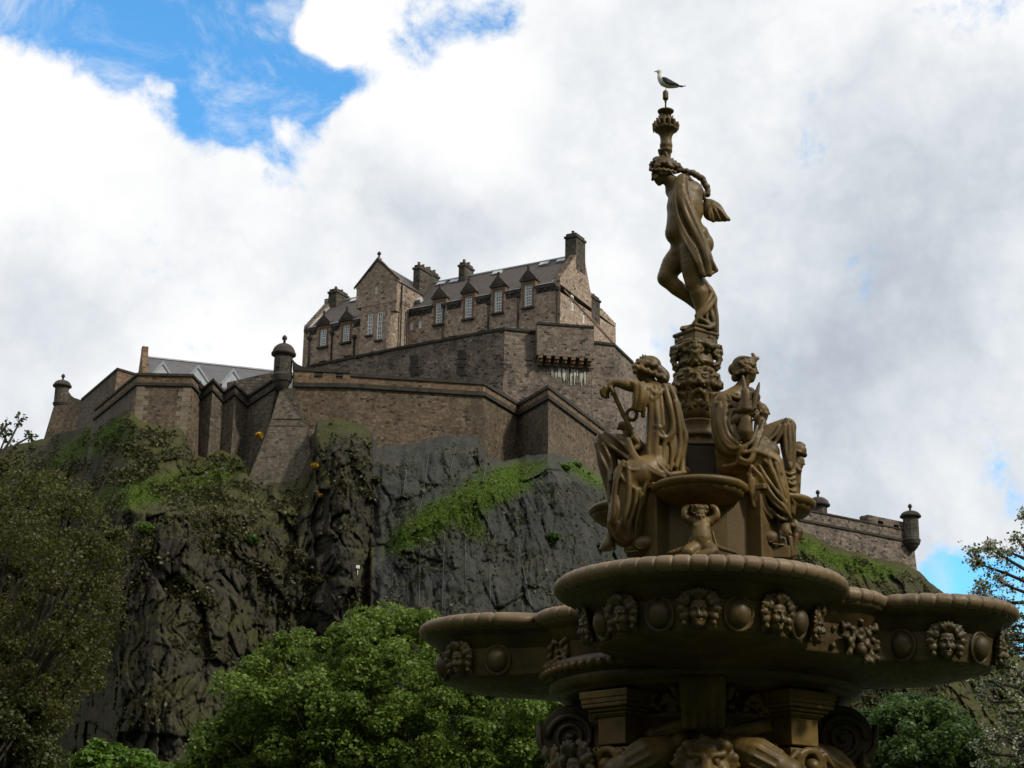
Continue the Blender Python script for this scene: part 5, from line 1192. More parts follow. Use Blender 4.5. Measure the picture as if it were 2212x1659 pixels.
draw(s, T, [[(692, 1300, -95, 36), (692, 1350, -100, 32), (690, 1385, -112, 36)], [(690, 1370, -110, 36), (690, 1402, -124, 28)]])
for i, (u, v) in enumerate(((654, 1410), (672, 1420), (690, 1425), (708, 1424), (733, 1412))): s.cap(T(u * .8 + 138, v - 26, -130), T(u, v, -140 + i), T.m(11), T.m(9.5 if i < 4 else 13), T.m(5))
s.build('figure', M['iron'], st)
s = Sculpt(.0085, T.m(5)); q = random.Random(33)
blob(s, T, 375, 144, 0, 84, 74, 76); blob(s, T, 303, 172, 0, 40, 44, 46); blob(s, T, 316, 232, 0, 30, 40, 34)
for k in range(6):                                          # combed strands drawn back into the knot
    f = k / 5; draw(s, T, [[(474 - 14 * f, 92 + 62 * f, -46 - 14 * f, 8), (430 - 6 * f, 84 + 84 * f, -66 - 20 * f * (1 - f) * 2, 10), (375, 82 + 108 * f, -72 - 26 * f * (1 - f) * 2, 10.5), (328, 112 + 96 * f, -56, 10), (300, 158 + 34 * f, -36, 9)]])
for k in range(9): s.ball(T(466 - 17 * k, 132 + 9 * k + 3 * (k % 2), -72 - (8 if k < 7 else -6)), T.m(13))
for u, v, u2, v2 in ((455, 88, 440, 52), (470, 92, 452, 50), (470, 95, 492, 78), (450, 100, 496, 92), (440, 110, 480, 108), (420, 120, 460, 126)): s.cap(T(u, v, -50), T(u2, v2, -54), T.m(14), T.m(6))
for k in range(18): s.ball(T(360 + q.uniform(-20, 90), 135 + q.uniform(-20, 90), -86), T.m(q.uniform(12, 18)))
s.build('braided_hair', M['iron'], st)
s = Sculpt(.0082, T.m(12))
blob(s, T, 300, 560, 0, 130, 105, 230); blob(s, T, 240, 620, -80, 100, 86, 200); blob(s, T, 290, 800, 0, 120, 105, 130)
draw(s, T, [[(340, 830, -40, 112), (480, 830, -90, 100), (598, 880, -120, 74)], [(596, 892, -120, 76), (640, 1060, -118, 74), (672, 1200, -106, 58), (694, 1300, -98, 42)], [(440, 760, 60, 100), (580, 670, 60, 84), (706, 604, 45, 66)], [(708, 612, 45, 64), (716, 760, 30, 58), (728, 900, 20, 42), (735, 1100, 10, 46), (740, 1250, 0, 30)], [(480, 900, -110, 70), (480, 1060, -120, 52), (520, 1220, -110, 42)], [(470, 780, 0, 110), (560, 800, 0, 90)], [(300, 880, 30, 120), (400, 940, 20, 110), (420, 1040, 20, 90)]])
draw(s, T, [
    fold(24, (168, 400, -110), (152, 520, -125), (172, 680, -135), (232, 785, -150), (325, 800, -160)), fold(22, (200, 430, -150), (186, 560, -165), (216, 690, -172), (282, 765, -180), (352, 755, -190)), fold(20, (242, 450, -165), (230, 560, -175), (262, 670, -182), (332, 728, -196)), fold(18, (300, 480, -165), (268, 560, -180), (290, 640, -185), (346, 700, -200)), fold(16, (180, 480, -150), (168, 600, -160), (195, 720, -162), (250, 790, -165)), fold(15, (215, 470, -168), (206, 580, -176), (240, 690, -184), (305, 745, -190)), fold(16, (300, 560, -180), (320, 640, -190), (352, 670, -200)),
    fold(20, (180, 402, -105), (258, 368, -110), (338, 390, -115), (385, 378, -95)), fold(17, (172, 432, -125), (250, 408, -140), (330, 438, -140), (360, 420, -130)), fold(16, (202, 478, -155), (278, 440, -150), (338, 470, -150)), fold(14, (190, 372, -80), (260, 345, -90), (330, 360, -98)), fold(15, (240, 500, -165), (300, 480, -165), (345, 500, -170)),
    fold(18, (230, 905, -110), (330, 880, -150), (350, 800, -190), (390, 760, -195)), fold(17, (352, 845, -180), (420, 862, -195), (470, 760, -180), (520, 640, -130)), fold(17, (362, 762, -195), (432, 722, -190), (500, 640, -140), (530, 560, -100)), fold(15, (380, 800, -195), (440, 780, -190), (490, 690, -160)), fold(16, (350, 870, -170), (400, 890, -185), (445, 850, -185), (470, 790, -180)), fold(15, (400, 720, -190), (450, 680, -180), (480, 600, -150)),
    fold(17, (470, 790, -185), (560, 822, -200), (636, 866, -198), (655, 950, -195)), fold(15, (562, 822, -200), (602, 950, -205), (660, 1100, -190), (705, 1260, -150)), fold(15, (520, 1000, -185), (600, 1125, -198), (680, 1210, -176), (732, 1292, -140)), fold(14, (540, 1080, -180), (612, 1185, -186), (692, 1252, -160)), fold(14, (585, 1225, -160), (652, 1292, -150), (724, 1308, -130)), fold(14, (500, 900, -185), (560, 1000, -200), (640, 1110, -195), (700, 1180, -165)), fold(14, (455, 920, -185), (520, 990, -190), (560, 1060, -190)), fold(13, (620, 880, -205), (650, 1000, -200), (690, 1120, -170)), fold(14, (540, 860, -200), (575, 900, -206), (600, 960, -206)),
    fold(18, (432, 905, -165), (436, 1050, -170), (450, 1180, -160), (482, 1225, -155)), fold(17, (478, 950, -170), (498, 1100, -172), (532, 1225, -160), (585, 1288, -140)), fold(14, (410, 960, -160), (430, 1005, -168), (422, 1075, -164), (445, 1110, -165)), fold(14, (510, 1040, -170), (540, 1160, -165), (590, 1285, -140)), fold(12, (445, 1200, -158), (500, 1235, -156), (540, 1250, -150), (592, 1292, -138)), fold(14, (455, 1000, -174), (465, 1120, -170), (500, 1220, -160)),
    fold(16, (700, 548, -25), (660, 650, -30), (600, 745, -40), (540, 790, -120)), fold(16, (742, 568, -10), (755, 700, -15), (748, 850, -15), (730, 915, -20)), fold(15, (690, 600, -30), (690, 720, -32), (702, 830, -28), (728, 908, -22)), fold(13, (720, 590, -25), (724, 720, -32), (722, 850, -28)), fold(13, (650, 600, -25), (600, 680, -40), (540, 720, -60)), fold(14, (678, 940, -30), (722, 962, -40), (765, 950, -20)), fold(14, (682, 1000, -35), (738, 1038, -45), (768, 1030, -20)), fold(13, (692, 1060, -40), (748, 1090, -45), (770, 1085, -20)), fold(13, (668, 970, -40), (720, 1000, -45), (764, 990, -20)), fold(12, (700, 1110, -40), (740, 1150, -40), (760, 1190, -20))])
s.build('drapery', M['iron'], st)
s = Sculpt(.0085, T.m(8)); draw(s, T, [[(395, 345, -215, 34), (398, 470, -222, 40)], [(352, 480, -215, 24), (378, 400, -215, 22), (384, 310, -212, 18), (373, 222, -208, 9)], [(448, 480, -225, 26), (466, 400, -226, 23), (482, 335, -222, 17), (497, 272, -216, 7)], [(372, 335, -220, 10), (470, 352, -226, 10)], [(400, 560, -205, 46), (390, 640, -195, 58), (400, 690, -185, 40)]])
for k in range(4): draw(s, T, [[(392 + k * 16, 350, -250, 4), (392 + k * 14, 470, -258, 4)]])
s.build('lyre', M['iron'], st)
fish('dolphin_head', T, (575, 1462, -90, 90), st, 1)
m_ = MB(); m_.box(T(635, 1560, -40), T.m(82), T.m(70), T.m(45)); m_.build('foot_block', M['iron'], st, bevel=.01)
s = Sculpt(.0095, T.m(10)); draw(s, T, [[(760, 1330, 20, 30), (780, 1400, 20, 40), (750, 1480, 10, 30), (735, 1580, 0, 26)], [(790, 1400, 30, 30), (800, 1440, 30, 24)], [(720, 1440, -10, 20), (740, 1570, -10, 16)], [(770, 1430, -10, 18), (762, 1570, -5, 16)], [(740, 1350, 0, 22), (800, 1370, 10, 18), (815, 1400, 10, 14)]]); s.build('scaly_tail', M['iron'], st)
# bust held behind the lyre, and the rear right figure with its helmet
s = Sculpt(.0095, T.m(10)); face(s, T, 512, 492, 170, 74, 1, .05); draw(s, T, [[(500, 560, 170, 40), (510, 620, 170, 56), (520, 700, 150, 60)]]); bst = s.build('carved_head', M['iron'], st)
s = Sculpt(.0095, T.m(9))
for k in range(16): s.ball(T(500 + rnd.uniform(-45, 25), 430 + rnd.uniform(-20, 30), 170 + rnd.uniform(-60, 40)), T.m(18))
s.build('curls', M['iron'], bst)
T2 = Trace(2080, 1040, 2.5135, FY + .45); T2(0, 0)
st2 = empty('seated_statue', T2(740, 1120, 0), label='rear seated statue with rounded helmet half hidden behind the raised right knee', cat='statue', group='seated figures round the fountain column')
s = Sculpt(.0105, T2.m(16)); face(s, T2, 795, 868, 0, 56, 1, .25); draw(s, T2, [[(780, 900, 0, 34), (760, 960, 0, 52), (740, 1060, 0, 66), (720, 1180, 0, 80)], [(740, 860, -40, 24), (776, 915, -60, 22), (800, 935, -60, 20)], [(778, 960, -40, 26), (790, 1030, -40, 20)], [(700, 900, 20, 60), (640, 1000, 20, 80), (600, 1150, 20, 90)]]); s.build('figure', M['iron'], st2)
s = Sculpt(.0095, T2.m(6)); blob(s, T2, 798, 785, 0, 54, 54, 52); draw(s, T2, [[(735, 775, -20, 10), (790, 790, -52, 12), (846, 812, -10, 12), (840, 830, 10, 10)], [(760, 735, 0, 12), (800, 726, 0, 13), (836, 745, 0, 12)]]); s.build('helmet', M['iron'], st2)
# ------------------------------------------------------------------ standing figure on the column
T = Trace(1880, 440, 2.860, FY); T(0, 0)
st = empty('standing_statue', T(620, 1560, 0), label='standing youth statue on the column top, head bowed, cloth over one shoulder', cat='statue')
s = Sculpt(.0105, T.m(34))
draw(s, T, [[(480, 370, 0, 108), (490, 520, 0, 148), (500, 660, 0, 140), (545, 800, 0, 150)], [(400, 380, 40, 70), (470, 340, 0, 80), (560, 390, 20, 90)], [(470, 640, -20, 120), (440, 740, -10, 112)], [(600, 800, -40, 132), (642, 838, -30, 106)], [(560, 400, 0, 90), (580, 560, 0, 78)], [(440, 350, 0, 66), (390, 310, 0, 60), (350, 270, 0, 60)]])
face(s, T, 288, 238, 0, 96, -1, .42)
draw(s, T, [  # standing leg, bent leg
    [(575, 900, -60, 128), (570, 1040, -70, 102), (575, 1140, -66, 78), (588, 1170, -62, 74)], [(588, 1170, -62, 74), (622, 1260, -55, 80), (640, 1370, -50, 58), (642, 1470, -50, 44), (640, 1540, -50, 46)], [(490, 900, 60, 112), (400, 1010, 70, 100), (335, 1125, 70, 68)], [(338, 1132, 70, 66), (430, 1210, 80, 70), (540, 1300, 90, 52), (620, 1380, 100, 38)], [(620, 1545, -60, 42), (530, 1560, -70, 30), (480, 1562, -75, 24)], [(425, 850, 0, 40), (415, 905, -10, 30)]])
for i in range(5): s.cap(T(500, 1560, -95 + 14 * i), T(462 + 5 * i, 1564, -98 + 15 * i), T.m(11), T.m(10), T.m(5))
draw(s, T, [[(400, 370, 110, 52), (330, 230, 140, 42), (330, 110, 90, 34), (345, 60, 30, 26)]])
s.build('figure', M['iron'], st)
s = Sculpt(.0085, T.m(5)); q = random.Random(41)
blob(s, T, 318, 158, 0, 104, 90, 70, 20)
for k in range(75):
    a = q.uniform(-.2, 3.3); b_ = q.uniform(-1.35, 1.35); s.ball(T(314 + 112 * math.cos(a) * math.cos(b_), 168 - 86 * math.sin(a) * math.cos(b_), -90 * math.sin(b_)), T.m(q.uniform(12, 19)))
for k in range(13): f = k / 12; s.ball(T(204 + 225 * f, 196 - 12 * math.sin(f * 3.1) + 9 * (k % 2) + 22 * f, -36 - 60 * math.sin(f * 3.1)), T.m(17))
for k in range(8): s.ball(T(400 + q.uniform(0, 70), 160 + q.uniform(-20, 50), q.uniform(-60, 20)), T.m(q.uniform(18, 27)))
s.build('curled_hair', M['iron'], st)
s = Sculpt(.0085, T.m(12))
draw(s, T, [[(470, 280, -85, 44), (470, 420, -120, 50), (540, 620, -140, 52), (620, 800, -150, 60), (680, 960, -140, 60), (700, 1050, -130, 48)],
    fold(24, (438, 280, -110), (412, 420, -130), (428, 560, -140), (500, 740, -160), (600, 900, -180), (650, 1085, -165)), fold(20, (428, 430, -135), (442, 620, -142), (545, 850, -180), (625, 1000, -180), (640, 1080, -160)), fold(22, (458, 262, -118), (452, 420, -150), (520, 600, -176), (600, 760, -190), (685, 935, -190), (712, 1098, -165)), fold(19, (484, 252, -118), (492, 400, -155), (562, 580, -180), (640, 755, -192), (702, 920, -185), (768, 1060, -150)), fold(17, (515, 262, -110), (535, 420, -142), (590, 600, -160), (655, 770, -176), (706, 930, -170)), fold(15, (470, 330, -150), (490, 520, -176), (570, 720, -192), (660, 920, -195), (690, 1090, -170)), fold(15, (438, 640, -140), (490, 800, -176), (580, 960, -190), (640, 1085, -165)),
    fold(14, (636, 1082, -165), (665, 1110, -165), (705, 1092, -165), (735, 1086, -155), (770, 1062, -145)), fold(16, (440, 275, -105), (480, 245, -95), (530, 275, -85), (555, 300, -60))])
draw(s, T, [  # cloth round the standing leg and behind it
    [(700, 1240, 40, 46), (735, 1300, 40, 34), (720, 1400, 30, 60), (700, 1500, 20, 80), (690, 1560, 20, 86)], fold(24, (640, 1120, 10), (690, 1190, 30), (735, 1255, 20), (756, 1310, 10), (740, 1370, -10)), fold(20, (735, 1250, -20), (700, 1320, -90), (650, 1390, -110), (600, 1450, -110)), fold(20, (750, 1310, -20), (715, 1370, -90), (660, 1430, -120), (585, 1510, -110)), fold(20, (755, 1350, -20), (770, 1450, -20), (775, 1560, -20), (770, 1640, -20)), fold(18, (715, 1380, -80), (735, 1470, -80), (745, 1550, -60)), fold(20, (570, 1530, -105), (640, 1540, -125), (710, 1555, -110), (750, 1530, -70)), fold(15, (690, 1410, -105), (690, 1480, -110), (740, 1540, -80)), fold(17, (600, 1470, -110), (660, 1490, -125), (720, 1540, -100))])
s.build('drapery', M['iron'], st)
s = Sculpt(.009, T.m(6)); q = random.Random(43)
for path, r0 in (([(420, 165, -40), (480, 205, -30), (570, 225, 0), (640, 272, 20), (688, 345, 30), (700, 430, 40)], 27), ([(500, 235, -20), (570, 300, 0), (620, 340, 10), (650, 395, 20), (672, 450, 30)], 20)):
    for i in range(len(path) - 1):
        for j in range(6):
            f = j / 6; c = [a + (b - a) * f for a, b in zip(path[i], path[i + 1])]; s.ball(T(c[0] + q.uniform(-5, 5), c[1] + q.uniform(-5, 5), c[2] + q.uniform(-8, 8)), T.m(r0 * q.uniform(.75, 1.1)))
s.build('garland', M['iron'], st)
s = Sculpt(.0095, T.m(14))
draw(s, T, [[(690, 480, 50, 36), (690, 560, 50, 40), (710, 600, 50, 34)], [(720, 480, 50, 32), (780, 520, 50, 36), (830, 590, 50, 30), (880, 628, 50, 14)], [(700, 520, 50, 36), (770, 570, 50, 40), (840, 620, 50, 26)], [(700, 560, 50, 36), (750, 600, 50, 36), (800, 625, 50, 22)], [(690, 590, 50, 26), (745, 635, 50, 18)], fold(11, (715, 510, 8), (730, 570, 4), (745, 640, 20)), fold(11, (730, 500, 8), (770, 560, 2), (800, 630, 20)), fold(11, (740, 490, 8), (800, 545, 4), (860, 620, 22)), fold(11, (705, 530, 8), (705, 580, 4), (715, 620, 16))]); s.build('cornucopia_end', M['iron'], st)
# ------------------------------------------------------------------ cherub carrying the front bowl
T = Trace(1750, 1400, 2.873, FY - .92); T(0, 0)
ch = empty('cherub_statue', T(1010, 740, 0), label='small naked cherub statue crouching under the front bowl with arms raised', cat='statue')
s = Sculpt(.0085, T.m(12)); draw(s, T, [[(1020, 480, 0, 62), (1016, 540, -12, 74), (1020, 620, -16, 84), (1022, 690, 0, 84)], [(945, 475, 10, 36), (1090, 475, 10, 36)], [(948, 470, 10, 36), (885, 440, 0, 33), (872, 378, 0, 28), (905, 345, 0, 22)], [(1090, 468, 10, 36), (1145, 430, 0, 33), (1140, 370, 0, 28), (1108, 345, 0, 22)], [(975, 700, -20, 66), (905, 740, -90, 56), (945, 800, -60, 40)], [(1060, 695, -20, 66), (1110, 735, -80, 56), (1010, 780, -100, 46), (970, 800, -90, 34)], [(1012, 465, -10, 40), (1008, 420, -20, 38)]])
for x in (-1, 1): s.ell(T(1018 + 36 * x, 512, -52), (T.m(36), T.m(22), T.m(28)))
s.ball(T(1020, 612, -98), T.m(7), T.m(5), True)
s.ell(T(1006, 400, -30), (T.m(48), T.m(46), T.m(52))); s.cap(T(1006, 405, -74), T(1006, 425, -80), T.m(6), T.m(10)); s.ball(T(1006, 445, -60), T.m(16))
for x in (-1, 1): s.ell(T(1006 + 24 * x, 425, -60), (T.m(16), T.m(14), T.m(14))); s.ball(T(1006 + 18 * x, 402, -76), T.m(8), T.m(3), True)
s.build('figure', M['iron'], ch)
s = Sculpt(.0095, T.m(7)); q = random.Random(44); blob(s, T, 1004, 365, -16, 66, 60, 38)
for k in range(44): s.ball(T(1004 + q.uniform(-68, 68), 362 + q.uniform(-28, 42), -20 + q.uniform(-52, 30)), T.m(q.uniform(11, 17)))
s.build('hair', M['iron'], ch)
for path, sx in (([(1112, 560, 30, 11), (1140, 660, 20, 13), (1190, 715, 15, 13), (1330, 748, 20, 9)], 1), ([(930, 600, 30, 11), (905, 680, 20, 13), (850, 725, 15, 13), (720, 752, 20, 9)], -1)):
    s = Sculpt(.0095, T.m(6)); draw(s, T, [path])
    for f in np.linspace(0, 1, 12):
        if sx > 0: s.cap(T(1150 + 150 * f, 690 + 55 * f, 10), T(1165 + 155 * f, 672 + 60 * f, 0), T.m(12), T.m(4))
        else: s.cap(T(890 - 140 * f, 695 + 52 * f, 10), T(872 - 150 * f, 676 + 60 * f, 0), T.m(12), T.m(4))
    s.build('leafy_garland', M['iron'], ch)
# ------------------------------------------------------------------ vase, dish and nozzle above the head
T = Trace(1900, 180, 3.606, FY); T(0, 0)
ax_ = T(352, 700, 0); cax = np.array([ax_[0], ax_[1], 0]); zv = lambda v, r=0: float(T(352, v, -r)[2]); rv = lambda r: T.m(r)
fin = empty('finial_vase', (ax_[0], ax_[1], zv(1080)), label='leafy iron vase with dish and nozzle standing on the bowed statue', cat='vase')
def lpart(name, prof, n=36, **kw): m_ = MB(); m_.lathe(cax, [(rv(r), zv(v, r)) for r, v in prof], n, **kw); return m_.build(name, M['iron'], fin, smooth=True)
lpart('vase', [(54, 1100), (50, 1040), (52, 985), (66, 970), (68, 945), (62, 930), (70, 915), (70, 885), (64, 872), (62, 840), (68, 800), (84, 760), (112, 725), (134, 700), (136, 690), (60, 680)])
s = Sculpt(.0085, rv(7)); q = random.Random(45); zz0 = lambda v: ZV * zv(v)
for a in np.linspace(0, 2 * math.pi, 14, endpoint=False):
    d = np.array([math.cos(a), math.sin(a), 0]); s.chain([cax + d * rv(96) + zz0(770), cax + d * rv(130) + zz0(712), cax + d * rv(141) + zz0(698), cax + d * rv(136) + zz0(735 + q.uniform(0, 60))], [rv(12), rv(15), rv(13), rv(8)], rv(6), False, 3)
    s.cap(cax + d * rv(56) + zz0(690), cax + d * rv(100) + zz0(640 + q.uniform(-12, 20)), rv(24), rv(12)); s.cap(cax + d * rv(40) + zz0(660), cax + d * rv(82) + zz0(608 + q.uniform(-12, 25)), rv(20), rv(8)); s.ball(cax + d * rv(95) + zz0(668), rv(22))
s.cap(cax + zz0(700), cax + zz0(600), rv(50), rv(30)); s.cap(cax + np.array([-rv(72), 0, 0]) + zz0(980), cax + np.array([-rv(66), 0, 0]) + zz0(1020), rv(22), rv(18)); s.cap(cax + np.array([-rv(20), -rv(40), 0]) + zz0(1000), cax + np.array([rv(15), -rv(40), 0]) + zz0(1080), rv(16), rv(20))
s.build('leaf_crown', M['iron'], fin)
lpart('dish', [(30, 610), (32, 575), (46, 560), (75, 540), (90, 522), (92, 512), (86, 510), (40, 530), (14, 535)])
lpart('nozzle', [(10, 540), (9, 470), (14, 440), (20, 420), (30, 412), (32, 400), (32, 345), (28, 330), (18, 326)], 20)
# ------------------------------------------------------------------ gull
T = Trace(1900, 180, 3.606, FY); T(0, 0)
M['gull_white'] = plain('white_feathers', (.72, .72, .70), .8, .08, 20); M['gull_wing'] = plain('slate_feathers', (.07, .075, .085), .8, .25, 30); M['gull_bill'] = plain('yellow_bill', (.55, .34, .05), .6, .1, 5); M['gull_black'] = plain('black_feathers', (.02, .02, .022), .8, .2, 5)
gl = empty('gull', T(352, 325, 0), label='white gull with slate grey wings standing on the very top of the fountain', cat='bird')
s = Sculpt(.005, T.m(12)); draw(s, T, [[(284, 128, 0, 27), (288, 160, 0, 26), (296, 200, 0, 36), (330, 238, 0, 50), (380, 262, 0, 46), (430, 276, 0, 32), (485, 284, 0, 14)]], 14); blob(s, T, 280, 124, 0, 28, 24, 25); s.build('body', M['gull_white'], gl)
s = Sculpt(.0045, T.m(8))
for x in (-1, 1): draw(s, T, [[(322, 195, 40 * x, 14), (350, 208, 50 * x, 22), (400, 235, 46 * x, 22), (450, 256, 34 * x, 15), (486, 268, 20 * x, 8)], [(330, 215, 46 * x, 16), (380, 246, 50 * x, 18), (430, 262, 36 * x, 12)]])
s.build('wing', M['gull_wing'], gl)
s = Sculpt(.004, T.m(6)); draw(s, T, [[(450, 268, 14, 9), (510, 280, 8, 8), (568, 282, 2, 4)], [(450, 270, -14, 9), (510, 284, -8, 8), (566, 280, -2, 4)], [(480, 280, 0, 10), (528, 292, 0, 6)]]); s.build('wing_tips', M['gull_black'], gl)
m_ = MB(); m_.tube([T(262, 122, 0), T(240, 124, 0), T(222, 128, 0)], [T.m(8), T.m(6.5), T.m(2)], 8); m_.build('bill', M['gull_bill'], gl, smooth=True)
for x in (-1, 1): m_ = MB(); m_.lathe(T(276, 118, 23 * x), [(T.m(1), -T.m(4)), (T.m(4), 0), (T.m(1), T.m(4))], 8); m_.build('eye', M['gull_black'], gl)
for x in (-1, 1): m_ = MB(); m_.tube([T(350, 285, 12 * x), T(354, 306, 10 * x), T(350, 325, 9 * x)], T.m(4), 6); m_.tube([T(352, 326, 9 * x), T(338, 327, 9 * x)], [T.m(4), T.m(3)], 5); m_.build('leg', M['gull_bill'], gl)
# =================================================================== CRAG, GROUND, PLANTS
def hash3(i, j, k, seed=0):
    n = (i.astype(np.int64) * 374761393 + j.astype(np.int64) * 668265263 + k * 1274126177 + seed * 974634601) & 0x7fffffff
    n = (n ^ (n >> 13)) * 1274126177 & 0x7fffffff; n = (n ^ (n >> 16)) * 668265263 & 0x7fffffff
    return ((n ^ (n >> 15)) & 0xffffff) / float(0xffffff)
def vnoise(x, y, seed=0):
    xi, yi = np.floor(x).astype(np.int64), np.floor(y).astype(np.int64); fx, fy = x - xi, y - yi; fx = fx * fx * (3 - 2 * fx); fy = fy * fy * (3 - 2 * fy)
    a, b, c, d = hash3(xi, yi, 0, seed), hash3(xi + 1, yi, 0, seed), hash3(xi, yi + 1, 0, seed), hash3(xi + 1, yi + 1, 0, seed)
    return (a + (b - a) * fx) * (1 - fy) + (c + (d - c) * fx) * fy
def fbm(x, y, o=5, seed=0, g=.55):
    t = 0; a = 1.0; s = 0
    for k in range(o): t = t + a * vnoise(x, y, seed + k); s += a; a *= g; x = x * 2.03 + 7.1; y = y * 2.03 + 3.3
    return t / s
def facets(x, z, seed):
    """broken rock: each irregular cell is a tilted plane; returns height and distance to crack"""
    xi, zi = np.floor(x).astype(np.int64), np.floor(z).astype(np.int64); best = np.full(x.shape, 9.0); sec = best.copy(); h = np.zeros(x.shape)
    for a in (-1, 0, 1):
        for b in (-1, 0, 1):
            cx, cz = xi + a, zi + b; jx, jz = cx + hash3(cx, cz, 1, seed), cz + hash3(cx, cz, 2, seed); dx, dz = x - jx, z - jz; d = dx * dx + dz * dz
            hh = hash3(cx, cz, 3, seed) - .5 + (hash3(cx, cz, 4, seed) - .5) * 1.3 * dx + (hash3(cx, cz, 5, seed) - .6) * 1.0 * dz
            nb = d < best; sec = np.where(nb, best, np.minimum(sec, d)); h = np.where(nb, hh, h); best = np.where(nb, d, best)
    return h, np.sqrt(sec) - np.sqrt(best)
def interp(x, pts): p = sorted(pts); return np.interp(x, [a for a, b in p], [b for a, b in p])
BASE = [(-640, 1130), (-400, 1040), (-60, 995), (30, 980), (100, 962), (150, 945), (200, 935), (242, 908), (282, 905), (300, 925), (392, 945), (420, 1000), (480, 985), (515, 1000), (550, 1042), (640, 1046), (668, 1000), (684, 925), (740, 918), (800, 945), (815, 980), (900, 972),
        (985, 955), (1030, 962), (1052, 1000), (1085, 1008), (1170, 999), (1200, 998), (1250, 1010), (1310, 1052), (1400, 1120), (1560, 1150), (1728, 1155), (1800, 1195), (1874, 1214), (1951, 1233), (1987, 1250), (2010, 1276), (2080, 1330), (2140, 1395), (2220, 1440), (2400, 1520)]
YWALL = [(-400, 180), (-60, 178), (116, 172), (160, 160), (205, 148), (240, 144), (282, 137), (300, 135.5), (395, 136), (430, 138.5), (500, 138.5), (540, 136), (600, 134.8), (660, 134.8), (700, 135.5), (740, 136), (1045, 136.5), (1120, 142), (1184, 137.5), (1310, 149), (1500, 160), (1728, 166), (1951, 172), (1987, 172.5), (2010, 171), (2220, 165), (2400, 160)]
gx = np.arange(-620, 2330, 2.6); NR = 330
tt = np.linspace(0, 1, NR)
xb = interp(gx, BASE) + (fbm(gx / 30, gx * 0 + 2, 4, 3) - .5) * 14
yw = interp(gx, YWALL)
XX = np.repeat(gx[None], NR, 0); YY = xb[None] - 16 + (1880 - xb[None] + 16) * (tt[:, None] ** 1.08)
T = YY - xb[None]                                         # reading pixels below the wall foot
def inpoly(x, y, poly):
    r = np.zeros(x.shape, bool); n = len(poly); j = n - 1
    for i in range(n):
        xi_, yi_ = poly[i]; xj, yj = poly[j]; c = ((yi_ > y) != (yj > y)) & (x < (xj - xi_) * (y - yi_) / (yj - yi_ + 1e-9) + xi_); r ^= c; j = i
    return r
# how far the slope runs out for every reading pixel: shallow grassy ledges at left, sheer face in the middle
grassy = np.clip(1 - np.abs(XX - 260) / 420, 0, 1)
sh_len = 190 * grassy + 15
dep = np.where(T < 0, T * .10, 0) + np.clip(T, 0, None) * .010 + np.minimum(np.clip(T, 0, None), sh_len) * (.015 + .055 * grassy)
rgt = np.clip((XX - 1650) / 120, 0, 1); dep += np.clip(T, 0, 260) * .05 * rgt
kern = np.exp(-(np.arange(-90, 91) / 34.0) ** 2); kern /= kern.sum(); yws = np.convolve(np.pad(yw, 90, mode='edge'), kern, 'valid') - 1.5
mixw = np.clip(T / 70, 0, 1); yw2 = yw[None] * (1 - mixw) + np.minimum(yws[None], yw[None] + 30) * mixw
Yd = yw2 - .8 - dep
slopeband = np.array([(835, 1185), (900, 1105), (1000, 1045), (1090, 1005), (1185, 998)])
yb_ = np.interp(XX, slopeband[:, 0], slopeband[:, 1]); inb = (XX > 800) & (XX < 1320)
Yd = Yd - np.where(inb, np.clip((YY - yb_ + 25) / 70, 0, 1) * 4.0, 0)          # ledge with grass crossing the netted face
# buttress of rock standing before the wall at its middle
Yd -= 2.6 * np.exp(-((XX - 745) / 60) ** 2) * np.clip((YY - 905) / 50, 0, 1)
Yd += 1.6 * np.exp(-((XX - 800) / 16) ** 2) * np.clip((YY - 1000) / 80, 0, 1)
Yd -= 4.0 * np.clip((YY - 1085) / 25, 0, 1) * np.clip((XX - 300) / 110, 0, 1) * np.clip((700 - XX) / 220, 0, 1)   # the crag's brow at left
def toworld(X_, Y_, dY):
    d = cF[None, None] * FPX + (X_[..., None] - 1106) * cR - (Y_[..., None] - 829.5) * cU
    return EYEV + d * (dY / d[..., 1])[..., None]
Wp = toworld(XX, YY, Yd); wx, wz = Wp[..., 0], Wp[..., 2]
net = ((XX > 806 + 10 * (fbm(YY / 25, YY * 0, 3, 8) - .5)) & (XX < 1700)).astype(float)
nz_ = np.clip(T / 25, 0, 1)
lx = wx + (fbm(wx / 5, wz / 5, 3, 50) - .5) * 3.0; lz = wz + (fbm(wx / 5 + 9, wz / 5, 3, 51) - .5) * 3.0
h1, c1 = facets(lx / 5.5 + .15 * lz / 5, lz / 11.0, 11); h2, c2 = facets(lx / 1.9 + .1 * lz, lz / 5.2, 12); h3, c3 = facets(lx / .75, lz / 1.9, 13)
cr = lambda c, w_: np.clip(1 - c / w_, 0, 1)
amp = np.where(net > 0, .42, .85); left = np.clip((760 - XX) / 200, 0, 1)
h4, c4 = facets(lx / .30 + .1 * lz, lz / .95, 14)
h5, c5 = facets(lx / .85 + .05 * lz, lz / 7.5, 15)
dis = amp * (.5 * h5 * (1 - .6 * net) - .12 * cr(c5, .09) * (1 - net) + 1.9 * h1 + 1.35 * h2 + .75 * h3 + .40 * h4 * (1 - .8 * net) - .2 * cr(c3, .1) - .2 * cr(c1, .06) - .2 * cr(c2, .07)) + 1.1 * (fbm(wx / 3.0, wz / 6.0, 5, 20) - .5) + .5 * (fbm(wx / .5, wz / 1.1, 3, 22) - .5)
gm = np.clip(grassy * 1.2, 0, 1) * (T < sh_len + 10)
dis = dis * (1 - .55 * gm)
Yf = Yd - dis * nz_
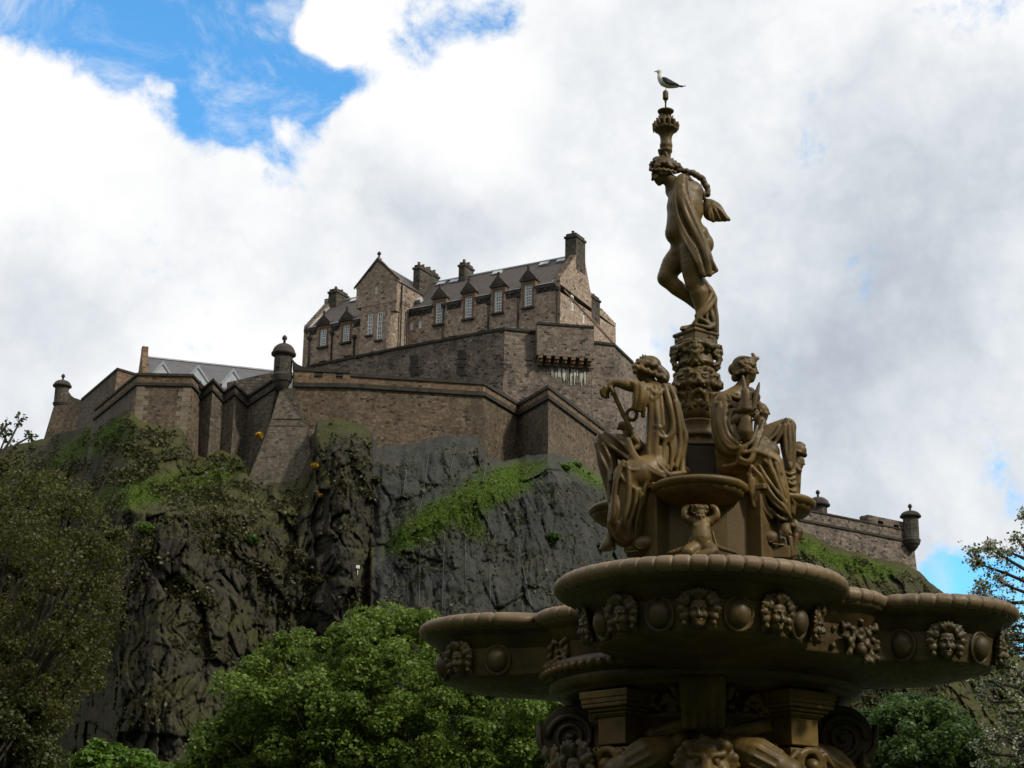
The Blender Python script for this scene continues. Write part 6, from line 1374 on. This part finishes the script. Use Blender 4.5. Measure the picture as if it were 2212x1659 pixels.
# ---- growth masks
G_ = np.zeros(XX.shape); jit = (fbm(XX / 22, YY / 16, 6, 31, .7) - .5) * 50; jit2 = (fbm(XX / 22 + 50, YY / 16, 6, 32, .7) - .5) * 50
for poly in ([(120, 985), (180, 940), (240, 905), (282, 905), (285, 925), (240, 965), (170, 990), (110, 1010)], [(180, 1075), (300, 1040), (400, 1030), (480, 1010), (510, 990), (520, 1000), (470, 1050), (330, 1080), (200, 1110)],
             [(835, 1186), (880, 1125), (960, 1075), (1040, 1030), (1085, 1006), (1165, 998), (1190, 1002), (1130, 1035), (1150, 1050), (1100, 1075), (1020, 1110), (940, 1155), (860, 1192)], [(1215, 1000), (1250, 1000), (1310, 1040), (1320, 1062), (1260, 1035)],
             [(1728, 1155), (1800, 1195), (1880, 1215), (1950, 1235), (1900, 1245), (1830, 1235), (1760, 1200), (1720, 1190)], [(1000, 1125), (1030, 1115), (1050, 1145), (1020, 1160)]):
    G_ = np.maximum(G_, inpoly(XX + jit * .6, YY + jit2 * .5, poly))
for _ in range(2):
    Gp = np.pad(G_, 3, mode='edge'); G_ = sum(Gp[3 + a:3 + a + G_.shape[0], 3 + b:3 + b + G_.shape[1]] for a in (-3, 0, 3) for b in (-3, 0, 3)) / 9
up = fbm(wx / 6, wz / 3, 5, 40); dry = np.clip((up - .42) * 5, 0, 1) * np.where(net > 0, .2, np.clip(.9 - T / 600, .4, 1))
dry = np.clip(dry + gm * .8 * np.clip((fbm(wx / 2.5, wz / 1.2, 4, 44) - .3) * 4, 0, 1), 0, 1)
dry = np.clip(dry + rgt * .6, 0, 1)
V = toworld(XX, YY, Yf)
back = V[0:1].copy(); back[..., 1] += 45; back2 = back.copy(); back2[..., 2] = -6
Vall = np.concatenate([back2, back, V], 0); R_, C_ = Vall.shape[:2]
Vall[-1, :, 2] = np.minimum(Vall[-1, :, 2], Vall[-1, :, 2])
ii = np.arange(R_ * C_).reshape(R_, C_); Fq = np.stack([ii[:-1, :-1], ii[1:, :-1], ii[1:, 1:], ii[:-1, 1:]], -1).reshape(-1, 4)
m, t, p = mat('crag_rock'); g = t.new('ShaderNodeNewGeometry'); P = g.outputs['Position']
at_ = t.new('ShaderNodeVertexColor'); at_.layer_name = 'growth'; gr, nt, dr_ = t.sep(at_.outputs[0])
n1_ = t.noise(t.vec('MULTIPLY', P, (1, 1, .35)), .9, 7, .68, .4); n2_ = t.noise(P, .25, 5, .6); n3_ = t.noise(P, 5.5, 4, .7)
nzv = t.sep(g.outputs['Normal'])[2]
nfv = t.noise(t.vec('MULTIPLY', P, (1, 1, .28)), 3.4, 6, .7, .3); n1_ = t.math('ADD', t.math('MULTIPLY', n1_, .55), t.math('MULTIPLY', nfv, .45))
rock = t.ramp(n1_, [(.34, (.020, .019, .016)), (.48, (.036, .033, .027)), (.56, (.052, .047, .036)), (.68, (.088, .077, .057))])
rock = t.mix(t.remap(n2_, .45, .65, 0, .55), rock, (.050, .048, .022))
rock = t.mix(t.math('MULTIPLY', t.remap(t.noise(t.comb(t.math('MULTIPLY', t.sep(P)[0], 1.1), 0, t.math('MULTIPLY', t.sep(P)[2], .10)), 1.0, 5, .65), .52, .68), .6), rock, (.028, .030, .026))
netc = t.ramp(n1_, [(.36, (.034, .037, .036)), (.5, (.052, .055, .052)), (.64, (.080, .081, .074))])
rock = t.mix(t.math('MULTIPLY', nt, .88), rock, netc)
led = t.math('MULTIPLY', t.remap(nzv, .25, .7), t.remap(n2_, .35, .6))
dryc = t.ramp(t.noise(P, 1.4, 6, .7), [(.3, (.035, .038, .012)), (.5, (.065, .062, .024)), (.7, (.11, .092, .045))])
col = t.mix(t.math('MULTIPLY', dr_, t.math('ADD', .50, t.math('MULTIPLY', led, .5))), rock, dryc)
col = t.mix(t.math('MULTIPLY', led, t.math('SUBTRACT', .7, t.math('MULTIPLY', nt, .6))), col, t.mix(n3_, (.03, .045, .01), (.09, .085, .03)))
grc = t.ramp(t.math('ADD', t.math('MULTIPLY', n3_, .5), t.math('MULTIPLY', t.noise(P, .8, 4, .7), .5)), [(.32, (.035, .062, .006)), (.5, (.062, .108, .010)), (.66, (.10, .135, .018))])
col = t.mix(gr, col, grc)
t.put(p.inputs['Base Color'], col); p.inputs['Roughness'].default_value = .92; p.inputs['Specular IOR Level'].default_value = .12
bump(t, p, t.math('ADD', n1_, t.math('MULTIPLY', n3_, .4)), .9, .35); M['crag'] = m
crag = npmesh('hill_crag', Vall.reshape(-1, 3), Fq, m, None, smooth=False, kind='structure')
ca = crag.data.color_attributes.new('growth', 'FLOAT_COLOR', 'POINT'); cc = np.zeros((R_, C_, 4), np.float32); cc[..., 3] = 1
cc[2:, :, 0] = G_; cc[2:, :, 1] = net; cc[2:, :, 2] = dry; ca.data.foreach_set('color', cc.ravel())
# lookup of the crag's surface at a reading
def crag_at(x, y, lift=0.0):
    j = int(np.clip((x - gx[0]) / 2.6, 0, len(gx) - 1)); i = int(np.argmin(np.abs(YY[:, j] - y))); return at(x, y, float(Yf[i, j]) - lift)
# ---- rockfall netting cables
net_o = empty('rock_netting', crag_at(1000, 1200), label='thin pale cables of rockfall netting hanging down the grey rock face', cat='netting')
M['cable'] = plain('steel_cable', (.10, .105, .105), .6, .3, 2)
for pts in ([(880, 1000), (872, 1060), (862, 1130), (850, 1200), (845, 1300)], [(925, 985), (915, 1060), (905, 1110)], [(985, 965), (965, 1050)], [(1050, 1005), (1040, 1055)],
            [(960, 1150), (957, 1250), (955, 1330)], [(1005, 1160), (1007, 1320)], [(908, 1170), (905, 1320)], [(1055, 1100), (1060, 1320)], [(1075, 1090), (1120, 1180), (1150, 1320)],
            [(1120, 1070), (1170, 1180), (1200, 1320)], [(1150, 1030), (1220, 1130), (1260, 1240)], [(1180, 1015), (1260, 1110), (1300, 1180)], [(1235, 1030), (1290, 1095), (1315, 1130)], [(860, 1215), (1010, 1240)]):
    P_ = [];
    for (x0, y0), (x1, y1) in zip(pts[:-1], pts[1:]):
        for k in range(12): P_.append(crag_at(x0 + (x1 - x0) * k / 12, y0 + (y1 - y0) * k / 12, .10))
    m_ = MB(); Y0 = [q for q in P_]; m_.tube(Y0, .022, 4); m_.build('netting_cable', M['cable'], net_o)
q = crag_at(773, 1225, .3); s_ = MB(); s_.box(q, .13, .1, .12); s_.tube([q - ZV * .12, q - ZV * .8], .03, 6); s_.build('warning_marker', M['white'], None, bevel=.04, label='small white marker post fixed on the dark cliff face', cat='marker')

# ---- lawn below everything
def ground_mat():
    m, t, p = mat('lawn'); g = t.new('ShaderNodeNewGeometry'); n = t.noise(g.outputs['Position'], .5, 6, .7)
    t.put(p.inputs['Base Color'], t.ramp(n, [(.3, (.018, .032, .008)), (.7, (.04, .06, .016))])); p.inputs['Roughness'].default_value = .95; return m
mb = MB(); mb.quad((-1500, -1500, 0), (1500, -1500, 0), (1500, 1500, 0), (-1500, 1500, 0)); mb.build('ground', ground_mat(), None, origin=(0, 0, 0), kind='structure')

# ---- foliage
def leafmat(name, cols, transl=.25, rough=.55, scale=.7):
    m, t, p = mat(name); g = t.new('ShaderNodeNewGeometry'); P = g.outputs['Position']
    n = t.math('ADD', t.math('MULTIPLY', t.noise(P, scale, 3, .6), .45), t.math('MULTIPLY', g.outputs['Random Per Island'], .55))
    col = t.ramp(n, [(.25 + .5 * i / (len(cols) - 1), c) for i, c in enumerate(cols)])
    t.put(p.inputs['Base Color'], col); p.inputs['Roughness'].default_value = rough; p.inputs['Specular IOR Level'].default_value = .35
    tr = t.new('ShaderNodeBsdfTranslucent'); t.put(tr.inputs[0], t.mix(.0 if 'bloss' in name else .4, col, (.10, .14, .02))); mx_ = t.new('ShaderNodeMixShader'); mx_.inputs[0].default_value = transl
    o = [n_ for n_ in t.n if n_.type == 'OUTPUT_MATERIAL'][0]; t.l.new(p.outputs[0], mx_.inputs[1]); t.l.new(tr.outputs[0], mx_.inputs[2]); t.l.new(mx_.outputs[0], o.inputs[0]); return m
M['leaf_green'] = leafmat('spring_leaves', [(.055, .105, .010), (.105, .180, .022), (.185, .255, .045)], .42)
M['leaf_deep'] = leafmat('deep_leaves', [(.035, .075, .018), (.062, .122, .028), (.105, .175, .045)], .36)
M['leaf_bright'] = leafmat('bright_leaves', [(.045, .10, .010), (.08, .165, .015), (.12, .22, .025)], .35)
M['leaf_brown'] = leafmat('bronze_leaves', [(.054, .047, .009), (.068, .066, .013), (.076, .090, .017)], .36)
M['leaf_olive'] = leafmat('olive_leaves', [(.030, .035, .010), (.050, .062, .014), (.07, .09, .02)], .25)
M['leaf_grey'] = leafmat('grey_green_leaves', [(.05, .065, .035), (.085, .10, .055), (.12, .13, .08)], .25)
M['blossom'] = leafmat('pale_blossom', [(.55, .52, .46), (.70, .66, .60), (.80, .77, .72)], .5, .7)
M['gorse'] = leafmat('gorse_flowers', [(.40, .22, .01), (.55, .33, .01)], .2)
M['bark'] = plain('bark', (.045, .036, .028), .95, .4, 5)
def leaves(C, size, rs, droop=.3, nor=None):
    """one bent diamond leaf per centre"""
    n = len(C); a = rs.normal(size=(n, 3)); a[:, 2] = a[:, 2] * .6 - droop * .5; a /= np.linalg.norm(a, axis=1)[:, None]
    r = rs.normal(size=(n, 3)) * .75 + (nor if nor is not None else 0) + np.array([0, 0, .55]); b = np.cross(a, r); b /= np.linalg.norm(b, axis=1)[:, None] + 1e-9; c = np.cross(b, a)
    L = (size * rs.uniform(.6, 1.25, n))[:, None]; w_ = L * rs.uniform(.32, .46, n)[:, None]
    p0 = C - a * L * .5; p1 = C + b * w_ + c * L * .10; p2 = C + a * L * .5 - c * L * .05; p3 = C - b * w_ + c * L * .10
    V = np.stack([p0, p1, p2, p3], 1).reshape(-1, 3); return V, np.arange(4 * n).reshape(n, 4)
def crown(poly, Y, dh, nb, rr_, per, size, rs, density=1.0, xy=None):
    """boughs scattered through an outlined crown of real depth; leaves thick on each bough's outside"""
    px = Y / (FPX * .95); poly = list(poly); xs = [p[0] for p in poly]; ys = [p[1] for p in poly]; cx, cy = (min(xs) + max(xs)) / 2, (min(ys) + max(ys)) / 2
    hx, hy = (max(xs) - min(xs)) / 2, (max(ys) - min(ys)) / 2; Cs, Ns, B = [], [], []
    tries = 0
    while len(B) < nb and tries < nb * 60:
        tries += 1; x, y = rs.uniform(min(xs), max(xs)), rs.uniform(min(ys), max(ys))
        if not inpoly(np.array([x]), np.array([y]), poly)[0]: continue
        e2 = ((x - cx) / hx) ** 2 + ((y - cy) / hy) ** 2; dd = dh * math.sqrt(max(.08, 1.15 - min(e2, 1.1)))
        Yb = Y + rs.uniform(-1, .6) * dd; B.append((at(x, y, Yb), rs.uniform(*rr_) * px))
    for c, r in B:
        n = int(per * density); d = rs.normal(size=(n, 3)); d /= np.linalg.norm(d, axis=1)[:, None]
        lump = .78 + .34 * vnoise(d[:, 0] * 2.3 + c[0] * 3, d[:, 2] * 2.3 + d[:, 1] * 1.7 + c[2] * 3, 5)
        rad = r * lump * rs.uniform(.55, 1.08, n) ** .6; q = c + d * rad[:, None] * np.array([1, 1, .8]); Cs.append(q); Ns.append(d * .8)
    C = np.concatenate(Cs); N_ = np.concatenate(Ns); V, Fq = leaves(C, size, rs, nor=N_); return V, Fq, B
def tree_from(name, poly, Y, dh, nb, rr_, per, size, mname, label, trunk_xy=None, seed=1, group=None, cat='tree', limbs=True, trunk_r=.22, parent_kind=None):
    rs = np.random.RandomState(seed); V, Fq, B = crown(poly, Y, dh, nb, rr_, per, size, rs)
    bx = np.mean([b[0][0] for b in B]) if trunk_xy is None else trunk_xy[0]; by = Y if trunk_xy is None else trunk_xy[1]
    t = empty(name, (bx, by, 0 if trunk_xy is None or len(trunk_xy) < 3 else trunk_xy[2]), label=label, cat=cat, group=group); z0 = t.location.z
    npmesh('crown', V, Fq, M[mname], t, smooth=False)
    top = max(b[0][2] for b in B); low = min(b[0][2] for b in B); fork = z0 + (low - z0) * .75 + .2
    m_ = MB(); rq = random.Random(seed); m_.tube([(bx, by, z0 - .1), (bx + .1, by, z0 + (fork - z0) * .5), (bx, by, fork)], [trunk_r * 1.3, trunk_r, trunk_r * .85], 10)
    for c, r in B[:(60 if limbs else 14)]:
        s0_ = np.array([bx, by, fork]); f = rq.uniform(.0, .25); s0_ = s0_ + (c - s0_) * f * .5; mid = s0_ * .45 + c * .55 + np.array([rq.uniform(-.3, .3), rq.uniform(-.3, .3), -.08 * (top - low)])
        m_.tube([s0_, mid, c, c + (c - mid) * .35], [trunk_r * .36, trunk_r * .2, trunk_r * .09, trunk_r * .03], 5)
    m_.build('trunk', M['bark'], t); return t
tree_from('broadleaf_tree', [(330, 1720), (400, 1600), (500, 1545), (490, 1480), (560, 1420), (600, 1385), (690, 1365), (760, 1335), (850, 1325), (930, 1330), (965, 1370), (1010, 1430), (1240, 1520), (1260, 1760), (500, 1780)], 46, 4.2, 800, (13, 42), 290, .11, 'leaf_green', 'large bright green broadleaf tree at bottom centre, left of the fountain stem', seed=2, group='green trees below the crag', trunk_r=.3)
tree_from('broadleaf_tree', [(1850, 1720), (1860, 1545), (1930, 1515), (2010, 1520), (2085, 1560), (2130, 1620), (2150, 1720)], 44, 2.8, 330, (13, 36), 290, .105, 'leaf_deep', 'deep green rounded tree under the right lobe of the basin', seed=3, group='green trees below the crag')
tree_from('leafy_shrub', [(140, 1700), (165, 1625), (205, 1610), (240, 1618), (275, 1640), (330, 1650), (350, 1700)], 40, 1.0, 34, (20, 36), 300, .17, 'leaf_bright', 'bright yellow-green shrub at the bottom left corner below the dark cliff', seed=4, cat='shrub', group='shrubs at the foot of the cliff', trunk_r=.1)
tree_from('leafy_shrub', [(330, 1710), (360, 1645), (420, 1600), (470, 1560), (520, 1560), (560, 1600), (560, 1710)], 52, 1.6, 36, (26, 44), 380, .17, 'leaf_green', 'mid green shrub between the bright shrub and the large green tree', seed=5, cat='shrub', group='shrubs at the foot of the cliff', trunk_r=.12)
tree_from('bronze_leaved_tree', [(-140, 990), (0, 985), (60, 1010), (120, 1020), (190, 1060), (225, 1110), (262, 1170), (235, 1250), (245, 1330), (215, 1410), (225, 1480), (120, 1560), (60, 1640), (-140, 1660)], 27, 3.2, 330, (14, 42), 190, .056, 'leaf_brown', 'tall sparse bronze and olive leaved tree at the left edge before the crag', seed=6, trunk_xy=(-8.4, 27), trunk_r=.2)
tree_from('olive_shrub', [(-140, 1720), (-140, 1500), (40, 1490), (100, 1540), (120, 1620), (140, 1720)], 25, 1.2, 70, (22, 46), 520, .058, 'leaf_olive', 'dull olive green bush in the bottom left corner under the bronze tree', seed=7, cat='shrub', group='shrubs at the foot of the cliff', trunk_r=.1)
# low growth rooted on the crag: grass blades on the green slopes, scrub on the ledges
def scatter(mask, n, name, mname, size, lift, rs, spread=.25, upw=.0):
    w_ = (mask * np.gradient(YY, axis=0)).ravel(); w_ = w_ / w_.sum(); idx_ = rs.choice(len(w_), n, p=w_); P_ = toworld(XX, YY, Yf - lift).reshape(-1, 3)[idx_] + rs.normal(size=(n, 3)) * spread
    V_, F_ = leaves(P_, size, rs, droop=-upw); npmesh(name, V_, F_, M[mname], None, smooth=False, kind='stuff')
rs = np.random.RandomState(91); vis = (YY < 1560) & (T > -2); Nz = np.gradient(toworld(XX, YY, Yf)[..., 2], axis=0); steep = np.clip((Nz / (np.abs(np.gradient(Yf, axis=0)) + 1e-3) * -.0 + 1), 0, 1)
clump = np.clip((fbm(wx / 1.6, wz / 1.1, 4, 71) - .46) * 7, 0, 1)
M['grass_blade'] = leafmat('grass_blades', [(.045, .092, .006), (.070, .135, .010), (.115, .17, .02)], .4)
M['scrub'] = leafmat('dry_scrub', [(.028, .027, .009), (.052, .052, .016), (.09, .08, .032)], .25)
scatter(np.clip(G_ * 1.0, 0, 1) * vis, 30000, 'grass', 'grass_blade', .125, .02, rs, .06, 3.0)
lmask = (np.clip(gm * 1.0, 0, 1) * (1 - .6 * G_) + .45 * (1 - net) * np.clip((fbm(wx / 4, wz / 2.2, 4, 73) - .5) * 6, 0, 1) + .5 * rgt + .05 * net) * clump * vis * (XX < 2050)
scatter(lmask, 42000, 'scrub_growth', 'scrub', .30, .15, rs, .18, .6)
# unseen trees added behind and beside the viewer to block low sky light
rs = np.random.RandomState(77); Cs = []
for k in range(240):
    an = rs.uniform(math.radians(-235), math.radians(58)); 
    if math.radians(62) < (an % (2 * math.pi)) < math.radians(118): continue
    R_ = rs.uniform(34, 48); hgt = rs.uniform(15, 23); c0 = np.array([R_ * math.cos(an), 8 + R_ * math.sin(an), 0])
    d = rs.normal(size=(260, 3)); d /= np.linalg.norm(d, axis=1)[:, None]; Cs.append(c0 + np.array([0, 0, hgt * .5]) + d * np.array([5, 5, hgt * .5]) * (rs.uniform(.5, 1.05, 260) ** .5)[:, None])
V, Fq = leaves(np.concatenate(Cs), 1.1, rs); npmesh('sky_blocking_trees', V, Fq, M['leaf_deep'], None, smooth=False, kind='stuff')
# twigs against the sky at far left
def twig_tree(name, label, Y, branches, mname, size, cl, per, group=None, base=None, r0=.03, cat='tree', seed=11, extra=None):
    rs = np.random.RandomState(seed); m_ = MB(); Cs = []; px = Y / (FPX * .95)
    for br in branches:
        P_ = [at(x, y, Y + (i * .13 % .5)) for i, (x, y) in enumerate(br)]; n = len(P_); m_.tube(P_, list(np.linspace(r0, r0 * .22, n)), 6)
        for i in range(n):
            for _ in range(cl if i else max(1, cl // 2)):
                f = rs.uniform(0, 1); j = min(i, n - 2); q = P_[j] + (P_[j + 1] - P_[j]) * f; o_ = q + rs.normal(size=3) * 7 * px; m_.tube([q, o_], r0 * .16, 4, False)
                Cs.append(o_ + rs.normal(size=(per, 3)) * 4.2 * px)
    C = np.concatenate(Cs); b0_ = base if base is not None else at(*branches[0][0], Y)
    t = empty(name, (b0_[0], b0_[1], 0), label=label, cat=cat, group=group); V, Fq = leaves(C, size, rs); npmesh('blossom_sprays' if 'bloss' in mname else 'crown', V, Fq, M[mname], t, smooth=False)
    if extra is not None:
        C2 = np.concatenate([c + rs.normal(size=(len(c), 3)) * 5 * px for c in [c_ for c_ in Cs]]); V, Fq = leaves(C2, size * 1.15, rs); npmesh('young_leaves', V, Fq, M[extra], t, smooth=False)
    m_.tube([(b0_[0], b0_[1], -.1), (b0_[0], b0_[1] + .1, b0_[2] * .5), tuple(b0_)], [r0 * 4, r0 * 3, r0 * 1.5], 8); m_.build('trunk', M['bark'], t); return t, C
twig_tree('thin_tree', 'thin grey-leaved tree top against the sky at the far left edge', 33, [[(-40, 1080), (-10, 1000), (10, 950), (18, 925)], [(-10, 1000), (20, 955), (38, 920), (45, 905)], [(0, 1000), (35, 960), (62, 945), (72, 938)], [(-30, 1000), (-20, 940), (-8, 905)], [(10, 1000), (50, 985), (68, 972)], [(-20, 960), (5, 930), (22, 912)]], 'leaf_grey', .09, 3, 5, base=np.array([-9.8, 33.0, 7.0]), r0=.035, seed=13)
bb = [[Z5(2260, 980), Z5(2050, 890), Z5(1930, 850), Z5(1830, 810), Z5(1740, 770)], [Z5(2250, 880), Z5(2080, 780), Z5(1990, 730), Z5(1930, 690), Z5(1930, 610)], [Z5(2240, 780), Z5(2120, 730), Z5(2050, 700)], [Z5(2240, 1140), Z5(2090, 1140), Z5(1980, 1110), Z5(1890, 1090), Z5(1810, 1040)],
      [Z5(1890, 1090), Z5(1875, 1030), Z5(1860, 960)], [Z5(2240, 1060), Z5(2100, 1010), Z5(2020, 970), Z5(1990, 930)], [Z5(2230, 700), Z5(2170, 620), Z5(2130, 580)], [Z5(1830, 810), Z5(1800, 740), Z5(1790, 690)], [Z5(1930, 690), Z5(1870, 690)],
      [Z5(2230, 480), Z5(2200, 370)], [Z5(2240, 1260), Z5(2150, 1240), Z5(2090, 1220)], [Z5(2250, 1350), Z5(2150, 1330), Z5(2080, 1380)]]
rq = random.Random(21)
for k in range(42):
    x, y = rq.uniform(2120, 2215), rq.uniform(1360, 1690); bb.append([(x + rq.uniform(20, 70), y + rq.uniform(-10, 30)), (x + 15, y), (x - rq.uniform(5, 35), y - rq.uniform(0, 25))])
twig_tree('blossom_tree', 'cherry tree with pale pink-white blossom sprays at the right edge', 19, bb, 'blossom', .036, 5, 7, base=np.array([6.6, 19.3, 5.0]), r0=.022, seed=12, extra='leaf_green')
# shrubs clinging to the crag
for k, (x, y, r, n, mn, lb) in enumerate(((1222, 1010, 10, 500, 'leaf_bright', 'small bright shrub at the foot of the angled curtain wall'), (1247, 1005, 9, 350, 'leaf_bright', 'second bright shrub just right of the wall angle above the rock'), (1195, 1160, 13, 700, 'leaf_deep', 'dark green bush growing low on the netted rock near the left statue'), (680, 1005, 6, 160, 'gorse', 'tuft of orange-yellow gorse in flower beside the battered buttress'), (690, 1070, 5, 110, 'gorse', 'lower tuft of yellow gorse flowers on the dark cliff'),
                                          (310, 1140, 16, 800, 'leaf_green', 'small green bush in the hollow left of the dark crag brow'), (1300, 1180, 10, 300, 'leaf_olive', 'olive tuft on the rock beside the left small bowl'), (815, 1035, 9, 240, 'leaf_olive', 'olive tuft growing in the cleft left of the netted rock'), (545, 1165, 12, 400, 'leaf_deep', 'dark bush on a ledge in the middle of the cliff'), (560, 940, 7, 150, 'gorse', 'faint orange tuft at the corner of the buttress'))):
    rs = np.random.RandomState(60 + k); c = crag_at(x, y, .5); px = c[1] / (FPX * .95); d = rs.normal(size=(n, 3)); d /= np.linalg.norm(d, axis=1)[:, None]; C = c + d * (r * px * rs.uniform(.35, 1.1, n))[:, None] * np.array([1.2, 1, .75])
    t_ = empty('rock_shrub', c - ZV * r * px, label=lb, cat='shrub', group='shrubs clinging to the crag'); V, Fq = leaves(C, .22, rs, nor=d); npmesh('crown', V, Fq, M[mn], t_, smooth=False)
    m_ = MB(); m_.tube([c + np.array([0, .8, -r * px * .9]), c], [.06, .03], 5); m_.build('stem', M['bark'], t_)
